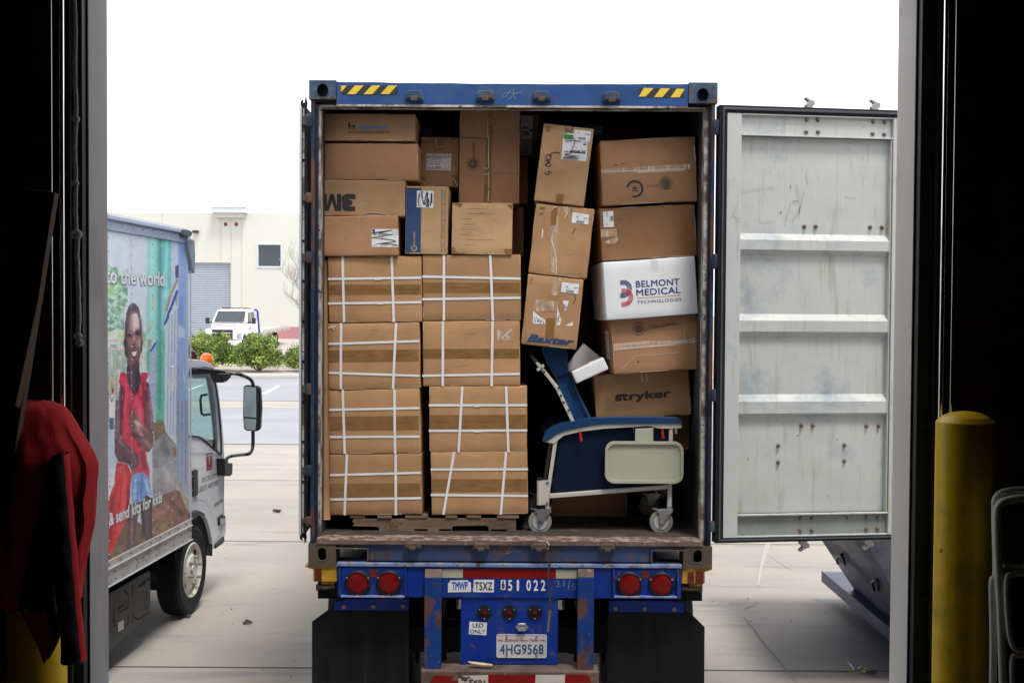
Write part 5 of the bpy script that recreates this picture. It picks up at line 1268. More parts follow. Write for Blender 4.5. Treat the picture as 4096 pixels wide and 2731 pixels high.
strapped('strapped box at the top of the right pallet stack', [(706, 92), (1217, 90), (1222, 432), (708, 435)], [(204, 215), (323, 315)], [(818, 818), (1060, 1074)], (235, 288, 1))
c = strapped('strapped box with one lower strap and stray clear tape, second in the right pallet stack', [(706, 437), (1214, 437), (1218, 776), (710, 777)], [(722, 712)], [(813, 812), (1072, 1067)], (582, 632, -1))
c.q('D', [(1098, 542), (1182, 540), (1178, 475), (1094, 482)], m_tape2, .001); c.line('D', [(1120, 528), (1150, 500), (1172, 480)], .004, m_glint, .002); c.line('D', [(1130, 500), (1165, 525)], .003, m_glint, .002); c.line('D', [(1150, 488), (1140, 540)], .003, m_glint, .002); c.flush('loose_tape')
strapped('strapped box with slanting strap seals, third in the right pallet stack', [(740, 778), (1252, 776), (1252, 1119), (742, 1123)], [(876, 875, 975), (1009, 1007, 978)], [(914, 895), (1143, 1155)], (927, 1000, -2))
strapped('strapped box with strongly slanting left strap at the bottom of the right pallet stack', [(750, 1124), (1256, 1112), (1257, 1443), (753, 1450)], [(1211, 1210), (1344, 1349)], [(872, 815), (1143, 1115)], (1262, 1328, -1))
# cardboard corner post
c = Carton('tall cardboard corner guard standing at the left edge of the pallet stack', 'D', [(172, 122), (212, 110), (221, 1473), (183, 1474)], Y=7.25, d=.006, m='strap', name='corner_guard', cat='corner guard', amp=.001)
for p in ([(176, 780), (206, 768), (186, 835)], [(170, 812), (208, 790)], [(182, 768), (190, 800)]): c.line('D', p, .0025, m_stamp, .0014)
c.flush('marker_note')
# pallet
PY = 7.285; MP = front(PY)
pal = thing('wooden_pallet', at('D', 760, 1540, PY + .5), 'worn wooden pallet with notched stringers under the strapped boxes', 'pallet')
def pp(x, y): return loc(MP, 'D', x, y)
sp = [(345, 1470), (1195, 1466), (1195, 1534), (1053, 1536), (1050, 1512), (1042, 1505), (870, 1507), (860, 1515), (858, 1546), (482, 1541), (478, 1516), (470, 1510), (340, 1508), (350, 1495), (338, 1485)]
for k in range(3): one('stringer', pal, lambda b: b.poly(MP, [pp(*p) for p in sp], -.038 - .5 * k, -.5 * k, m_wood), bevel=.003)
for x0, x1 in ((325, 405), (470, 545), (616, 732), (826, 888), (935, 1012), (1095, 1210)):
    A, B_ = pp(x0, 1468), pp(x1, 1455); one('deck_board', pal, lambda b: b.box(MP, A.x, B_.y - .012, B_.x, B_.y + .004, -1.08, random.uniform(-.004, .012), m_wood), bevel=.003)
for x0, x1 in ((660, 735), (790, 858), (1060, 1150)):
    A, B_ = pp(x0, 1560), pp(x1, 1547); one('base_board', pal, lambda b: b.box(MP, A.x, FZ + .001, B_.x, FZ + .014, -1.08, .0, m_wood), bevel=.003)
b = MB(); MP2 = front(PY - .0)
def st(x, y): p = loc(MP, 'P', x, y); return p
for p in ([(1100, 392), (1228, 390), (1228, 478), (1100, 478), (1100, 392)], [(1136, 392), (1136, 478)]): b.ribbon(MP, [st(*q) for q in p], .003, .002, m_stamp)
for s_, x0, y0, x1, y1 in (('US-', 1148, 400, 1190, 418), ('69184', 1144, 428, 1222, 446), ('HT', 1150, 455, 1178, 470), ('5', 1252, 395, 1274, 420)): b.text(MP, s_, st(x0, y1), st(x1, y1) - st(x0, y1), st(x0, y0) - st(x0, y1), .002, m_stamp, bold=.02)
for x in (1118, 1130, 1142): b.ribbon(MP, [pp(x, 1488), pp(x + 1, 1502)], .003, .002, m_stamp)
b.ribbon(MP, [pp(1140, 1522), pp(1160, 1522)], .006, .002, m_stamp); b.build('stamp', pal)

# ---- right side stack
c = Carton('tan box with black marker word and large white shipping label, top of the leaning stack', 'E', [(233, 285), (503, 318), (447, 735), (183, 697)], Y=7.24, d=.5, m='tan', yaw=-2, group=GR_)
c.q('Y', [(430, 1122), (512, 1130), (535, 1018), (440, 1015)], m_tape, .001); c.q('Y', [(540, 260), (640, 262), (650, 205), (545, 190)], m_tape, .001); c.line('Y', [(560, 205), (585, 240)], .003, m_glint, .002); c.line('Y', [(590, 190), (600, 245), (620, 200)], .003, m_glint, .002); c.flush('tape')
for p in ([(478, 530), (470, 518), (440, 514), (405, 518), (375, 528), (350, 548)], [(372, 548), (378, 572), (366, 595), (340, 602), (318, 588), (314, 560), (330, 540), (352, 545), (370, 568)], [(300, 605), (312, 612), (345, 612)], [(345, 612), (362, 622)], [(300, 650), (318, 655), (350, 640), (364, 634), (350, 628), (322, 636)], [(300, 655), (325, 680), (350, 685), (372, 678), (365, 660)], [(378, 765), (360, 742), (345, 740), (340, 760), (345, 778), (330, 786), (305, 772), (300, 748)]):
    c.line('Y', p, .0065, m_ink)
c.t('Y', '309', 308, 200, 372, 226, m_ink, bold=-.01); c.t('Y', '45', 310, 236, 362, 266, m_ink, bold=-.01); c.flush('marker_note')
LQ = [(498, 596), (796, 620), (826, 378), (530, 258)]
c.q('Y', [(498, 597), (798, 621), (822, 330), (526, 260)], m_label, .0014); c.q('Y', [(648, 370), (838, 390), (858, 262), (655, 236)], m_label, .0030); b = MB()
c.q('Y', [(520, 340), (644, 350), (646, 303), (522, 295)], m_green, .0022, b); c.t('Y', 'HALYARD', 562, 270, 625, 284, m_ink, b=b, z=.0024, bold=.02); o_ = c.l('Y', 548, 275); b.disc(c.M, o_.x, o_.y, .009, .0028, m_ink, 16, r2=.005, dfn=c.disp)
c.t('Y', 'ORTHOARTS', 0, 0, 0, 0, m_ink, b=b, quad=[(536, 316), (642, 326), (538, 302)], z=.0028, bold=.02); c.t('Y', 'BAR DRAPE', 0, 0, 0, 0, m_ink, b=b, quad=[(534, 334), (628, 342), (535, 320)], z=.0028, bold=.02)
c.t('Y', '89348', 0, 0, 0, 0, m_ink, b=b, quad=[(602, 520), (722, 526), (606, 484)], z=.0028, bold=.03); c.t('Y', '05', 0, 0, 0, 0, m_ink, b=b, quad=[(738, 528), (786, 531), (741, 490)], z=.0028, bold=.03)
c.t('Y', '12', 770, 380, 795, 395, m_ink, b=b, z=.0028); c.t('Y', '309', 694, 275, 718, 287, m_ink, b=b, z=.004); c.t('Y', '1309423', 0, 0, 0, 0, m_ink, b=b, quad=[(782, 298), (842, 306), (784, 287)], z=.004, bold=.01)
def skewbar(c, b, r, x0, y0, x1, y1, sl, h, z, n=24):
    rnd = random.Random(x0)
    for k in range(n):
        a = x0 + (x1 - x0) * (k + rnd.uniform(0, .4)) / n; w = (x1 - x0) / n * rnd.uniform(.25, .6); yy = y0 + sl * (a - x0)
        c.q(r, [(a, yy + h), (a + w, yy + h), (a + w + 2, yy), (a + 2, yy)], m_ink, z, b)
skewbar(c, b, 'Y', 700, 328, 790, 0, .09, 30, .004, 18); skewbar(c, b, 'Y', 514, 572, 692, 0, .08, 24, .0028, 30)
c.micro('Y', [(668, 256), (840, 276), (839, 268), (668, 248)], 1, b, .8); c.micro('Y', [(660, 305), (740, 316), (740, 324), (660, 313)], 1, b); c.micro('Y', [(530, 355), (640, 362), (640, 372), (530, 368)], 1, b); c.micro('Y', [(735, 575), (790, 580), (790, 592), (735, 588)], 2, b); c.micro('Y', [(520, 482), (580, 486), (580, 500), (520, 497)], 1, b)
for p in ([(535, 345), (600, 352), (660, 350), (664, 372), (650, 430), (626, 475)], [(640, 375), (700, 378), (738, 380)], [(550, 382), (620, 376), (640, 374)], [(535, 508), (640, 512), (700, 520), (790, 524)], [(530, 536), (620, 528), (540, 545), (640, 555), (735, 562), (640, 565), (520, 572), (620, 580), (718, 588)]): c.line('Y', p, .0045, m_ink, .0044, b)
c.q('Y', [(762, 424), (800, 427), (801, 412), (763, 409)], m_ink, .0028, b)
c.flush('shipping_label'); b.build('label_print', c.o)
c = Carton('scuffed box with tape seam in the middle of the leaning stack', 'E', [(195, 710), (508, 748), (462, 1118), (150, 1086)], Y=7.25, d=.5, m='strap', yaw=-2, amp=.006, group=GR_)
c.q('Z', [(400, 500), (470, 510), (486, -90), (402, -95)], m_tape2, .001); c.q('Y', [(372, 1387), (430, 1387), (455, 1165), (378, 1190)], m_tape, .0018)
for p in ([(402, 150), (430, 240), (452, 330), (460, 460), (463, 510)], [(415, 150), (440, 280), (460, 380)], [(404, 460), (430, 490), (460, 510)], [(405, 380), (440, 470)]): c.line('Z', p, .0032, m_glint, .0026)
for p in ([(380, 1215), (400, 1180), (450, 1168)], [(530, 1165), (545, 1230), (570, 1260), (580, 1200), (560, 1170)], [(550, 1180), (560, 1240), (540, 1300)]): c.line('Y', p, .0035, m_glint, .0026)
c.flush('tape'); c.q('Z', [(303, 140), (310, 138), (324, 60), (312, 32)], m_label); c.flush('torn_paper')
c.t('Y', '309', 0, 0, 0, 0, m_ink, quad=[(232, 1200), (298, 1202), (236, 1170)]); c.t('Y', '47', 0, 0, 0, 0, m_ink, quad=[(232, 1272), (276, 1276), (236, 1238)]); c.line('Z', [(655, 30), (645, 65), (620, 88)], .004, m_ink); c.line('Y', [(608, 1220), (615, 1230), (630, 1200), (628, 1190)], .004, m_ink); c.flush('marker_note')
def small_label(c, r, q, num, nums, z=.002):
    """q = TL,TR,BR,BL"""
    TL, TR, BR, BL = [Vector(p) for p in q]; b = MB(); c.q(r, [tuple(BL), tuple(BR), tuple(TR), tuple(TL)], m_label, z); c.flush('shipping_label')
    P_ = lambda a, e: tuple((TL * (1 - a) + TR * a) * (1 - e) + (BL * (1 - a) + BR * a) * e)
    c.micro(r, [P_(.08, .16), P_(.6, .16), P_(.6, .26), P_(.08, .26)], 1, b, .9); c.micro(r, [P_(.35, .02), P_(.8, .02), P_(.8, .14), P_(.35, .14)], 2, b)
    c.t(r, num, 0, 0, 0, 0, m_ink, b=b, quad=[P_(.24, .44), P_(.38, .44), P_(.24, .32)], z=z + .0012, bold=.01); c.t(r, nums, 0, 0, 0, 0, m_ink, b=b, quad=[P_(.66, .48), P_(.96, .48), P_(.66, .36)], z=z + .0012)
    c.micro(r, [P_(.06, .55), P_(.5, .55), P_(.5, .62), P_(.06, .62)], 1, b, .8)
    for k in range(20):
        a = .28 + .46 * k / 20; w = .46 / 20 * (.3 + .5 * ((k * 7) % 5) / 5); c.q(r, [P_(a, .95), P_(a + w, .95), P_(a + w, .7), P_(a, .7)], m_ink, z + .0012, b)
    b.build('label_print', c.o)
small_label(c, 'Y', [(636, 1237), (835, 1262), (823, 1385), (620, 1360)], '309', '1309441')
c = Carton('box with bold slanted blue lettering and torn label scraps, bottom of the leaning stack', 'E', [(150, 1092), (450, 1123), (407, 1500), (114, 1465)], Y=7.25, d=.5, m='strap', yaw=-2, amp=.005, group=GR_)
c.q('Z', [(402, 735), (475, 738), (505, 548), (414, 545)], m_tape2, .001); c.q('Z', [(344, 1170), (430, 1180), (445, 975), (355, 972)], m_tape, .001); c.q('Z', [(215, 900), (460, 900), (480, 800), (235, 775)], m_tape2, .0009)
for p in ([(405, 800), (420, 850), (385, 830)], [(370, 800), (410, 870)]): c.line('Z', p, .003, m_glint, .002)
c.flush('tape')
c.t('Z', 'Baxter', 0, 0, 0, 0, m_bax, quad=[(147, 1217), (630, 1262), (172, 1138)], bold=.028, shear=.25); c.flush('printed_logo')
for g in ([(211, 1031), (343, 1034), (340, 990), (290, 960), (216, 898)], [(460, 1045), (492, 1048), (512, 1005), (468, 850)], [(545, 1052), (630, 1054), (632, 1008), (590, 1032)], [(548, 900), (560, 890), (592, 792), (526, 790)]): c.q('Z', g, m_label, .0016)
b = MB()
for p in ([(225, 960), (240, 1000), (250, 960), (268, 1005), (280, 975), (300, 1020), (310, 990), (330, 1030)], [(465, 990), (490, 940), (470, 1020), (500, 1000)], [(535, 830), (560, 850), (540, 860), (570, 870)]): c.line('Z', p, .004, m_ink, .0024, b)
c.t('Z', 'S 05', 225, 996, 298, 1016, m_ink, b=b, z=.0024); c.flush('torn_label'); b.build('label_print', c.o)
c.line('Z', [(650, 730), (660, 755), (652, 795), (638, 820)], .004, m_ink); c.t('Z', '309', 186, 560, 216, 578, m_ink); c.t('Z', '50', 182, 598, 208, 612, m_ink); c.flush('marker_note')
small_label(c, 'Z', [(519, 597), (698, 618), (684, 722), (505, 700)], '309', '1302909')
c = Carton('large brown box with recycling mark, top of the right hand stack', 'E', [(533, 382), (1047, 355), (1064, 700), (550, 730)], Y=7.30, d=.55, m='red', yaw=3.5, amp=.006, group=GR_)
c.q('Y', [(1000, 795), (1110, 790), (1340, 770), (1340, 690)][0:0] or [(980, 775), (2050, 715), (2050, 650), (975, 715)], m_tape2, .001)
for p in ([(985, 740), (1150, 742), (1400, 730)], [(1420, 735), (1700, 718), (1990, 712)], [(1985, 735), (1990, 705)]): c.line('Y', p, .003, m_glint, .002)
c.q('Y', [(1410, 765), (1990, 738), (1988, 712), (1410, 738)], mat('frosted_tape', (.55, .43, .34), .4, var=.3, vs=50, stretch=(6, 1, 1)), .0016); c.flush('tape')
o_ = c.l('Y', 1383, 953); c.acc.disc(c.M, o_.x, o_.y, .054, .0016, m_ink, 40, r2=.041, dfn=c.disp, a0=-150, a1=165)
for dx, dy in ((-20, -8), (20, -8), (0, -26), (-20, 24), (20, 24), (0, 2)):
    x, y = 1383 + dx, 953 + dy; c.q('Y', [(x - 17, y), (x, y + 12), (x + 17, y), (x, y - 12)], m_ink, .0016)
c.t('Y', 'Corrugated', 0, 0, 0, 0, m_ink, quad=[(1436, 862), (1320, 866), (1437, 884)], bold=.01); c.t('Y', 'Recycles', 0, 0, 0, 0, m_ink, quad=[(1422, 844), (1330, 848), (1423, 862)], bold=.01)
c.t('Y', '53114', 0, 0, 0, 0, m_ink, quad=[(1654, 899), (1534, 904), (1655, 930)]); c.t('Y', 'PCA', 0, 0, 0, 0, m_ink, quad=[(1783, 940), (1740, 942), (1784, 958)], bold=.02)
o_ = c.l('Y', 1757, 882)
for a_, b_ in ((.041, .037), (.029, .0)): c.acc.disc(c.M, o_.x, o_.y, a_, .0016, m_stamp, 30, r2=b_, dfn=c.disp)
c.line('Y', [(1140, 664), (1165, 662), (1180, 672)], .004, m_ink); c.line('Y', [(1215, 655), (1272, 640)], .003, m_ink); c.line('Y', [(2000, 556), (2034, 545)], .003, m_ink); c.flush('printed_stamp')
c.line('Y', [(2098, 435), (2105, 520), (2115, 600), (2118, 615)], .008, m_cut); c.flush('worn_edge')
c = Carton('dark brown box with upright white label, second in the right hand stack', 'E', [(530, 743), (1047, 716), (1060, 993), (545, 1026)], Y=7.32, d=.55, m='dark', yaw=4, group=GR_)
c.mat = None
b = MB(); c.q('E', [(556, 843), (611, 842), (606, 756), (551, 760)], m_label); c.flush('shipping_label')
c.t('E', '1302899', 0, 0, 0, 0, m_ink, b=b, quad=[(577, 786), (575, 762), (569, 786)], z=.0024); c.t('E', '309', 0, 0, 0, 0, m_ink, b=b, quad=[(576, 832), (575, 820), (569, 832)], z=.0024)
for k in range(12): c.q('E', [(590, 785 + k * 2.3), (607, 784.5 + k * 2.3), (607, 783.4 + k * 2.3), (590, 784 + k * 2.3)], m_ink, .0024, b)
b.build('label_print', c.o)
c.q('Z', [(930, 128), (1088, 118), (1092, 38), (918, 50)], m_tape2); c.q('Z', [(985, 190), (1060, 192), (1090, 180), (1105, 150)], m_tape2)
c.q('Z', [(935, 190), (1060, 198), (1108, 150), (1090, 122)], m_tape2, .0009); c.flush('tape')
c.t('Z', '309', 0, 0, 0, 0, m_ink, quad=[(975, 352), (970, 322), (965, 352)]); c.t('Z', '53', 0, 0, 0, 0, m_ink, quad=[(1010, 352), (1008, 334), (998, 352)]); c.line('Y', [(1178, 1315), (1210, 1316), (1250, 1322)], .003, m_ink); c.flush('marker_note')
c = Carton('bright white box with red and blue curved logo and company lettering', 'E', [(546, 1031), (1047, 998), (1068, 1306), (573, 1342)], Y=7.26, d=.5, m=m_white_card, yaw=5, name='white_box', group=GR_)
MXc = c.M
def arcs(cx, cy, rs, w, m, h):      # D-shaped strokes: half circle on the right with straight tails left
    o_, e_, u_ = c.l('Z', cx, cy), c.l('Z', cx + 100, cy - 6), c.l('Z', cx, cy - 100)
    ex_, uy_ = (e_ - o_) / 100, (u_ - o_) / 100
    for r_ in rs:
        pts = [(-h, r_)] + [(r_ * math.sin(t), r_ * math.cos(t)) for t in [math.pi * i / 16 for i in range(17)]] + [(-h, -r_)]
        P_ = [o_ + ex_ * a + uy_ * e for a, e in pts]; c.acc.ribbon(c.M, P_, w, .0018 if m is m_bel else .0024, m, c.disp)
arcs(1155, 668, (88, 76, 63, 50), .0042, m_bel, 30)
arcs(1168, 758, (88, 76, 63, 50), .0042, m_redp, 30)
c.flush('printed_logo')
def qt(s_, x0, yb0, x1, yb1, h, m, **k): c.t('Z', s_, 0, 0, 0, 0, m, quad=[(x0, yb0), (x1, yb1), (x0 - h * .06, yb0 - h)], **k)
qt('BELMONT', 1290, 653, 1747, 625, 68, m_bel, bold=.012, sp=1.05); qt('MEDICAL', 1295, 742, 1757, 710, 68, m_bel, bold=.012, sp=1.05); qt('TECHNOLOGIES', 1302, 824, 1766, 794, 34, m_bel, bold=-.002, sp=1.15)
c.line('Z', [(1296, 765), (1757, 733)], .0028, m_redp); c.flush('printed_lettering')
c.q('Z', [(1447, 475), (1523, 474), (1520, 365), (1448, 362)], mat('faint_tape', (.74, .74, .74), .3, var=.02), .001); c.flush('tape')
c = Carton('brown box with stamped black lettering and long frosted tape, below the white logo box', 'E', [(590, 1346), (1060, 1309), (1067, 1500), (612, 1553)][0:0] or [(590, 1346), (1062, 1309), (1064, 1512), (625, 1553)], Y=7.30, d=.55, m='red', yaw=6, group=GR_) if False else \
    Carton('brown box with stamped black lettering and long frosted tape, below the white logo box', 'Z', [(1022, 1000), (1948, 930), (1960, 1500), (1063, 1562)], Y=7.31, d=.55, m='red', yaw=5, group=GR_)
c.q('Z', [(1050, 1318), (1905, 1235), (1900, 1185), (1050, 1245)], m_tape2, .001)
fr_ = MATS['frosted_tape']; c.q('Z', [(1060, 1312), (1690, 1260), (1690, 1235), (1060, 1285)], fr_, .0016); c.q('Z', [(1065, 1270), (1440, 1238), (1430, 1208), (1065, 1240)], fr_, .0016)
for p in ([(1440, 1215), (1520, 1228), (1700, 1225), (1850, 1200), (1910, 1178)], [(1690, 1235), (1945, 1208)]): c.line('Z', p, .003, m_glint, .0022)
c.flush('tape')
c.t('Z', 'LARGE COLOPLAST', 0, 0, 0, 0, m_ink, quad=[(1425, 1078), (1712, 1046), (1421, 1044)], bold=.01); c.line('Z', [(1350, 1098), (1440, 1090), (1540, 1064), (1640, 1040), (1700, 1030), (1742, 1036)], .003, m_ink)
o_ = c.l('Z', 1320, 1085)
for a_, b_ in ((.040, .036), (.026, .0)): c.acc.disc(c.M, o_.x, o_.y, a_, .0016, m_stamp, 30, r2=b_, dfn=c.disp)
c.q('Z', [(1285, 1030), (1335, 1026), (1334, 1018), (1285, 1022)], m_ink); c.line('Z', [(1135, 1510), (1285, 1368), (1745, 1330)], .003, m_cut); c.line('Z', [(1785, 960), (1802, 1215)], .003, m_cut); o_ = c.l('Z', 1315, 1427); c.acc.disc(c.M, o_.x, o_.y, .006, .0018, m_ink, 10, dfn=c.disp)
c.flush('printed_stamp')
# label on the left side of that box
Mside = c.M @ Matrix.Translation((-c.w / 2, 0, -c.d / 2)) @ Matrix.Rotation(rad(-90), 4, 'Y')
b = MB(); b.flat(Mside, [(.05, -.08), (.18, -.08), (.18, .10), (.05, .10)], .004, m_label); b.ribbon(Mside, [(.08, .08), (.15, .06), (.08, .03), (.15, .0), (.08, -.03), (.15, -.06)], .008, .006, m_ink); b.build('shipping_label', c.o)
c = Carton('brown box with bold black brand lettering leaning above the chair', 'F', [(690, 281), (1393, 230), (1417, 570), (712, 612)], Y=7.42, d=.5, m='strap', yaw=2, group=GR_)
c.t('F', 'stryker', 0, 0, 0, 0, m_ink, quad=[(848, 488), (1262, 455), (846, 410)], bold=.03); c.line('F', [(860, 425), (935, 420)], .012, m_ink); c.flush('printed_logo')
for x in (1045, 1082): c.q('F', [(x - 8, 330), (x + 10, 328), (x + 6, 262), (x - 10, 264)], m_tape2, .001)
for p in ([(1042, 265), (1050, 325)], [(1080, 262), (1088, 322)]): c.line('F', p, .003, m_glint, .0018)
c.flush('tape')
Carton('brown box behind the front end of the chair armrest', 'F', [(1220, 585), (1443, 564), (1456, 818), (1230, 830)], Y=7.62, d=.4, m='red', group=GR_)
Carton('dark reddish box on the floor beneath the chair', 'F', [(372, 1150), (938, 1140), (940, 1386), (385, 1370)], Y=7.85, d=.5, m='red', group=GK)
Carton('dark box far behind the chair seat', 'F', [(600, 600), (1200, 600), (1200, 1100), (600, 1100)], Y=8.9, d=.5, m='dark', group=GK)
# small white cartons on the chair
def wcarton(label, quad, Y, d, yaw, tilt):
    c = Carton(label, 'F', quad, Y=Y, d=d, yaw=yaw, m=m_white_card, name='white_carton', cat='carton', group='small white cartons on the chair', amp=.001); return c
c = wcarton('small white carton with clear tape lying on the reclining chair, nearer one', [(524, 250), (766, 148), (800, 232), (570, 340)], 7.30, .16, 3, 0)
Mt = c.M @ Matrix.Translation((0, c.h / 2, -c.d / 2)) @ Matrix.Rotation(rad(-90), 4, 'X')
b = MB(); b.flat(Mt, [(-c.w / 2, -.06), (c.w * .1, -.06), (c.w * .05, .06), (-c.w / 2, .06)], .003, m_tape2); b.ribbon(Mt, [(-c.w * .3, -.05), (-.02, .01), (c.w * .1, -.04)], .004, .005, m_glint); b.build('tape', c.o)
wcarton('small white carton behind the taped one, tilted steeply', [(512, 192), (620, 50), (690, 106), (590, 380)], 7.50, .10, 0, 0)
# ================================================================== RECLINER
RY = 7.29; MRc = front(RY)
def recliner(loc_label):
    t = thing('medical_recliner', at('F', 800, 1430, RY + .3), loc_label, 'medical chair', 'medical recliners in the container')
    P_ = lambda x, y: loc(MRc, 'F', x, y)
    W = .62
    pad = [(313, 762), (318, 738), (332, 712), (358, 684), (400, 655), (460, 630), (545, 612), (650, 597), (760, 589), (900, 586), (1100, 586), (1300, 589), (1328, 597), (1340, 615), (1339, 631), (1100, 634), (900, 634), (780, 634), (680, 643), (560, 666), (480, 684), (420, 705), (360, 748), (335, 764)]
    und = [(315, 764), (335, 766), (362, 750), (422, 707), (480, 687), (560, 669), (680, 646), (780, 637), (1338, 634), (1339, 668), (1180, 670), (1100, 652), (760, 672), (600, 692), (470, 722), (395, 782), (345, 772)]
    for z in (0, -W):
        o = one('armrest', t, lambda b: b.poly(MRc, [P_(*p) for p in pad][::-1], z - .085, z + .012, m_navy), bevel=.018, seg=3)
        one('arm_frame', o, lambda b: b.poly(MRc, [P_(*p) for p in und][::-1], z - .07, z + .004, m_cream), bevel=.003)
        one('side_panel', t, lambda b: b.poly(MRc, [P_(*p) for p in [(438, 722), (600, 693), (770, 674), (1225, 672), (1238, 690), (1235, 1088), (800, 1118), (440, 1142), (392, 1138), (383, 1125), (385, 1095)]][::-1], z - .045, z - .018, m_navyp), bevel=.008)
        one('rear_leg', t, lambda b: b.poly(MRc, [P_(*p) for p in [(402, 738), (470, 716), (444, 722), (420, 780), (365, 1160), (362, 1262), (334, 1262), (336, 1180), (392, 790)]][::-1], z - .032, z - .001, m_cream), bevel=.003)
        one('front_leg', t, lambda b: b.poly(MRc, [P_(*p) for p in [(1248, 664), (1277, 664), (1268, 1250), (1236, 1250)]][::-1], z - .030, z - .001, m_cream), bevel=.003)
        one('lower_rail', t, lambda b: b.poly(MRc, [P_(*p) for p in [(366, 1154), (1238, 1084), (1238, 1116), (366, 1186)]][::-1], z - .032, z - .0005, m_cream), bevel=.003)
        for x in (295, 1193):
            c = P_(x, 1362); cz = z - .03; M = MRc @ Matrix.Translation((c.x, c.y, cz)); Rw = .0635 * 1.16
            w_ = one('caster', t, lambda b: b.lathe(M, [(Rw * .72, -.016), (Rw * .95, -.016), (Rw, -.008), (Rw, .008), (Rw * .95, .016), (Rw * .72, .016)], m_castw, 36))
            one('hub', w_, lambda b: (b.lathe(M, [(Rw * .72, .010), (Rw * .66, .014), (Rw * .2, .012), (.0005, .012)], m_casth, 28), b.cyl(M, 0, 0, .010, .012, .030, m_bax if x < 600 else m_zinc, 12)))
            top = P_(x + 62, 1262)
            f = [(x - 22, 1272), (x + 84, 1262), (x + 82, 1290), (x + 40, 1330), (x + 18, 1368), (x + 4, 1378), (x - 10, 1372), (x - 16, 1350), (x - 18, 1300), (x - 42, 1280)]
            for dz in (.022, -.024): one('fork', w_, lambda b: b.poly(MRc, [P_(*p) for p in f][::-1], cz + dz - .002, cz + dz + .002, m_chrome), bevel=.001)
            one('swivel', w_, lambda b: b.cyl(MRc @ Matrix.Translation((top.x, top.y - .004, cz)) @ Matrix.Rotation(rad(-90), 4, 'X'), 0, 0, .024, 0, .016, m_chrome, 16))
            one('brake_lever', w_, lambda b: b.poly(MRc, [P_(*p) for p in [(x - 72, 1262), (x - 60, 1257), (x - 20, 1264), (x + 30, 1262), (x + 30, 1270), (x - 20, 1278), (x - 60, 1268)]][::-1], cz - .01, cz + .02, m_chrome), bevel=.001)
    # pole socket plate
    o = one('pole_socket', t, lambda b: b.poly(MRc, [P_(*p) for p in [(308, 1050), (360, 1052), (360, 1232), (306, 1232)]][::-1], .0, .006, m_cream), bevel=.002)
    one('socket_tube', o, lambda b: b.tube([at('F', 293, 1052, RY + .0), at('F', 291, 1232, RY + .0)], .0165, m_cream, n=16))
    one('socket_cap', o, lambda b: b.tube([at('F', 294, 1030, RY), at('F', 293, 1051, RY)], .017, m_blackp, n=16))
    one('bolt', o, lambda b: [b.cyl(MRc, *P_(*p), .008, .006, .011, m_chrome, 10) for p in ((350, 1067), (348, 1217))])
    # tray folded down at the side
    A, B_ = P_(771, 1067), P_(1349, 763)
    o = one('side_tray', t, lambda b: b.poly(MRc, rrect(A.x, A.y, B_.x, B_.y, .058, 8), .018, .030, m_tray))
    one('tray_rim', o, lambda b: b.poly(MRc, rrect(A.x, A.y, B_.x, B_.y, .058, 8), .012, .042, m_tray, holes=[rrect(A.x + .018, A.y + .018, B_.x - .018, B_.y - .018, .044, 8)[::-1]]), bevel=.005, seg=3)
    one('tray_bracket', o, lambda b: (b.poly(MRc, [P_(*p) for p in [(995, 670), (1130, 664), (1126, 763), (994, 763)]][::-1], .012, .024, m_tray),
        b.box(MRc, P_(984, 0).x, P_(0, 690).y, P_(991, 0).x, P_(0, 652).y, .0, .03, m_chrome), b.box(MRc, P_(1132, 0).x, P_(0, 690).y, P_(1140, 0).x, P_(0, 650).y, .0, .03, m_chrome)), bevel=.004)
    for pts in ([(588, 688), (592, 710), (600, 764)], [(1199, 672), (1199, 700), (1203, 742)]):
        one('release_lever', t, lambda b: b.tube([at('F', *p, RY - .016) for p in pts], [.005, .008, .009], m_red, n=10))
    one('tray_pin', t, lambda b: b.tube([at('F', 1299, 672, RY - .012), at('F', 1299, 708, RY - .012)], .009, m_zinc, n=10))
    # back, seat, frame
    def slabp(name, pts, z0, z1, m, bev): return one(name, t, lambda b: b.poly(MRc, [P_(*p) for p in pts][::-1], z0, z1, m), bevel=bev, seg=4)
    slabp('backrest', [(300, 82), (330, 60), (430, 66), (478, 82), (500, 120), (505, 180), (508, 250), (545, 320), (600, 440), (680, 598), (690, 640), (575, 640), (545, 612), (500, 500), (440, 370), (400, 285), (350, 200), (318, 130)], -W + .05, -.06, m_navy, .03)
    one('seam', t, lambda b: (b.tube(smooth([at('F', x, y, RY + .052) for x, y in ((402, 300), (440, 290), (480, 276), (515, 262))]), .0035, m_navyp, n=6),
        b.tube(smooth([at('F', x, y, RY + .052) for x, y in ((470, 100), (495, 150), (500, 230), (520, 300), (590, 470), (650, 600))]), .003, m_navyp, n=6)))
    slabp('side_wing', [(430, 350), (450, 340), (475, 350), (500, 385), (530, 440), (545, 500), (545, 590), (525, 560), (500, 520), (470, 450), (440, 390)], -.075, -.028, m_navy, .018)
    o = one('back_bar', t, lambda b: b.poly(MRc, [P_(*p) for p in [(262, 190), (276, 178), (292, 190), (432, 360), (553, 618), (526, 624), (415, 388), (375, 330)]][::-1], -.028, -.004, m_cream), bevel=.003)
    one('bolt', o, lambda b: [b.cyl(MRc, *P_(*p), .007, -.004, .002, m_chrome, 10) for p in ((326, 250), (434, 368), (449, 426), (470, 476), (506, 535))])
    one('push_handle', t, lambda b: b.tube([at('F', 270, 185, RY + .02), at('F', 235, 135, RY + .02), at('F', 232, 120, RY + .3), at('F', 235, 135, RY + W - .02)], .014, m_blackp, n=10))
    one('knob', t, lambda b: [b.cyl(MRc, *P_(*p), .010, -.01, .012, m_cream, 10) for p in ((316, 208), (283, 234))])
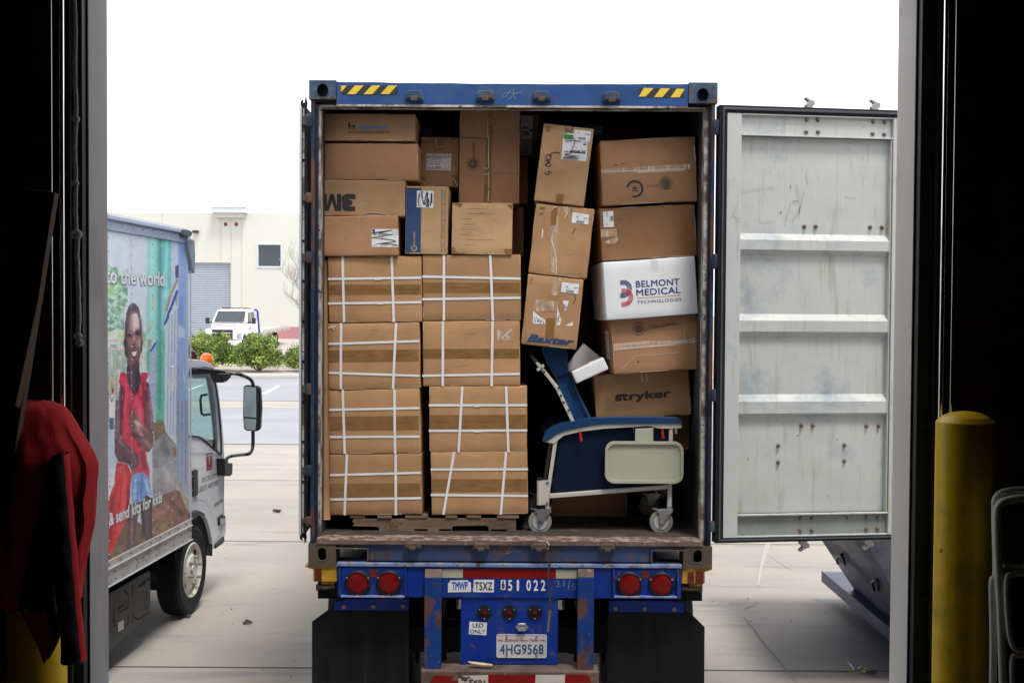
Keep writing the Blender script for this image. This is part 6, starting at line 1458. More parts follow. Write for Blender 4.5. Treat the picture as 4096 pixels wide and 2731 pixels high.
    slabp('seat', [(560, 700), (1180, 690), (1235, 720), (1235, 800), (560, 820)], -W + .06, -.06, m_navy, .03)
    slabp('footrest', [(1200, 720), (1250, 722), (1290, 800), (1290, 1060), (1240, 1080), (1200, 1000)], -W + .06, -.08, m_navy, .03)
    return t
rc = recliner('navy medical recliner with cream frame, folded side tray and caster wheels')
r2 = copy_tree(rc); r2.location = rc.location + Vector((.12, .86, .0)); r2['label'] = 'second navy medical recliner mostly hidden behind the first one'
# ================================================================== BOX TRUCK
PSI = rad(3.92); DV = Vector((math.sin(PSI), math.cos(PSI), 0)); NR = Vector((math.cos(PSI), -math.sin(PSI), 0))
def side(D): return frame(-D * NR, DV, (0, 0, 1), NR)
DB, DC = 3.45, 3.56
SB, SC_ = side(DB), side(DC)
def sb(r, x, y): return loc(SB, r, x, y)
def sc2(r, x, y): return loc(SC_, r, x, y)
tk = thing('box_truck', -DB * NR + DV * 8 - NR * 1.1, 'white box truck with a printed picture of a smiling child in red on its side', 'truck')
bt = sb('U', 565, 700).x                      # front end of the box
zlow = sb('U', 565, 868).y; zmid = sb('U', 556, 783).y; zgl = sb('U', 555, 748).y
ztr = sb('S', 745, 385).y; ztop = sb('S', 745, 342).y
ztr = (sb('S', 745, 384).y + sb('S', 70, 272).y) / 2; ztop = sb('S', 700, 262).y
T0 = 5.3
box = one('cargo_box', tk, lambda b: b.box(SB, T0, zlow + .05, bt - .012, ztop - .02, -2.25, -.012, m_twhite))
# picture on the side: coloured grid
def painter(px, py):
    n = len(px); col = np.zeros((n, 3)); col[:] = (196, 205, 224)
    def inside(poly, x=px, y=py):
        r = np.zeros(n, bool); j = len(poly) - 1
        for i in range(len(poly)):
            xi, yi = poly[i]; xj, yj = poly[j]
            c = ((yi > y) != (yj > y)) & (x < (xj - xi) * (y - yi) / ((yj - yi) or 1e-9) + xi); r ^= c; j = i
        return r
    def hn(x, y, s):      # smooth value noise
        x = x / s; y = y / s; xi = np.floor(x).astype(int); yi = np.floor(y).astype(int); fx_ = x - xi; fy_ = y - yi
        fx_ = fx_ * fx_ * (3 - 2 * fx_); fy_ = fy_ * fy_ * (3 - 2 * fy_)
        h = lambda a, b_: (np.sin(a * 127.1 + b_ * 311.7) * 43758.5453) % 1.0
        return (h(xi, yi) * (1 - fx_) + h(xi + 1, yi) * fx_) * (1 - fy_) + (h(xi, yi + 1) * (1 - fx_) + h(xi + 1, yi + 1) * fx_) * fy_
    n1 = hn(px, py, 14); n2 = hn(px + 900, py, 6); n3 = hn(px, py + 500, 40)
    def put(r, pts, c, amt=1., noi=0., c2=None):
        a, b_, s = REG[r]; k = inside([(a + x * s, b_ + y * s) for x, y in pts])
        cc = np.array(c, float)[None, :] * np.ones((k.sum(), 1))
        if c2 is not None:
            w = np.clip((n1[k] * .6 + n2[k] * .4 - .35) * 3, 0, 1)[:, None]; cc = cc * (1 - w) + np.array(c2, float) * w
        if noi: cc = cc * (1 + noi * (n1[k] - .5)[:, None] + noi * .5 * (n2[k] - .5)[:, None])
        col[k] = col[k] * (1 - amt) + cc * amt
    def stroke(r, pts, w, c, amt=1.):
        for (x0, y0), (x1, y1) in zip(pts, pts[1:]):
            dx, dy = x1 - x0, y1 - y0; L = math.hypot(dx, dy) or 1; nx_, ny_ = -dy / L * w / 2, dx / L * w / 2
            put(r, [(x0 + nx_, y0 + ny_), (x1 + nx_, y1 + ny_), (x1 - nx_, y1 - ny_), (x0 - nx_, y0 - ny_)], c, amt)
    # backdrop
    put('T', [(-2000, -600), (430, -600), (420, 600), (400, 1568), (-2000, 1568)], (200, 207, 224), noi=.04)
    put('T', [(-2000, 0), (150, 40), (190, 130), (250, 230), (250, 380), (215, 420), (215, 640), (-2000, 660)], (112, 152, 122), c2=(190, 212, 196))
    put('T', [(60, 110), (160, 150), (190, 220), (120, 330), (60, 300)], (150, 200, 130), .8, c2=(205, 225, 200))
    put('T', [(380, 610), (425, 640), (425, 930), (380, 930)], (130, 170, 110), c2=(190, 205, 190))
    put('T', [(60, 620), (215, 600), (215, 690), (60, 690)], (190, 200, 130), .8, c2=(220, 225, 215))
    put('T', [(-2000, 690), (240, 690), (245, 980), (60, 1010), (-2000, 1010)], (150, 170, 150), c2=(205, 205, 200))
    put('T', [(370, 690), (420, 700), (420, 960), (360, 960)], (160, 175, 150), c2=(215, 215, 210))
    for y0, y1 in ((690, 712), (765, 785)): put('T', [(-300, y0), (222, y0), (222, y1), (-300, y1)], (205, 190, 175))
    put('T', [(-2000, 1000), (165, 1000), (150, 1568), (-2000, 1568)], (172, 165, 140), noi=.25)
    for x in (85, 130, 185): put('T', [(x, 780), (x + 13, 780), (x + 8, 1450), (x - 5, 1450)], (185, 190, 165), .8)
    put('T', [(80, 1195), (128, 1180), (132, 1390), (80, 1400)], (222, 220, 232)); put('T', [(86, 1390), (122, 1390), (120, 1500), (88, 1500)], (70, 105, 145)); put('T', [(102, 1120), (125, 1130), (125, 1165), (105, 1170)], (170, 50, 60)); put('T', [(60, 1150), (78, 1150), (78, 1430), (60, 1430)], (150, 60, 65), .6)
    stroke('T', [(90, 1200), (105, 1250), (122, 1200)], 8, (90, 50, 120))
    put('T', [(-2000, 1500), (150, 1495), (140, 1700), (-2000, 1700)], (178, 188, 202))
    put('U', [(40, 180), (110, 200), (110, 420), (40, 480)], (180, 190, 206))
    # columns at the right
    put('T', [(430, -600), (508, -600), (505, 780), (500, 930), (470, 1000), (440, 930), (410, 930), (412, 700)], (150, 204, 190), noi=.06)
    put('T', [(505, -600), (642, -600), (640, 200), (585, 480), (580, 900), (575, 1520), (500, 1568), (495, 930), (505, 600)], (118, 184, 176), noi=.10)
    put('T', [(520, -100), (560, -100), (560, 420), (520, 420)], (92, 165, 165), .5); put('T', [(545, 250), (640, 250), (600, 420), (585, 600), (545, 600)], (160, 205, 205), .6)
    put('T', [(505, 690), (580, 680), (575, 1430), (500, 1430)], (105, 178, 152), .85, noi=.12); put('T', [(500, 1400), (575, 1420), (575, 1568), (490, 1568)], (120, 120, 90), .8, noi=.3)
    put('T', [(640, -600), (706, -600), (706, 40), (640, 200)], (188, 198, 222)); put('T', [(640, 200), (700, 40), (705, 300), (600, 480)], (185, 200, 215))
    put('T', [(445, 780), (500, 760), (495, 1568), (440, 1568)], (168, 174, 196), noi=.05); put('T', [(415, 800), (445, 790), (445, 1030), (430, 1000)], (95, 165, 110), .8)
    for k in range(9):
        x = 584 + k * 14; put('T', [(x + 18 - k * 1.2, 500 - k * 12), (x + 25, 490 - k * 12), (x + 6, 1568), (x - 1, 1520)], (150, 165, 186) if k % 2 else (196, 200, 200), .9)
    put('T', [(580, 1000), (655, 1080), (655, 1160), (600, 1100)], (205, 205, 190), .6); put('T', [(690, 905), (700, 905), (695, 1568), (680, 1568)], (150, 140, 110), .6); put('T', [(640, 920), (668, 900), (668, 1100), (645, 1160)], (215, 215, 210), .6)
    put('T', [(703, -600), (765, -600), (762, 1568), (695, 1568)], (146, 163, 205), noi=.05); put('T', [(703, 300), (745, 310), (742, 550), (703, 540)], (126, 146, 200), .8); put('T', [(703, 560), (765, 600), (765, 680), (703, 670)], (190, 200, 215), .8)
    put('T', [(738, 930), (775, 1080), (778, 1190), (760, 1130)], (215, 215, 205), .8); put('T', [(762, -600), (776, -600), (772, 1568), (760, 1568)], (110, 165, 165), .7)
    put('T', [(776, -600), (800, -600), (798, 1568), (772, 1568)], (165, 180, 205)); put('T', [(800, -600), (830, -600), (830, 1568), (798, 1568)], (190, 195, 205))
    stroke('T', [(698, 150), (640, 270), (610, 370), (592, 440)], 22, (165, 145, 120)); put('T', [(676, 30), (704, 20), (704, 130), (680, 150), (672, 90)], (85, 70, 95), .9)
    stroke('T', [(695, 250), (672, 310), (640, 400), (615, 450), (602, 510), (575, 555)], 22, (62, 78, 160)); stroke('T', [(690, 300), (684, 380)], 10, (110, 150, 120)); stroke('T', [(500, 715), (475, 765), (448, 795)], 18, (70, 85, 165))
    stroke('T', [(472, 280), (470, 440)], 16, (180, 160, 130), .7); stroke('T', [(475, 540), (430, 620)], 16, (175, 150, 115), .7); put('T', [(430, 690), (470, 680), (500, 620), (460, 720), (440, 780), (428, 830)], (170, 135, 110), .85)
    # ground at the right, foot of the picture
    put('U', [(330, 240), (410, 190), (480, 300), (480, 560), (560, 620), (560, 700), (330, 640)], (150, 148, 150), noi=.15); put('U', [(325, 330), (400, 250), (440, 330), (400, 420), (330, 430)], (120, 122, 128), .6, noi=.2)
    put('U', [(330, 140), (405, 150), (410, 200), (345, 260)], (130, 100, 70), .8, noi=.2); stroke('U', [(405, 205), (480, 290)], 8, (150, 110, 85)); put('U', [(455, 290), (480, 300), (480, 360), (458, 335)], (150, 90, 70), .8)
    put('U', [(320, 610), (400, 590), (480, 560), (560, 700), (560, 760), (320, 880)], (132, 96, 82), noi=.3); put('U', [(340, 770), (420, 740), (420, 800), (330, 850)], (150, 130, 100), .6, noi=.4)
    put('U', [(480, 0), (560, 0), (560, 620), (520, 560), (482, 500)], (150, 160, 182), noi=.1)
    for x in (492, 515, 540): stroke('U', [(x, 0), (x - 3, 520)], 5, (100, 110, 125), .7)
    put('U', [(480, 490), (505, 520), (550, 620), (550, 700), (520, 660), (490, 580)], (165, 155, 140), .9, noi=.2); put('U', [(476, 560), (500, 570), (545, 690), (545, 720)], (120, 75, 60), .9)
    put('U', [(40, 860), (190, 720), (330, 840), (330, 880), (40, 1040)], (112, 95, 80), noi=.3)
    # child
    sk, sk2, skd = (118, 88, 82), (98, 72, 78), (78, 60, 68)
    put('T', [(180, 1070), (208, 1100), (192, 1400), (188, 1600), (128, 1600), (150, 1300)], sk2, noi=.12); put('T', [(412, 1060), (440, 1078), (465, 1290), (480, 1450), (478, 1600), (395, 1600), (400, 1300)], sk2, noi=.12)
    put('T', [(247, 860), (350, 880), (356, 985), (392, 1100), (345, 1190), (305, 1200), (250, 1110), (238, 1000)], skd, noi=.08)
    head = [(290, 360), (322, 372), (350, 410), (367, 490), (374, 590), (374, 650), (384, 700), (378, 790), (366, 810), (352, 880), (335, 935), (312, 955), (285, 950), (262, 920), (245, 855), (232, 850), (218, 780), (216, 700), (222, 640), (222, 560), (236, 450), (258, 390)]
    put('T', head, sk, noi=.06); put('T', [(290, 360), (322, 372), (350, 410), (367, 490), (374, 590), (350, 480), (310, 430), (262, 440), (236, 520), (222, 600), (236, 450), (258, 390)], (86, 76, 88), .85)
    put('T', [(275, 470), (330, 450), (352, 520), (350, 600), (300, 620), (262, 600)], (178, 160, 165), .6); put('T', [(240, 600), (290, 600), (300, 640), (245, 660)], (150, 118, 108), .5)
    stroke('T', [(245, 655), (262, 645), (280, 655)], 14, (58, 44, 50)); stroke('T', [(320, 635), (336, 622), (352, 638)], 14, (58, 44, 50)); stroke('T', [(320, 610), (336, 600), (352, 612)], 5, (60, 48, 52)); stroke('T', [(245, 632), (275, 630)], 5, (60, 48, 52))
    put('T', [(285, 660), (318, 655), (335, 720), (325, 740), (290, 745), (280, 720)], (145, 110, 100), .7); stroke('T', [(288, 738), (325, 732)], 10, (62, 40, 44)); put('T', [(330, 700), (365, 690), (365, 760), (340, 780)], (150, 115, 105), .5)
    put('T', [(278, 800), (300, 780), (332, 790), (325, 840), (303, 862), (282, 845)], (120, 48, 62)); put('T', [(284, 805), (305, 795), (330, 798), (322, 830), (295, 838)], (236, 230, 228)); stroke('T', [(285, 850), (305, 865), (325, 845)], 8, (150, 90, 100))
    put('T', [(218, 700), (232, 690), (240, 850), (228, 850)], (88, 64, 66)); put('T', [(370, 660), (384, 700), (378, 790), (366, 800)], (88, 64, 66))
    rd = (196, 62, 76)
    put('T', [(180, 995), (213, 975), (240, 1000), (245, 1060), (280, 1150), (312, 1196), (348, 1140), (368, 1060), (366, 985), (392, 985), (430, 985), (430, 1025), (412, 1060), (415, 1300), (405, 1600), (190, 1600), (190, 1450), (205, 1250), (205, 1110), (165, 1075)], rd, noi=.18)
    for p in ([(215, 1100), (240, 1250), (230, 1400)], [(260, 1250), (300, 1400)], [(380, 1200), (360, 1350), (390, 1480)], [(390, 1020), (385, 1150)], [(200, 1000), (225, 1060)]): stroke('T', p, 8, (160, 40, 58), .7)
    put('T', [(268, 1400), (285, 1340), (272, 1300), (290, 1300), (330, 1370), (400, 1490), (478, 1500), (476, 1600), (268, 1600)], sk, noi=.12); stroke('T', [(250, 1268), (285, 1298)], 12, (45, 50, 80)); 
    for y in (1405, 1450, 1495): stroke('T', [(270, y + 15), (300, y)], 5, skd)
    put('U', [(130, 0), (290, 0), (285, 180), (292, 370), (310, 430), (312, 515), (270, 452), (200, 470), (188, 400), (150, 270), (128, 150)], rd, noi=.2)
    for p in ([(165, 60), (150, 150), (180, 240)], [(240, 330), (235, 430)], [(262, 200), (280, 380)]): stroke('U', p, 7, (150, 36, 52), .7)
    put('U', [(100, 0), (140, 0), (132, 240), (185, 290), (235, 335), (245, 400), (205, 452), (178, 400), (112, 385), (92, 330), (95, 100)], sk2, noi=.15)
    put('U', [(290, 0), (320, 0), (335, 200), (332, 290), (310, 325), (270, 320), (222, 215), (190, 180), (188, 110), (205, 75), (195, 45), (210, 60), (285, 182)], sk, noi=.15); stroke('U', [(190, 120), (215, 115)], 4, skd); stroke('U', [(190, 150), (215, 145)], 4, skd)
    put('U', [(200, 470), (235, 452), (270, 452), (305, 480), (328, 600), (300, 588), (275, 625), (262, 640), (210, 672), (196, 600)], (118, 150, 205), noi=.25); stroke('U', [(240, 480), (236, 640)], 5, (80, 105, 160), .7)
    put('U', [(190, 650), (262, 635), (232, 760), (215, 905), (168, 940), (175, 700)], sk2, noi=.15); put('U', [(250, 650), (290, 592), (326, 618), (326, 868), (285, 885), (262, 760)], skd, noi=.15)
    put('U', [(104, 388), (175, 400), (200, 470), (190, 560), (185, 700), (150, 780), (120, 860), (70, 965), (48, 940), (48, 640), (88, 520)], (192, 52, 58), noi=.2); put('U', [(48, 440), (88, 415), (92, 520), (70, 570), (48, 560)], (205, 200, 215)); 
    for p in ([(140, 450), (120, 700)], [(175, 520), (165, 680)], [(100, 640), (70, 850)]): stroke('U', p, 8, (150, 30, 45), .6)
    for x, y in ((110, 425), (128, 440), (140, 410), (150, 440), (125, 412)): stroke('U', [(x, y), (x + 8, y + 22)], 3, (225, 190, 195), .8)
    for x, y in ((52, 470), (60, 500), (68, 460), (58, 530)): stroke('U', [(x, y), (x + 6, y + 16)], 3, (60, 50, 90), .8)
    # hairline scratches
    for k in range(14):
        rr = random.Random(k); x = rr.uniform(60, 640); y = rr.uniform(400, 1100); stroke('T', [(x, y), (x + rr.uniform(60, 160), y + rr.uniform(-30, 50))], 2, (170, 178, 190), .5)
    LT = np.zeros(n)
    def soft(r, pts, w, v):
        for (x0, y0), (x1, y1) in zip(pts, pts[1:]):
            a_, b_, s_ = REG[r]; X0, Y0, X1, Y1 = a_ + x0 * s_, b_ + y0 * s_, a_ + x1 * s_, b_ + y1 * s_; W2 = w * s_
            dx, dy = X1 - X0, Y1 - Y0; LL = max(1, dx * dx + dy * dy); t_ = np.clip(((px - X0) * dx + (py - Y0) * dy) / LL, 0, 1)
            d2 = (px - X0 - t_ * dx) ** 2 + (py - Y0 - t_ * dy) ** 2; LT[:] = LT + v * np.exp(-d2 / (2 * (W2 / 2) ** 2))
    for r, p, w, v in (('T', [(318, 470), (325, 560)], 50, .45), ('T', [(303, 600), (306, 690)], 16, .30), ('T', [(350, 690), (348, 740)], 30, .32), ('T', [(262, 690), (262, 730)], 26, .20), ('T', [(232, 560), (228, 720), (245, 840)], 26, -.28), ('T', [(300, 925), (330, 900)], 34, -.35), ('T', [(372, 520), (372, 640)], 16, -.25),
        ('T', [(268, 650), (280, 652)], 18, -.3), ('T', [(325, 640), (345, 640)], 18, -.3), ('T', [(300, 890), (310, 900)], 16, .25), ('T', [(270, 1000), (300, 1120)], 30, .18), ('T', [(340, 1000), (330, 1150)], 20, -.2),
        ('T', [(178, 1120), (160, 1300), (150, 1560)], 16, .35), ('T', [(200, 1120), (190, 1560)], 14, -.35), ('T', [(435, 1120), (455, 1300), (465, 1480)], 14, .35), ('T', [(408, 1150), (405, 1450)], 12, -.35),
        ('T', [(225, 1040), (238, 1180), (222, 1320)], 18, .28), ('T', [(215, 1150), (208, 1400)], 12, -.3), ('T', [(330, 1230), (350, 1330), (340, 1500)], 34, .25), ('T', [(385, 1080), (392, 1300)], 14, -.28), ('T', [(290, 1230), (270, 1350)], 14, -.28), ('T', [(360, 1090), (372, 1180)], 12, .3),
        ('T', [(300, 1420), (340, 1440), (420, 1510)], 20, .35), ('T', [(280, 1540), (400, 1568)], 20, -.3), ('T', [(470, -300), (465, 700)], 24, .12), ('T', [(540, -300), (535, 1300)], 20, -.16), ('T', [(600, -200), (590, 300)], 20, .15),
        ('U', [(225, 130), (260, 220), (310, 290)], 18, .32), ('U', [(205, 200), (250, 290)], 12, -.3), ('U', [(120, 120), (125, 260), (190, 330)], 16, .28), ('U', [(200, 300), (225, 400)], 10, .25), ('U', [(150, 360), (190, 400)], 14, -.3), ('U', [(155, 60), (165, 200)], 12, .28), ('U', [(262, 330), (280, 430)], 16, -.28), ('U', [(250, 60), (262, 160)], 16, .25),
        ('U', [(150, 470), (150, 640), (120, 820)], 20, .30), ('U', [(180, 560), (170, 700)], 14, -.3), ('U', [(80, 600), (62, 880)], 16, -.3), ('U', [(222, 500), (218, 620)], 12, .25), ('U', [(285, 500), (305, 570)], 14, .25), ('U', [(262, 470), (258, 610)], 8, -.25),
        ('U', [(205, 680), (195, 880)], 12, .3), ('U', [(292, 640), (300, 850)], 16, .28), ('U', [(262, 700), (270, 860)], 12, -.35), ('U', [(395, 240), (430, 330)], 30, -.2), ('U', [(380, 380), (440, 500)], 40, .15), ('U', [(350, 720), (420, 680)], 30, .2), ('U', [(450, 640), (520, 720)], 24, -.25)):
        soft(r, p, w, v)
    return np.clip(col * (1 + LT)[:, None] + np.clip(LT, 0, 1)[:, None] * 14, 0, 255)
gx0 = sb('T', -60, 800).x; NX, NZ = 190, 520
xs_ = np.concatenate([np.linspace(T0, gx0, 30, endpoint=False), np.linspace(gx0, bt - .035, NX)])
zs_ = np.linspace(zgl - .004, ztr + .004, NZ)
Mi = np.array(SB); pts = []
GXm, GZm = np.meshgrid(xs_, zs_)
Wp = np.stack([GXm.ravel(), GZm.ravel(), np.zeros(GXm.size), np.ones(GXm.size)], 1) @ Mi.T
Rt = np.array(ROT)[:3, :3]; cam_p = (Wp[:, :3] - np.array(CAMP)) @ Rt
PX = 2048 + FPX * cam_p[:, 0] / -cam_p[:, 2]; PY_ = 1365.5 - FPX * cam_p[:, 1] / -cam_p[:, 2]
colr = painter(PX, PY_) / 255.
lin = np.where(colr <= .04045, colr / 12.92, ((colr + .055) / 1.055) ** 2.4) * 1.5
nxx = len(xs_); b = MB()
b.v = [tuple(r) for r in Wp[:, :3].tolist()]; b.mats = [m_graphic]
b.f = [[j * nxx + i, j * nxx + i + 1, (j + 1) * nxx + i + 1, (j + 1) * nxx + i] for j in range(NZ - 1) for i in range(nxx - 1)]; b.m = [0] * len(b.f); b.sm = [False] * len(b.f)
gp = b.build('side_picture', box)
ca = gp.data.color_attributes.new('Col', 'FLOAT_COLOR', 'POINT')
ca.data.foreach_set('color', np.concatenate([np.clip(lin, 0, 1), np.ones((len(lin), 1))], 1).ravel())
b = MB()
def tt(s_, r, o_, e_, u_, m, z, **k): o2, e2, u2 = sb(r, *o_), sb(r, *e_), sb(r, *u_); b.text(SB, s_, o2, e2 - o2, u2 - o2, z, m, **k)
for nm_ in ('upper_lettering', 'lower_lettering'):
  b = MB()
  for m, z, dx in ((m_txtshade, .0015, 3), (m_txt, .003, 0)):
    if nm_ == 'upper_lettering': tt('to the world', 'S', (46 + dx, 746 + dx), (576 + dx, 775 + dx), (46 + dx, 596 + dx), m, z, bold=.024 if m is m_txt else .05)
    else: tt('& send kits for kids', 'U', (54 + dx * .4, 792 + dx * .4), (388 + dx * .4, 640 + dx * .4), (54 + dx * .4, 708 + dx * .4), m, z, bold=.024 if m is m_txt else .05)
  b.build(nm_, box)
def rivets(name, r, cols, y0, y1, n, rr=.0075, z=.0, M=SB, f=sb, m=m_rivet):
    b = MB()
    for x in cols:
        X = f(r, x, 900).x
        for k in range(n):
            b.ball((X, y0 + (y1 - y0) * k / (n - 1), z), rr, m, M, n=4, sc=(1, 1, .6))
    return b.build(name, box)
rivets('rivet', 'S', (77, 283, 472, 647), zgl + .04, ztr - .05, 24)
b = MB(); b.box(SB, sb('S', 278, 600).x - .001, zgl, sb('S', 278, 600).x + .002, ztr, .0008, .0016, m_rivet); b.build('panel_seam', box)
b = MB(); X = sb('S', 812, 900).x; b.box(SB, sb('S', 802, 900).x, zmid, bt, ztr - .0, .0, .014, m_alu); b.build('corner_strip', box, bevel=.004)
rivets('rivet', 'S', (811,), zmid + .05, ztr - .3, 18, z=.014)
# top rail and roof
one('top_rail', box, lambda b: (b.box(SB, T0, ztr, bt - .01, ztop - .03, -.0115, .012, m_railtop), b.box(SB, T0, ztop - .032, bt - .12, ztop + .004, -.02, .034, m_railtop)), bevel=.006)
b = MB()
for k in range(26): b.ball((bt - .08 - k * .20, ztr + .045, .012), .010, m_rivet, SB, n=4, sc=(1, 1, .6))
b.build('rail_rivet', box)
one('roof', box, lambda b: b.box(SB, T0, ztop - .02, bt - .06, ztop + .02, -2.25, -.02, m_alu))
p = [sb('S', *q) for q in [(748, 345), (800, 345), (820, 365), (826, 480), (820, 655), (808, 662)]]
one('corner_cap', box, lambda b: b.poly(SB, [(q.x, q.y) for q in p][::-1], -.06, .030, mat('grey_corner_cap', (.28, .32, .40), .4, var=.06)), bevel=.012, seg=3)
one('cap_hook', box, lambda b: b.ribbon(SB, [sb('S', *q) for q in [(812, 368), (790, 366), (786, 385), (803, 388), (803, 408), (778, 410)]], .010, .032, m_rivet))
one('gutter_end', box, lambda b: b.poly(SB, [sb('S', *q) for q in [(692, 262), (735, 262), (772, 280), (785, 298), (768, 325), (735, 332), (696, 318)]][::-1], .002, .05, mat('dark_gutter', (.10, .12, .14), .5)), bevel=.01)
# bottom rails
b = MB(); b.box(SB, T0, zmid, bt, zgl, -.012, .010, m_rail); b.box(SB, T0, zmid - .012, bt, zmid - .0005, -.02, .026, m_rail); b.box(SB, T0, zlow, bt, zmid - .013, -.03, .014, m_rail); b.box(SB, T0, zlow - .01, bt, zlow - .0005, -.03, .030, m_rail); b.build('bottom_rail', box, bevel=.003)
b = MB()
for k in range(22):
    for zz in (zmid + (zgl - zmid) * .55, zmid - .045, zlow + .03): b.ball((bt - .03 - k * .20 - (.1 if zz > zmid else 0), zz, .013), .008, m_bolt, SB, n=4)
b.build('rail_rivet', box)
# ---- cab
ct0 = bt - .06
cab = [('S', 825, 1432), ('W', 115, 143), ('W', 180, 148), ('W', 250, 160), ('W', 310, 182), ('W', 340, 212), ('W', 352, 250), ('W', 372, 340), ('W', 392, 470), ('W', 412, 640), ('W', 430, 800), ('W', 443, 960), ('W', 450, 1120), ('W', 452, 1320), ('W', 446, 1560), ('U', 783, 735), ('U', 792, 760), ('U', 791, 820), ('U', 772, 900), ('U', 708, 936), ('U', 706, 890), ('U', 694, 820), ('U', 672, 750), ('U', 640, 706), ('U', 600, 690), ('U', 565, 702)]
cp = [sc2(*q) for q in cab]; cp = [Vector((ct0, cp[1].y + .0))] + cp[1:] + [Vector((ct0, cp[-1].y))]
win = [sc2('W', *q) for q in [(60, 285), (115, 285), (250, 280), (318, 292), (335, 320), (360, 430), (385, 600), (402, 800), (412, 960), (412, 1098), (400, 1095), (330, 1040), (255, 975), (215, 940), (175, 925), (115, 918), (60, 918)]]
win = [Vector((max(q.x, ct0 + .03), q.y)) for q in win]
CWd = 1.95
cabo = one('cab', tk, lambda b: b.poly(SC_, cp[::-1], -.04, 0, m_twhite, holes=[win]), bevel=.006)
one('far_side', cabo, lambda b: b.poly(SC_, cp[::-1], -CWd, -CWd + .04, m_twhite, holes=[win]))
# skin joining both sides: roof, front, back, floor
fr = cp[2:-1]
def skin(name, idx, m, z0=-.0405, z1=-CWd + .0405, parent=None):
    b = MB(); P_ = [cp[i] for i in idx]; vs = []
    for q in P_: vs += [(q.x, q.y, z0), (q.x, q.y, z1)]
    b.add(vs, [(2 * i, 2 * i + 1, 2 * i + 3, 2 * i + 2) for i in range(len(P_) - 1)], m, SC_, True); return b.build(name, parent or cabo)
skin('roof_skin', range(0, 8), m_twhite); skin('front_panel', range(12, 20), m_twhite); skin('windshield', range(7, 13), mat('clear_windshield', (.5, .6, .6), .05, alpha=1) if False else None or m_tglass) if False else None
one('back_panel', cabo, lambda b: b.box(SC_, ct0, cp[-1].y, ct0 + .02, win[-1].y, -CWd + .05, -.045, m_seatc))
gl = bpy.data.materials.new('green_tinted_glass'); gl.use_nodes = True; nt = gl.node_tree; nt.nodes.clear()
o1 = nt.nodes.new('ShaderNodeOutputMaterial'); t1 = nt.nodes.new('ShaderNodeBsdfTransparent'); g1 = nt.nodes.new('ShaderNodeBsdfGlossy'); mxx = nt.nodes.new('ShaderNodeMixShader'); lw = nt.nodes.new('ShaderNodeLayerWeight')
t1.inputs[0].default_value = (.70, .84, .82, 1); g1.inputs['Roughness'].default_value = .02; lw.inputs[0].default_value = .35; nt.links.new(lw.outputs['Fresnel'], mxx.inputs[0]); nt.links.new(t1.outputs[0], mxx.inputs[1]); nt.links.new(g1.outputs[0], mxx.inputs[2]); nt.links.new(mxx.outputs[0], o1.inputs[0])
one('side_window', cabo, lambda b: b.flat(SC_, [(q.x, q.y) for q in win[::-1]], -.028, gl)); one('side_window', cabo, lambda b: b.flat(SC_, [(q.x, q.y) for q in win[::-1]], -CWd + .02, gl))
b = MB(); P_ = [cp[i] for i in range(7, 13)]; vs = []
for q in P_: vs += [(q.x - .01, q.y, -.09), (q.x - .01, q.y, -CWd + .09)]
b.add(vs, [(2 * i, 2 * i + 1, 2 * i + 3, 2 * i + 2) for i in range(5)], gl, SC_); b.build('windshield', cabo)
for z in (-.0405, -CWd + .0405): one('pillar', cabo, lambda b: b.tube([SC_ @ Vector((cp[i].x - .03, cp[i].y, z - .02 if z > -.5 else z + .02)) for i in range(6, 14)], .035, m_twhite, n=8))
# window seal and drip moulding
wo = [(q.x, q.y) for q in win]; cxw = sum(q[0] for q in wo) / len(wo); czw = sum(q[1] for q in wo) / len(wo)
one('window_seal', cabo, lambda b: b.poly(SC_, [(cxw + (x - cxw) * 1.045, czw + (y - czw) * 1.03) for x, y in wo][::-1], .0005, .008, m_rubber, holes=[[(cxw + (x - cxw) * .965, czw + (y - czw) * .975) for x, y in wo]]))
one('roof_seam', cabo, lambda b: b.ribbon(SC_, [sc2('W', *q) for q in [(100, 232), (250, 222), (330, 238), (352, 252)]], .008, .004, m_trim))
# interior
one('dashboard', cabo, lambda b: b.box(SC_, sc2('W', 360, 1000).x, sc2('W', 300, 1120).y - .2, sc2('W', 412, 1000).x + .02, sc2('W', 300, 985).y, -CWd + .06, -.06, m_blackp), bevel=.03)
b = MB(); c0 = SC_ @ Vector((sc2('W', 215, 900).x + .0, sc2('W', 215, 905).y, -1.45)); ring = []
one('steering_wheel', cabo, lambda b: b.tube([c0 + DV * (.19 * math.cos(a) * .5) + Vector((0, 0, .19 * math.cos(a) * .85)) + NR * (.20 * math.sin(a)) for a in [2 * math.pi * i / 24 for i in range(25)]], .014, m_blackp, n=8))
for z in (-.55, -1.5): one('seat', cabo, lambda b: (b.box(SC_, ct0 + .05, sc2('W', 115, 1100).y, ct0 + .5, sc2('W', 115, 1000).y, z - .25, z + .25, m_seatc), b.box(SC_, ct0 + .04, sc2('W', 115, 1000).y, ct0 + .16, sc2('W', 115, 800).y, z - .24, z + .24, m_seatc)), bevel=.03)
b = MB(); b.tube([SC_ @ Vector((*sc2('W', x, y), -.07)) for x, y in [(345, 500), (290, 512), (280, 560), (292, 690), (312, 708), (372, 700)]], .012, m_trim, n=8); b.build('grab_handle', cabo)
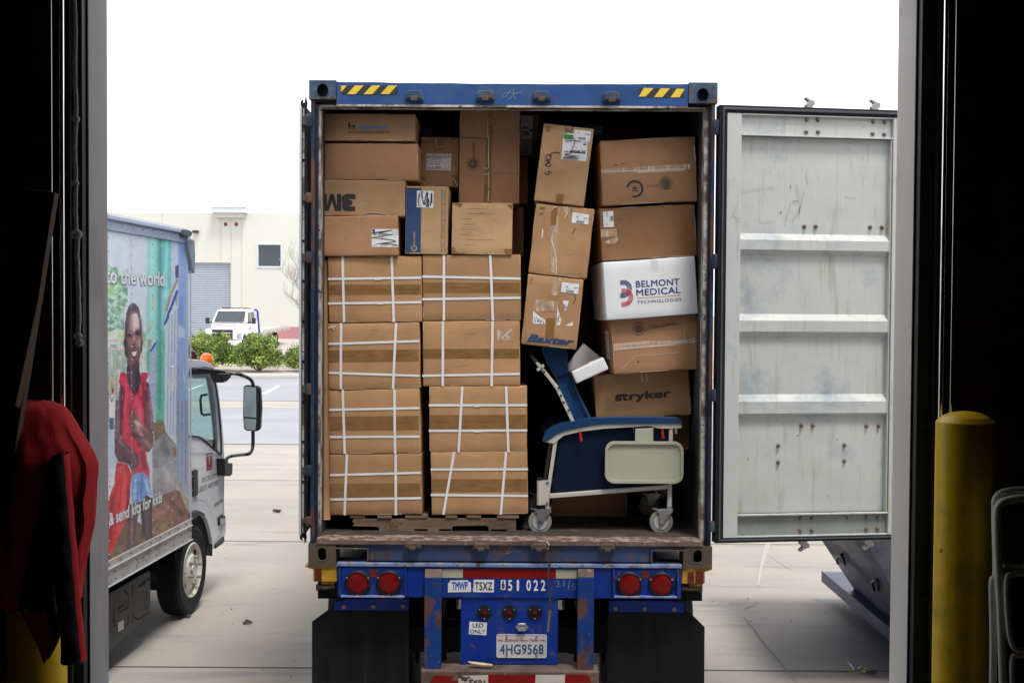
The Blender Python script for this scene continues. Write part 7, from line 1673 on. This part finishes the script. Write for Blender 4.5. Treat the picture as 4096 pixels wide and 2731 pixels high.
# door details
def cq(name, r, pts, m, z0=.0005, z1=.004, **k): return one(name, cabo, lambda b: b.poly(SC_, [sc2(r, *q) for q in pts][::-1], z0, z1, m), **k)
sg = cq('red_emblem', 'W', [(266, 1100), (322, 1082), (324, 1252), (268, 1271)], mat('sticker_red', (.42, .03, .05), .45, var=.05), .0004, .002)
b = MB()
for p_ in ([(272, 1128), (284, 1112), (294, 1120), (306, 1106), (316, 1118)], [(294, 1108), (296, 1212)], [(284, 1140), (302, 1150), (286, 1165), (302, 1178), (292, 1192)]): b.ribbon(SC_, [sc2('W', *q) for q in p_], .012, .0028, m_txt)
b.text(SC_, 'projectcure', sc2('W', 274, 1252), sc2('W', 320, 1236) - sc2('W', 274, 1252), sc2('W', 274, 1240) - sc2('W', 274, 1252), .0028, m_txt); b.build('emblem_print', sg)
b = MB()
for s_, q in (('303.792.0729', ((222, 1392), (366, 1338), (222, 1342))), ('USDOT 148397800', ((190, 1492), (386, 1412), (190, 1438)))):
    o2, e2, u2 = [sc2('W', *v) for v in q]; b.text(SC_, s_, o2, e2 - o2, u2 - o2, .0012, mat('dark_lettering', (.05, .055, .075), .5, var=0), bold=-.005)
b.build('door_lettering', cabo)
cq('badge_strip', 'U', [(717, 648), (769, 616), (769, 632), (718, 666)], mat('grey_badge', (.25, .25, .26), .4), .0005, .004)
cq('door_handle', 'U', [(574, 445), (590, 432), (603, 436), (605, 585), (592, 602), (576, 606)], m_blackp, .0005, .018, bevel=.006)
b = MB()
for p_ in ([(640, 430), (640, 430)],): pass
b.ribbon(SC_, [sc2('U', *q) for q in [(766, 350), (775, 480), (776, 620), (770, 735), (758, 830), (740, 862)]], .006, .0012, m_trim); b.ribbon(SC_, [sc2('U', *q) for q in [(566, 640), (620, 622), (660, 632), (690, 690), (712, 760), (730, 830)]], .006, .0012, m_alu); b.build('door_gap', cabo)
cq('arch_flare', 'U', [(565, 705), (600, 690), (640, 706), (650, 724), (605, 722), (578, 745), (565, 750)], m_trim, .0005, .02, bevel=.004)
one('arch_liner', cabo, lambda b: b.poly(SC_, [sc2('U', *q) for q in [(565, 745), (600, 722), (650, 724), (672, 752), (694, 822), (706, 890), (708, 936), (705, 975), (640, 955), (640, 1000), (565, 900)]][::-1], -.5, -.035, m_under))
cq('corner_lamp', 'U', [(736, 735), (760, 715), (778, 728), (778, 780), (738, 786)], m_blackp, .0005, .016, bevel=.004); cq('lens', 'U', [(742, 745), (776, 738), (774, 776), (744, 780)], m_plate, .0165, .022, bevel=.003)
cq('bumper_end', 'U', [(714, 905), (768, 852), (771, 885), (716, 930)], m_guard, .0005, .018, bevel=.004)
cq('step_cover', 'U', [(640, 945), (706, 900), (705, 976)], m_under, -.03, .0)
# beacon, horn, sun-shield, mirrors
def off(D): return side(D)
Mo = off(DC + .35)
one('beacon', cabo, lambda b: (b.lathe(frame(Mo @ Vector((*loc(Mo, 'W', 267, 172), 0)), (1, 0, 0), (0, 1, 0), (0, 0, 1)), [(.062, -.03), (.062, .03), (.05, .07), (.03, .088), (.0005, .093)], m_amber, 24), ))
one('roof_bracket', cabo, lambda b: b.tube([Mo @ Vector((*loc(Mo, 'W', x, y), 0)) for x, y in ((85, 60), (130, 85), (148, 120), (135, 135))], .03, m_dkred, n=10))
Mm = off(DC - .17); Mm1 = off(DC - .04)
mp = lambda x, y, M=Mm: M @ Vector((*loc(M, 'W', x, y), 0))
Mw = off(DC - .33)
one('upper_mirror_arm', cabo, lambda b: (b.tube([mp(150, 258, Mm1), mp(200, 248, Mm1), mp(330, 262, Mm), mp(445, 278, Mm)], .022, m_blackp, n=10), b.tube(smooth([mp(440, 285, Mm), mp(520, 290, Mm), mp(590, 294, Mw), mp(660, 318, Mw), mp(715, 350, Mw), mp(735, 385, Mw), mp(740, 420, Mw)]), .017, m_blackp, n=10),
    b.box(Mm1, *loc(Mm1, 'W', 138, 285), *loc(Mm1, 'W', 185, 232), -.04, .02, m_blackp)))
one('under_view_mirror', cabo, lambda b: b.poly(Mm, [loc(Mm, 'W', *q) for q in [(345, 285), (465, 292), (470, 320), (430, 362), (385, 382), (365, 340)]][::-1], -.05, .05, m_blackp), bevel=.02, seg=3)
mh = one('side_mirror', cabo, lambda b: b.poly(front(11.3), [loc(front(11.3), 'W', *q) for q in [(634, 690), (640, 420), (662, 403), (780, 412), (806, 436), (818, 640), (806, 850), (780, 872), (665, 866), (642, 840)]][::-1], -.09, .0, m_blackp), bevel=.015, seg=3)
FM = front(11.3)
one('mirror_glass', mh, lambda b: b.poly(FM, [loc(FM, 'W', *q) for q in [(645, 700), (652, 440), (668, 418), (760, 424), (770, 440), (774, 732), (648, 722)]][::-1], .001, .004, m_mirr)); one('convex_glass', mh, lambda b: b.poly(FM, [loc(FM, 'W', *q) for q in [(648, 738), (772, 748), (768, 840), (755, 860), (670, 852), (652, 830)]][::-1], .001, .004, m_mirr))
one('lower_mirror_arm', cabo, lambda b: (b.tube(smooth([mp(738, 860, Mw), mp(737, 1010, Mw), mp(722, 1070, Mw), mp(690, 1100, Mw), mp(600, 1110, Mm), mp(520, 1122, Mm1), mp(478, 1142, Mm1), mp(462, 1185, Mm1)]), .017, m_blackp, n=10),))
one('mirror_foot', cabo, lambda b: b.poly(Mm1, [loc(Mm1, 'W', *q) for q in [(408, 1145), (440, 1145), (455, 1190), (497, 1190), (494, 1300), (470, 1325), (415, 1318)]][::-1], -.05, .04, m_blackp), bevel=.012)
# wheels
wc = sc2('U', 575, 1066); WR = .395
for lat, yy in ((.02, wc.x), (-1.92, wc.x), (.02, wc.x - 3.0), (-1.92, wc.x - 3.0)):
    s = 1 if lat > -1 else -1; c = SC_ @ Vector((yy, wc.y if False else WR, lat - s * .11))
    w_, M = wheel('wheel', tk, c, WR, .21, NR * s, m_tyre)
    h = one('rim', w_, lambda b: (b.lathe(M, [(.245, .095), (.238, .105), (.222, .085), (.215, .06), (.15, .075), (.13, .10), (.085, .11), (.075, .075), (.0005, .075)], m_rimw, 32)))
    one('lug_nut', h, lambda b: [b.cyl(M, .115 * math.cos(a), .115 * math.sin(a), .016, .10, .145, m_zinc, 6) for a in [2 * math.pi * k / 6 + .3 for k in range(6)]])
    one('vent_hole', h, lambda b: [b.cyl(M @ Matrix.Rotation(a, 4, 'Z') @ Matrix.Translation((.183, 0, 0)), 0, 0, .027, .055, .0765, m_under, 14) for a in [2 * math.pi * k / 4 + .75 for k in range(4)]])
    one('hub_cap', h, lambda b: b.cyl(M, 0, 0, .045, .075, .115, m_rimw, 16))
    one('mud_guard', tk, lambda b: b.box(side(DC - lat if False else DC), yy - .46, .55, yy - .44, .9, lat - .25 if s > 0 else -1.95, lat if s > 0 else -1.70, m_under)) if yy == wc.x else None
Mg = side(DB + .10)
def gg(x, y): return loc(Mg, 'U', x, y)
g0 = gg(318, 1060); g1_ = gg(62, 1190)
zg1, zg0 = g0.y, gg(320, 1375).y
gd = one('side_guard', tk, lambda b: b.poly(Mg, [(g0.x, zg0 + .05), (g0.x, zg1 - .02), (g0.x - .04, zg1), (g0.x - 1.0, zg1), (g0.x - 1.0, zg0 - .02), (g0.x - .9, zg0 - .03)], -.35, 0, m_guard), bevel=.01)
b = MB()
for px in ([(120, 1330), (175, 1295), (178, 1215), (150, 1190)], [(205, 1150), (205, 1230)], [(110, 1310), (150, 1280)], [(240, 1170), (310, 1110)], [(85, 1300), (90, 1420)], [(208, 1328), (206, 1400)], [(150, 1420), (175, 1400), (180, 1345)], [(255, 1170), (290, 1130), (312, 1120)], [(215, 1360), (240, 1372), (308, 1330), (285, 1290)], [(288, 1205), (290, 1235)]): b.ribbon(Mg, [gg(*q) for q in px], .010, .003, m_under)
b.build('pressed_rib', gd)
one('guard_label', gd, lambda b: b.poly(Mg, [gg(*q) for q in [(110, 1395), (146, 1376), (146, 1430), (112, 1452)]][::-1], .001, .004, m_whiteref2))
Md = side(DB + .22); dc = loc(Md, 'U', 440, 1085)
dr = one('air_filter', tk, lambda b: (b.cyl(Md, dc.x, dc.y, .148, -.32, .06, m_blackp, 28), b.cyl(Md, dc.x, dc.y, .125, .06, .085, m_guard, 28)))
one('rib', dr, lambda b: [b.ribbon(Md @ Matrix.Translation((dc.x, dc.y, 0)) @ Matrix.Rotation(a, 4, 'Z'), [(.02, 0), (.12, 0)], .008, .0875, m_trim) for a in [2 * math.pi * k / 12 for k in range(12)]])
one('chassis_rail', tk, lambda b: (b.box(SB, T0, zlow - .16, bt + .9, zlow - .02, -.85, -.70, m_under), b.box(SB, T0, zlow - .16, bt + .9, zlow - .02, -1.6, -1.45, m_under), b.box(SB, T0, zlow - .02, bt - .05, zlow + .05, -2.2, -.04, m_under), b.box(SB, bt - .3, zlow - .4, bt + .6, zlow - .1, -1.4, -.9, m_under)))

# ================================================================== TOW TRUCK
def tow():
    GZ = .42; a = rad(-158)    # heading: toward us, slightly left; local +x = forward
    ps = at('V', 527, 760, 66.5); hd = Vector((-.05, -.9987, 0)); lf = Vector((0, 0, 1)).cross(hd)      # left side of the truck shows on our right
    O = Vector((ps.x, 66.5, GZ)); M = frame(O, hd, lf, (0, 0, 1))
    t = thing('tow_truck', O - hd * 3, 'white flatbed tow truck with red hood lettering parked in front of the cream warehouse', 'truck')
    MYZ = lambda x: M @ frame((x, 0, 0), (0, 1, 0), (0, 0, 1), (1, 0, 0))
    MS = lambda y: M @ frame((0, y, 0), (1, 0, 0), (0, 0, 1), (0, -1, 0))      # local x forward, y up, outward = right side
    # side profile (x forward of windshield base = 0)
    prof = [(-2.35, .95), (-2.35, 2.12), (-2.2, 2.3), (-.75, 2.33), (-.55, 2.27), (.12, 1.55), (1.15, 1.32), (1.30, 1.22), (1.34, .75), (.9, .75), (.85, .95)]
    cabp = prof
    w = one('cab', t, lambda b: b.poly(MS(-.0), [(x, z) for x, z in [(-2.35, .95), (-2.35, 1.55), (.12, 1.52), (.12, .95)]], -1.02, 1.02, m_twhite), bevel=.08, seg=3)
    b = MB(); gh = [(-2.33, 1.56), (-2.30, 2.12), (-2.15, 2.30), (-.78, 2.33), (-.56, 2.26), (.10, 1.56)]
    vs = []
    for x, z in gh: s = 1.0 - (z - 1.55) * .16; vs += [(x, s, z), (x, -s, z)]
    b.add(vs, [(2 * i, 2 * i + 1, 2 * i + 3, 2 * i + 2) for i in range(5)] + [tuple(range(0, 12, 2)), tuple(range(11, -1, -2))], m_twhite, M); b.build('roof', t, bevel=.05, seg=3)
    def sg_(x, z): return 1.0 - (z - 1.55) * .16
    b = MB(); ws = [(.075, 1.60), (-.525, 2.21)]
    b.add([(.075 + .02, .86, 1.60), (.075 + .02, -.86, 1.60), (-.525 + .02, -.80, 2.21), (-.525 + .02, .80, 2.21)], [(0, 1, 2, 3)], m_tglass, M @ Matrix.Translation((.008, 0, .01))); b.build('windshield', t)
    for s in (1, -1):
        b = MB()
        for q in ([(-.95, 1.60), (-.18, 1.60), (-.62, 2.17), (-.95, 2.17)], [(-1.75, 1.62), (-1.05, 1.60), (-1.05, 2.17), (-1.70, 2.17)]):
            b.add([(x, s * (sg_(x, z) + .008), z) for x, z in q], [(0, 1, 2, 3)], m_tglass, M)
        b.build('side_window', t)
    hood = [(.10, 1.54), (.30, 1.50), (1.1, 1.33), (1.27, 1.20), (1.33, .95), (1.33, .62), (.10, .62)]
    one('hood', t, lambda b: b.poly(MS(0), hood[::-1], -.72, .72, m_twhite), bevel=.08, seg=3)
    for s in (1, -1): one('fender', t, lambda b: b.poly(MS(0), [(.05, 1.18), (.3, 1.26), (.95, 1.22), (1.18, 1.08), (1.27, .85), (1.27, .60), (1.1, .60), (.95, .85), (.55, .95), (.2, .8), (.05, .55)][::-1], *((-1.08, -.70) if s > 0 else (.70, 1.08)), m_twhite), bevel=.06, seg=3)
    one('grille', t, lambda b: (b.box(MYZ(1.335), -.58, .66, .58, 1.20, 0, .03, m_blackp), b.box(MYZ(1.335), -.52, .98, .52, 1.03, .0305, .045, m_rivet)), bevel=.01)
    for s in (1, -1): one('headlamp', t, lambda b: b.box(MYZ(1.275), min(s * .78, s * 1.04), .68, max(s * .78, s * 1.04), .98, 0, .03, m_chrome), bevel=.01)
    one('bumper', t, lambda b: b.box(MYZ(1.36), -1.1, .35, 1.1, .60, 0, .12, m_twhite), bevel=.02)
    one('light_bar', t, lambda b: (b.box(M, -1.5, -.80, -1.2, .80, 2.36, 2.41, m_blackp), b.box(M, -1.4, -.5, -1.35, -.45, 2.3, 2.42, m_blackp), b.box(M, -1.4, .45, -1.35, .5, 2.3, 2.42, m_blackp)), bevel=.01)
    one('roof_lamp', t, lambda b: [b.box(M, -.72, y - .03, -.66, y + .03, 2.305, 2.345, m_amber) for y in (-.75, -.35, 0, .35, .75)])
    for s in (1, -1):
        one('mirror', t, lambda b: (b.box(M, -.28, min(s * 1.22, s * 1.44), -.18, max(s * 1.22, s * 1.44), 1.50, 1.84, m_blackp), b.box(M, -.24, min(s * 1.0, s * 1.22), -.2, max(s * 1.0, s * 1.22), 1.55, 1.61, m_blackp)), bevel=.02)
    b = MB()
    for y, s_, w0, h0, sh in ((-.42, 'AAA', .36, .16, .3), (.44, 'T', .16, .2, 0)):
        Mh = M @ frame((.62, y, 1.44), (0, 1, 0), (-.98, 0, .205), (.205, 0, .98)); b.text(Mh, s_, (-w0 / 2, -h0), (w0, 0), (0, h0 * 1.8), .012, m_redp, bold=.03, shear=sh)
    b.build('hood_lettering', t)
    one('door_emblem', t, lambda b: b.box(M @ frame((-.6, 1.02, 0), (-1, 0, 0), (0, 0, 1), (0, 1, 0)), -.1, 1.18, .08, 1.36, .001, .004, m_redp))
    for s in (1, -1): one('blue_stripe', t, lambda b: b.tube([M @ Vector((x, s * 1.02, z)) for x, z in ((-1.55, 2.30), (-2.0, 2.28), (-2.2, 2.15), (-2.40, 1.5), (-2.62, .95))], .06, mat('purple_blue', (.05, .05, .35), .4), n=8))
    # flat bed slightly raised at rear
    b = MB(); bz = lambda x: 1.02 + (-x - 2.6) * .035
    L0, L1 = -2.6, -8.9
    b.add([(L0, 1.22, bz(L0)), (L0, -1.22, bz(L0)), (L1, -1.22, bz(L1)), (L1, 1.22, bz(L1))] + [(L0, 1.22, bz(L0) - .16), (L0, -1.22, bz(L0) - .16), (L1, -1.22, bz(L1) - .16), (L1, 1.22, bz(L1) - .16)], [(0, 3, 2, 1), (0, 4, 7, 3), (1, 2, 6, 5), (4, 5, 6, 7), (0, 1, 5, 4), (2, 3, 7, 6)], m_alu, M); b.build('flat_bed', t)
    for s in (1, -1):
        b = MB(); y0, y1 = s * 1.225, s * 1.27
        b.add([(x, y, bz(x) + dz) for x in (L0, L1) for y in (y0, y1) for dz in (-.17, .10)], [(0, 1, 5, 4), (2, 6, 7, 3), (1, 3, 7, 5), (0, 2, 3, 1), (4, 5, 7, 6), (0, 4, 6, 2)], m_rail, M); o = b.build('bed_rail', t)
        b = MB()
        for k in range(15):
            x = L0 - .5 - k * .4; b.box(M @ frame((x, s * 1.272, 0), (-1, 0, 0), (0, 0, 1), (0, s, 0)) if s > 0 else M @ frame((x, s * 1.272, 0), (1, 0, 0), (0, 0, 1), (0, s, 0)), -.04, bz(x) - .0, .04, bz(x) + .05, 0, .004, m_txt)
        for k in range(5): x = L0 - 1.2 - k * 1.1; b.box(M @ frame((x, s * 1.272, 0), (-s, 0, 0), (0, 0, 1), (0, s, 0)), -.12, bz(x) - .12, .12, bz(x) - .07, 0, .004, m_redref)
        b.build('reflector', o)
    one('winch_cable', t, lambda b: b.tube([M @ Vector(q) for q in ((-2.9, .1, 1.12), (-3.8, -.2, 1.17), (-4.6, .2, 1.2), (-5.6, -.1, 1.2))], .04, m_blackp, n=6))
    one('chassis_rail', t, lambda b: (b.box(M, -8.0, -.5, .9, -.35, .65, .85, m_under), b.box(M, -8.0, .35, .9, .5, .65, .85, m_under), b.box(M, -4.6, .6, -2.7, 1.15, .35, .85, m_rail), b.box(M, -4.6, -1.15, -2.7, -.6, .35, .85, m_rail)))
    for x in (.62, -6.4):
        for s in (1, -1):
            w_, Mw_ = wheel('wheel', t, M @ Vector((x, s * .93, .47)), .47, .28, lf * s, m_tyre); one('rim', w_, lambda b: b.lathe(Mw_, [(.29, .12), (.27, .08), (.16, .06), (.10, .14), (.0005, .15)], m_chrome, 20))
tow()

# ================================================================== DUMPSTER
dp = thing('roll_off_dumpster', (3.9, 10, 0), 'blue grey roll-off dumpster with sloping sides right of the trailer', 'dumpster')
rx_, y0d, y1d, zb_, zt_ = 2.95, 8.35, 11.05, .19, .285
one('base_slab', dp, lambda b: b.box(I4, rx_, y0d, rx_ + 2.0, y1d, zb_, zt_, m_dumprail), bevel=.006)
one('base_lip', dp, lambda b: b.box(I4, rx_ - .012, y0d, rx_ - .001, y1d, zb_ + .0, zt_ + .006, m_dumprail))
p1_, p2_ = at('L', 1530, 610, 10.35), at('L', 1240, 165, 10.35)
sl = (p2_ - p1_) / (p2_.z - p1_.z); zt2 = 1.45; hi = p1_ + sl * (zt2 - p1_.z)
b = MB(); xr_ = 4.95
lo = [(p1_.x, y0d + .2, zt_), (p1_.x, 10.35, zt_), (xr_ - (p1_.x - rx_), 10.35, zt_), (xr_ - (p1_.x - rx_), y0d + .2, zt_)]
h_ = [(hi.x, y0d - .3, zt2), (hi.x, 10.35 + .2, zt2), (xr_ + (p1_.x - hi.x), 10.55, zt2), (xr_ + (p1_.x - hi.x), y0d - .3, zt2)]
b.add(lo + h_, [(0, 1, 5, 4), (1, 2, 6, 5), (2, 3, 7, 6), (3, 0, 4, 7), (3, 2, 1, 0)], m_dump); b.build('hull', dp, fixn=True)
one('top_rim', dp, lambda b: b.tube([h_[0], h_[1], h_[2], h_[3], h_[0]], .05, m_dumprail, n=6))
nrm = Vector((-1, 0, 0))
for pts in ([(1398, 360), (1388, 320), (1395, 290), (1425, 285), (1440, 270), (1462, 320), (1472, 362)], [(1765, 620), (1744, 560), (1752, 535), (1775, 530), (1790, 522), (1808, 570), (1815, 622)]):
    # hooks stand just off the sloping side
    Mh_ = frame(p1_, (0, 1, 0), tuple(sl.normalized()), tuple(sl.normalized().cross(Vector((0, 1, 0))))) ; s_ = -1 if (Mh_.to_3x3() @ Vector((0, 0, 1))).x > 0 else 1
    P3 = [Mh_ @ Vector((*loc(Mh_, 'L', *q), s_ * .03)) for q in pts]; one('hook', dp, lambda b: b.tube(P3, .012, m_blackp, n=6))
one('skid_beam', dp, lambda b: (b.box(I4, rx_ + .5, y0d, rx_ + .62, y1d - .5, .002, zb_ - .001, m_under), b.box(I4, rx_ + 1.4, y0d, rx_ + 1.52, y1d - .5, .002, zb_ - .001, m_under)))

# ================================================================== SMALL THINGS ON THE GROUND
def weed(r, x, y, label, s=1.):
    c = gnd(r, x, y, .004); b = MB(); rnd = random.Random(x)
    for k in range(9):
        a = rnd.uniform(0, 6.28); L = rnd.uniform(.06, .13) * s; d = Vector((math.cos(a), math.sin(a) * .6, rnd.uniform(.2, 1.0))).normalized(); sd_ = d.cross(Vector((0, 0, 1))).normalized() * .012 * s
        p = c + d * .01; b.add([p, p + d * L * .5 + sd_, p + d * L + Vector((0, 0, -.02)), p + d * L * .5 - sd_], [(0, 1, 2, 3)], m_leaf2 if k % 3 else m_txt)
    tag(b.build('weed'), label, 'weed')
weed('L', 1548, 1455, 'small flowering weed growing from the concrete joint right of the trailer')
weed('L', 1612, 1450, 'tiny green sprout just beside the flowering weed', .7)
b = MB(); rnd = random.Random(11)
for k in range(46):
    if k % 2: u, v = rnd.uniform(880, 1210), rnd.uniform(2100, 2720)
    else: u, v = rnd.uniform(2840, 3560), rnd.uniform(2180, 2720)
    c = gnd('f', u, v, .006); s = rnd.uniform(.003, .008); b.ball(c, s, rnd.choice([m_under, m_crack, m_mulch, m_bark]), n=3, sc=(1, 1, .5))
tag(b.build('litter_specks'), 'scattered specks of grit and leaf bits on the concrete', kind='stuff')
def clump(r, pts, m, label, n=7):
    for (x, y, s), lb in zip(pts, label):
        c = gnd(r, x, y, .012); b = MB(); rr = random.Random(x)
        for k in range(n): b.ball(c + Vector((rr.uniform(-1, 1), rr.uniform(-.6, .6), rr.uniform(0, .5))) * s, s * .45, m, n=3, sc=(1.4, .8, .5))
        tag(b.build('dead_leaf'), lb, 'dead leaf')
clump('U', [(1106, 698, .05), (932, 1393, .035), (545, 1355, .03)], mat('dead_leaf_brown', (.07, .06, .06), .9), ['curled grey leaf lying on the concrete between truck and container', 'dark twig scrap on the concrete in front of the truck wheel', 'small dark scrap beside the truck tyre'])
clump('L', [(1705, 1470, .04)], MATS['dead_leaf_brown'], ['dark crumpled scrap on the joint right of the weed'])
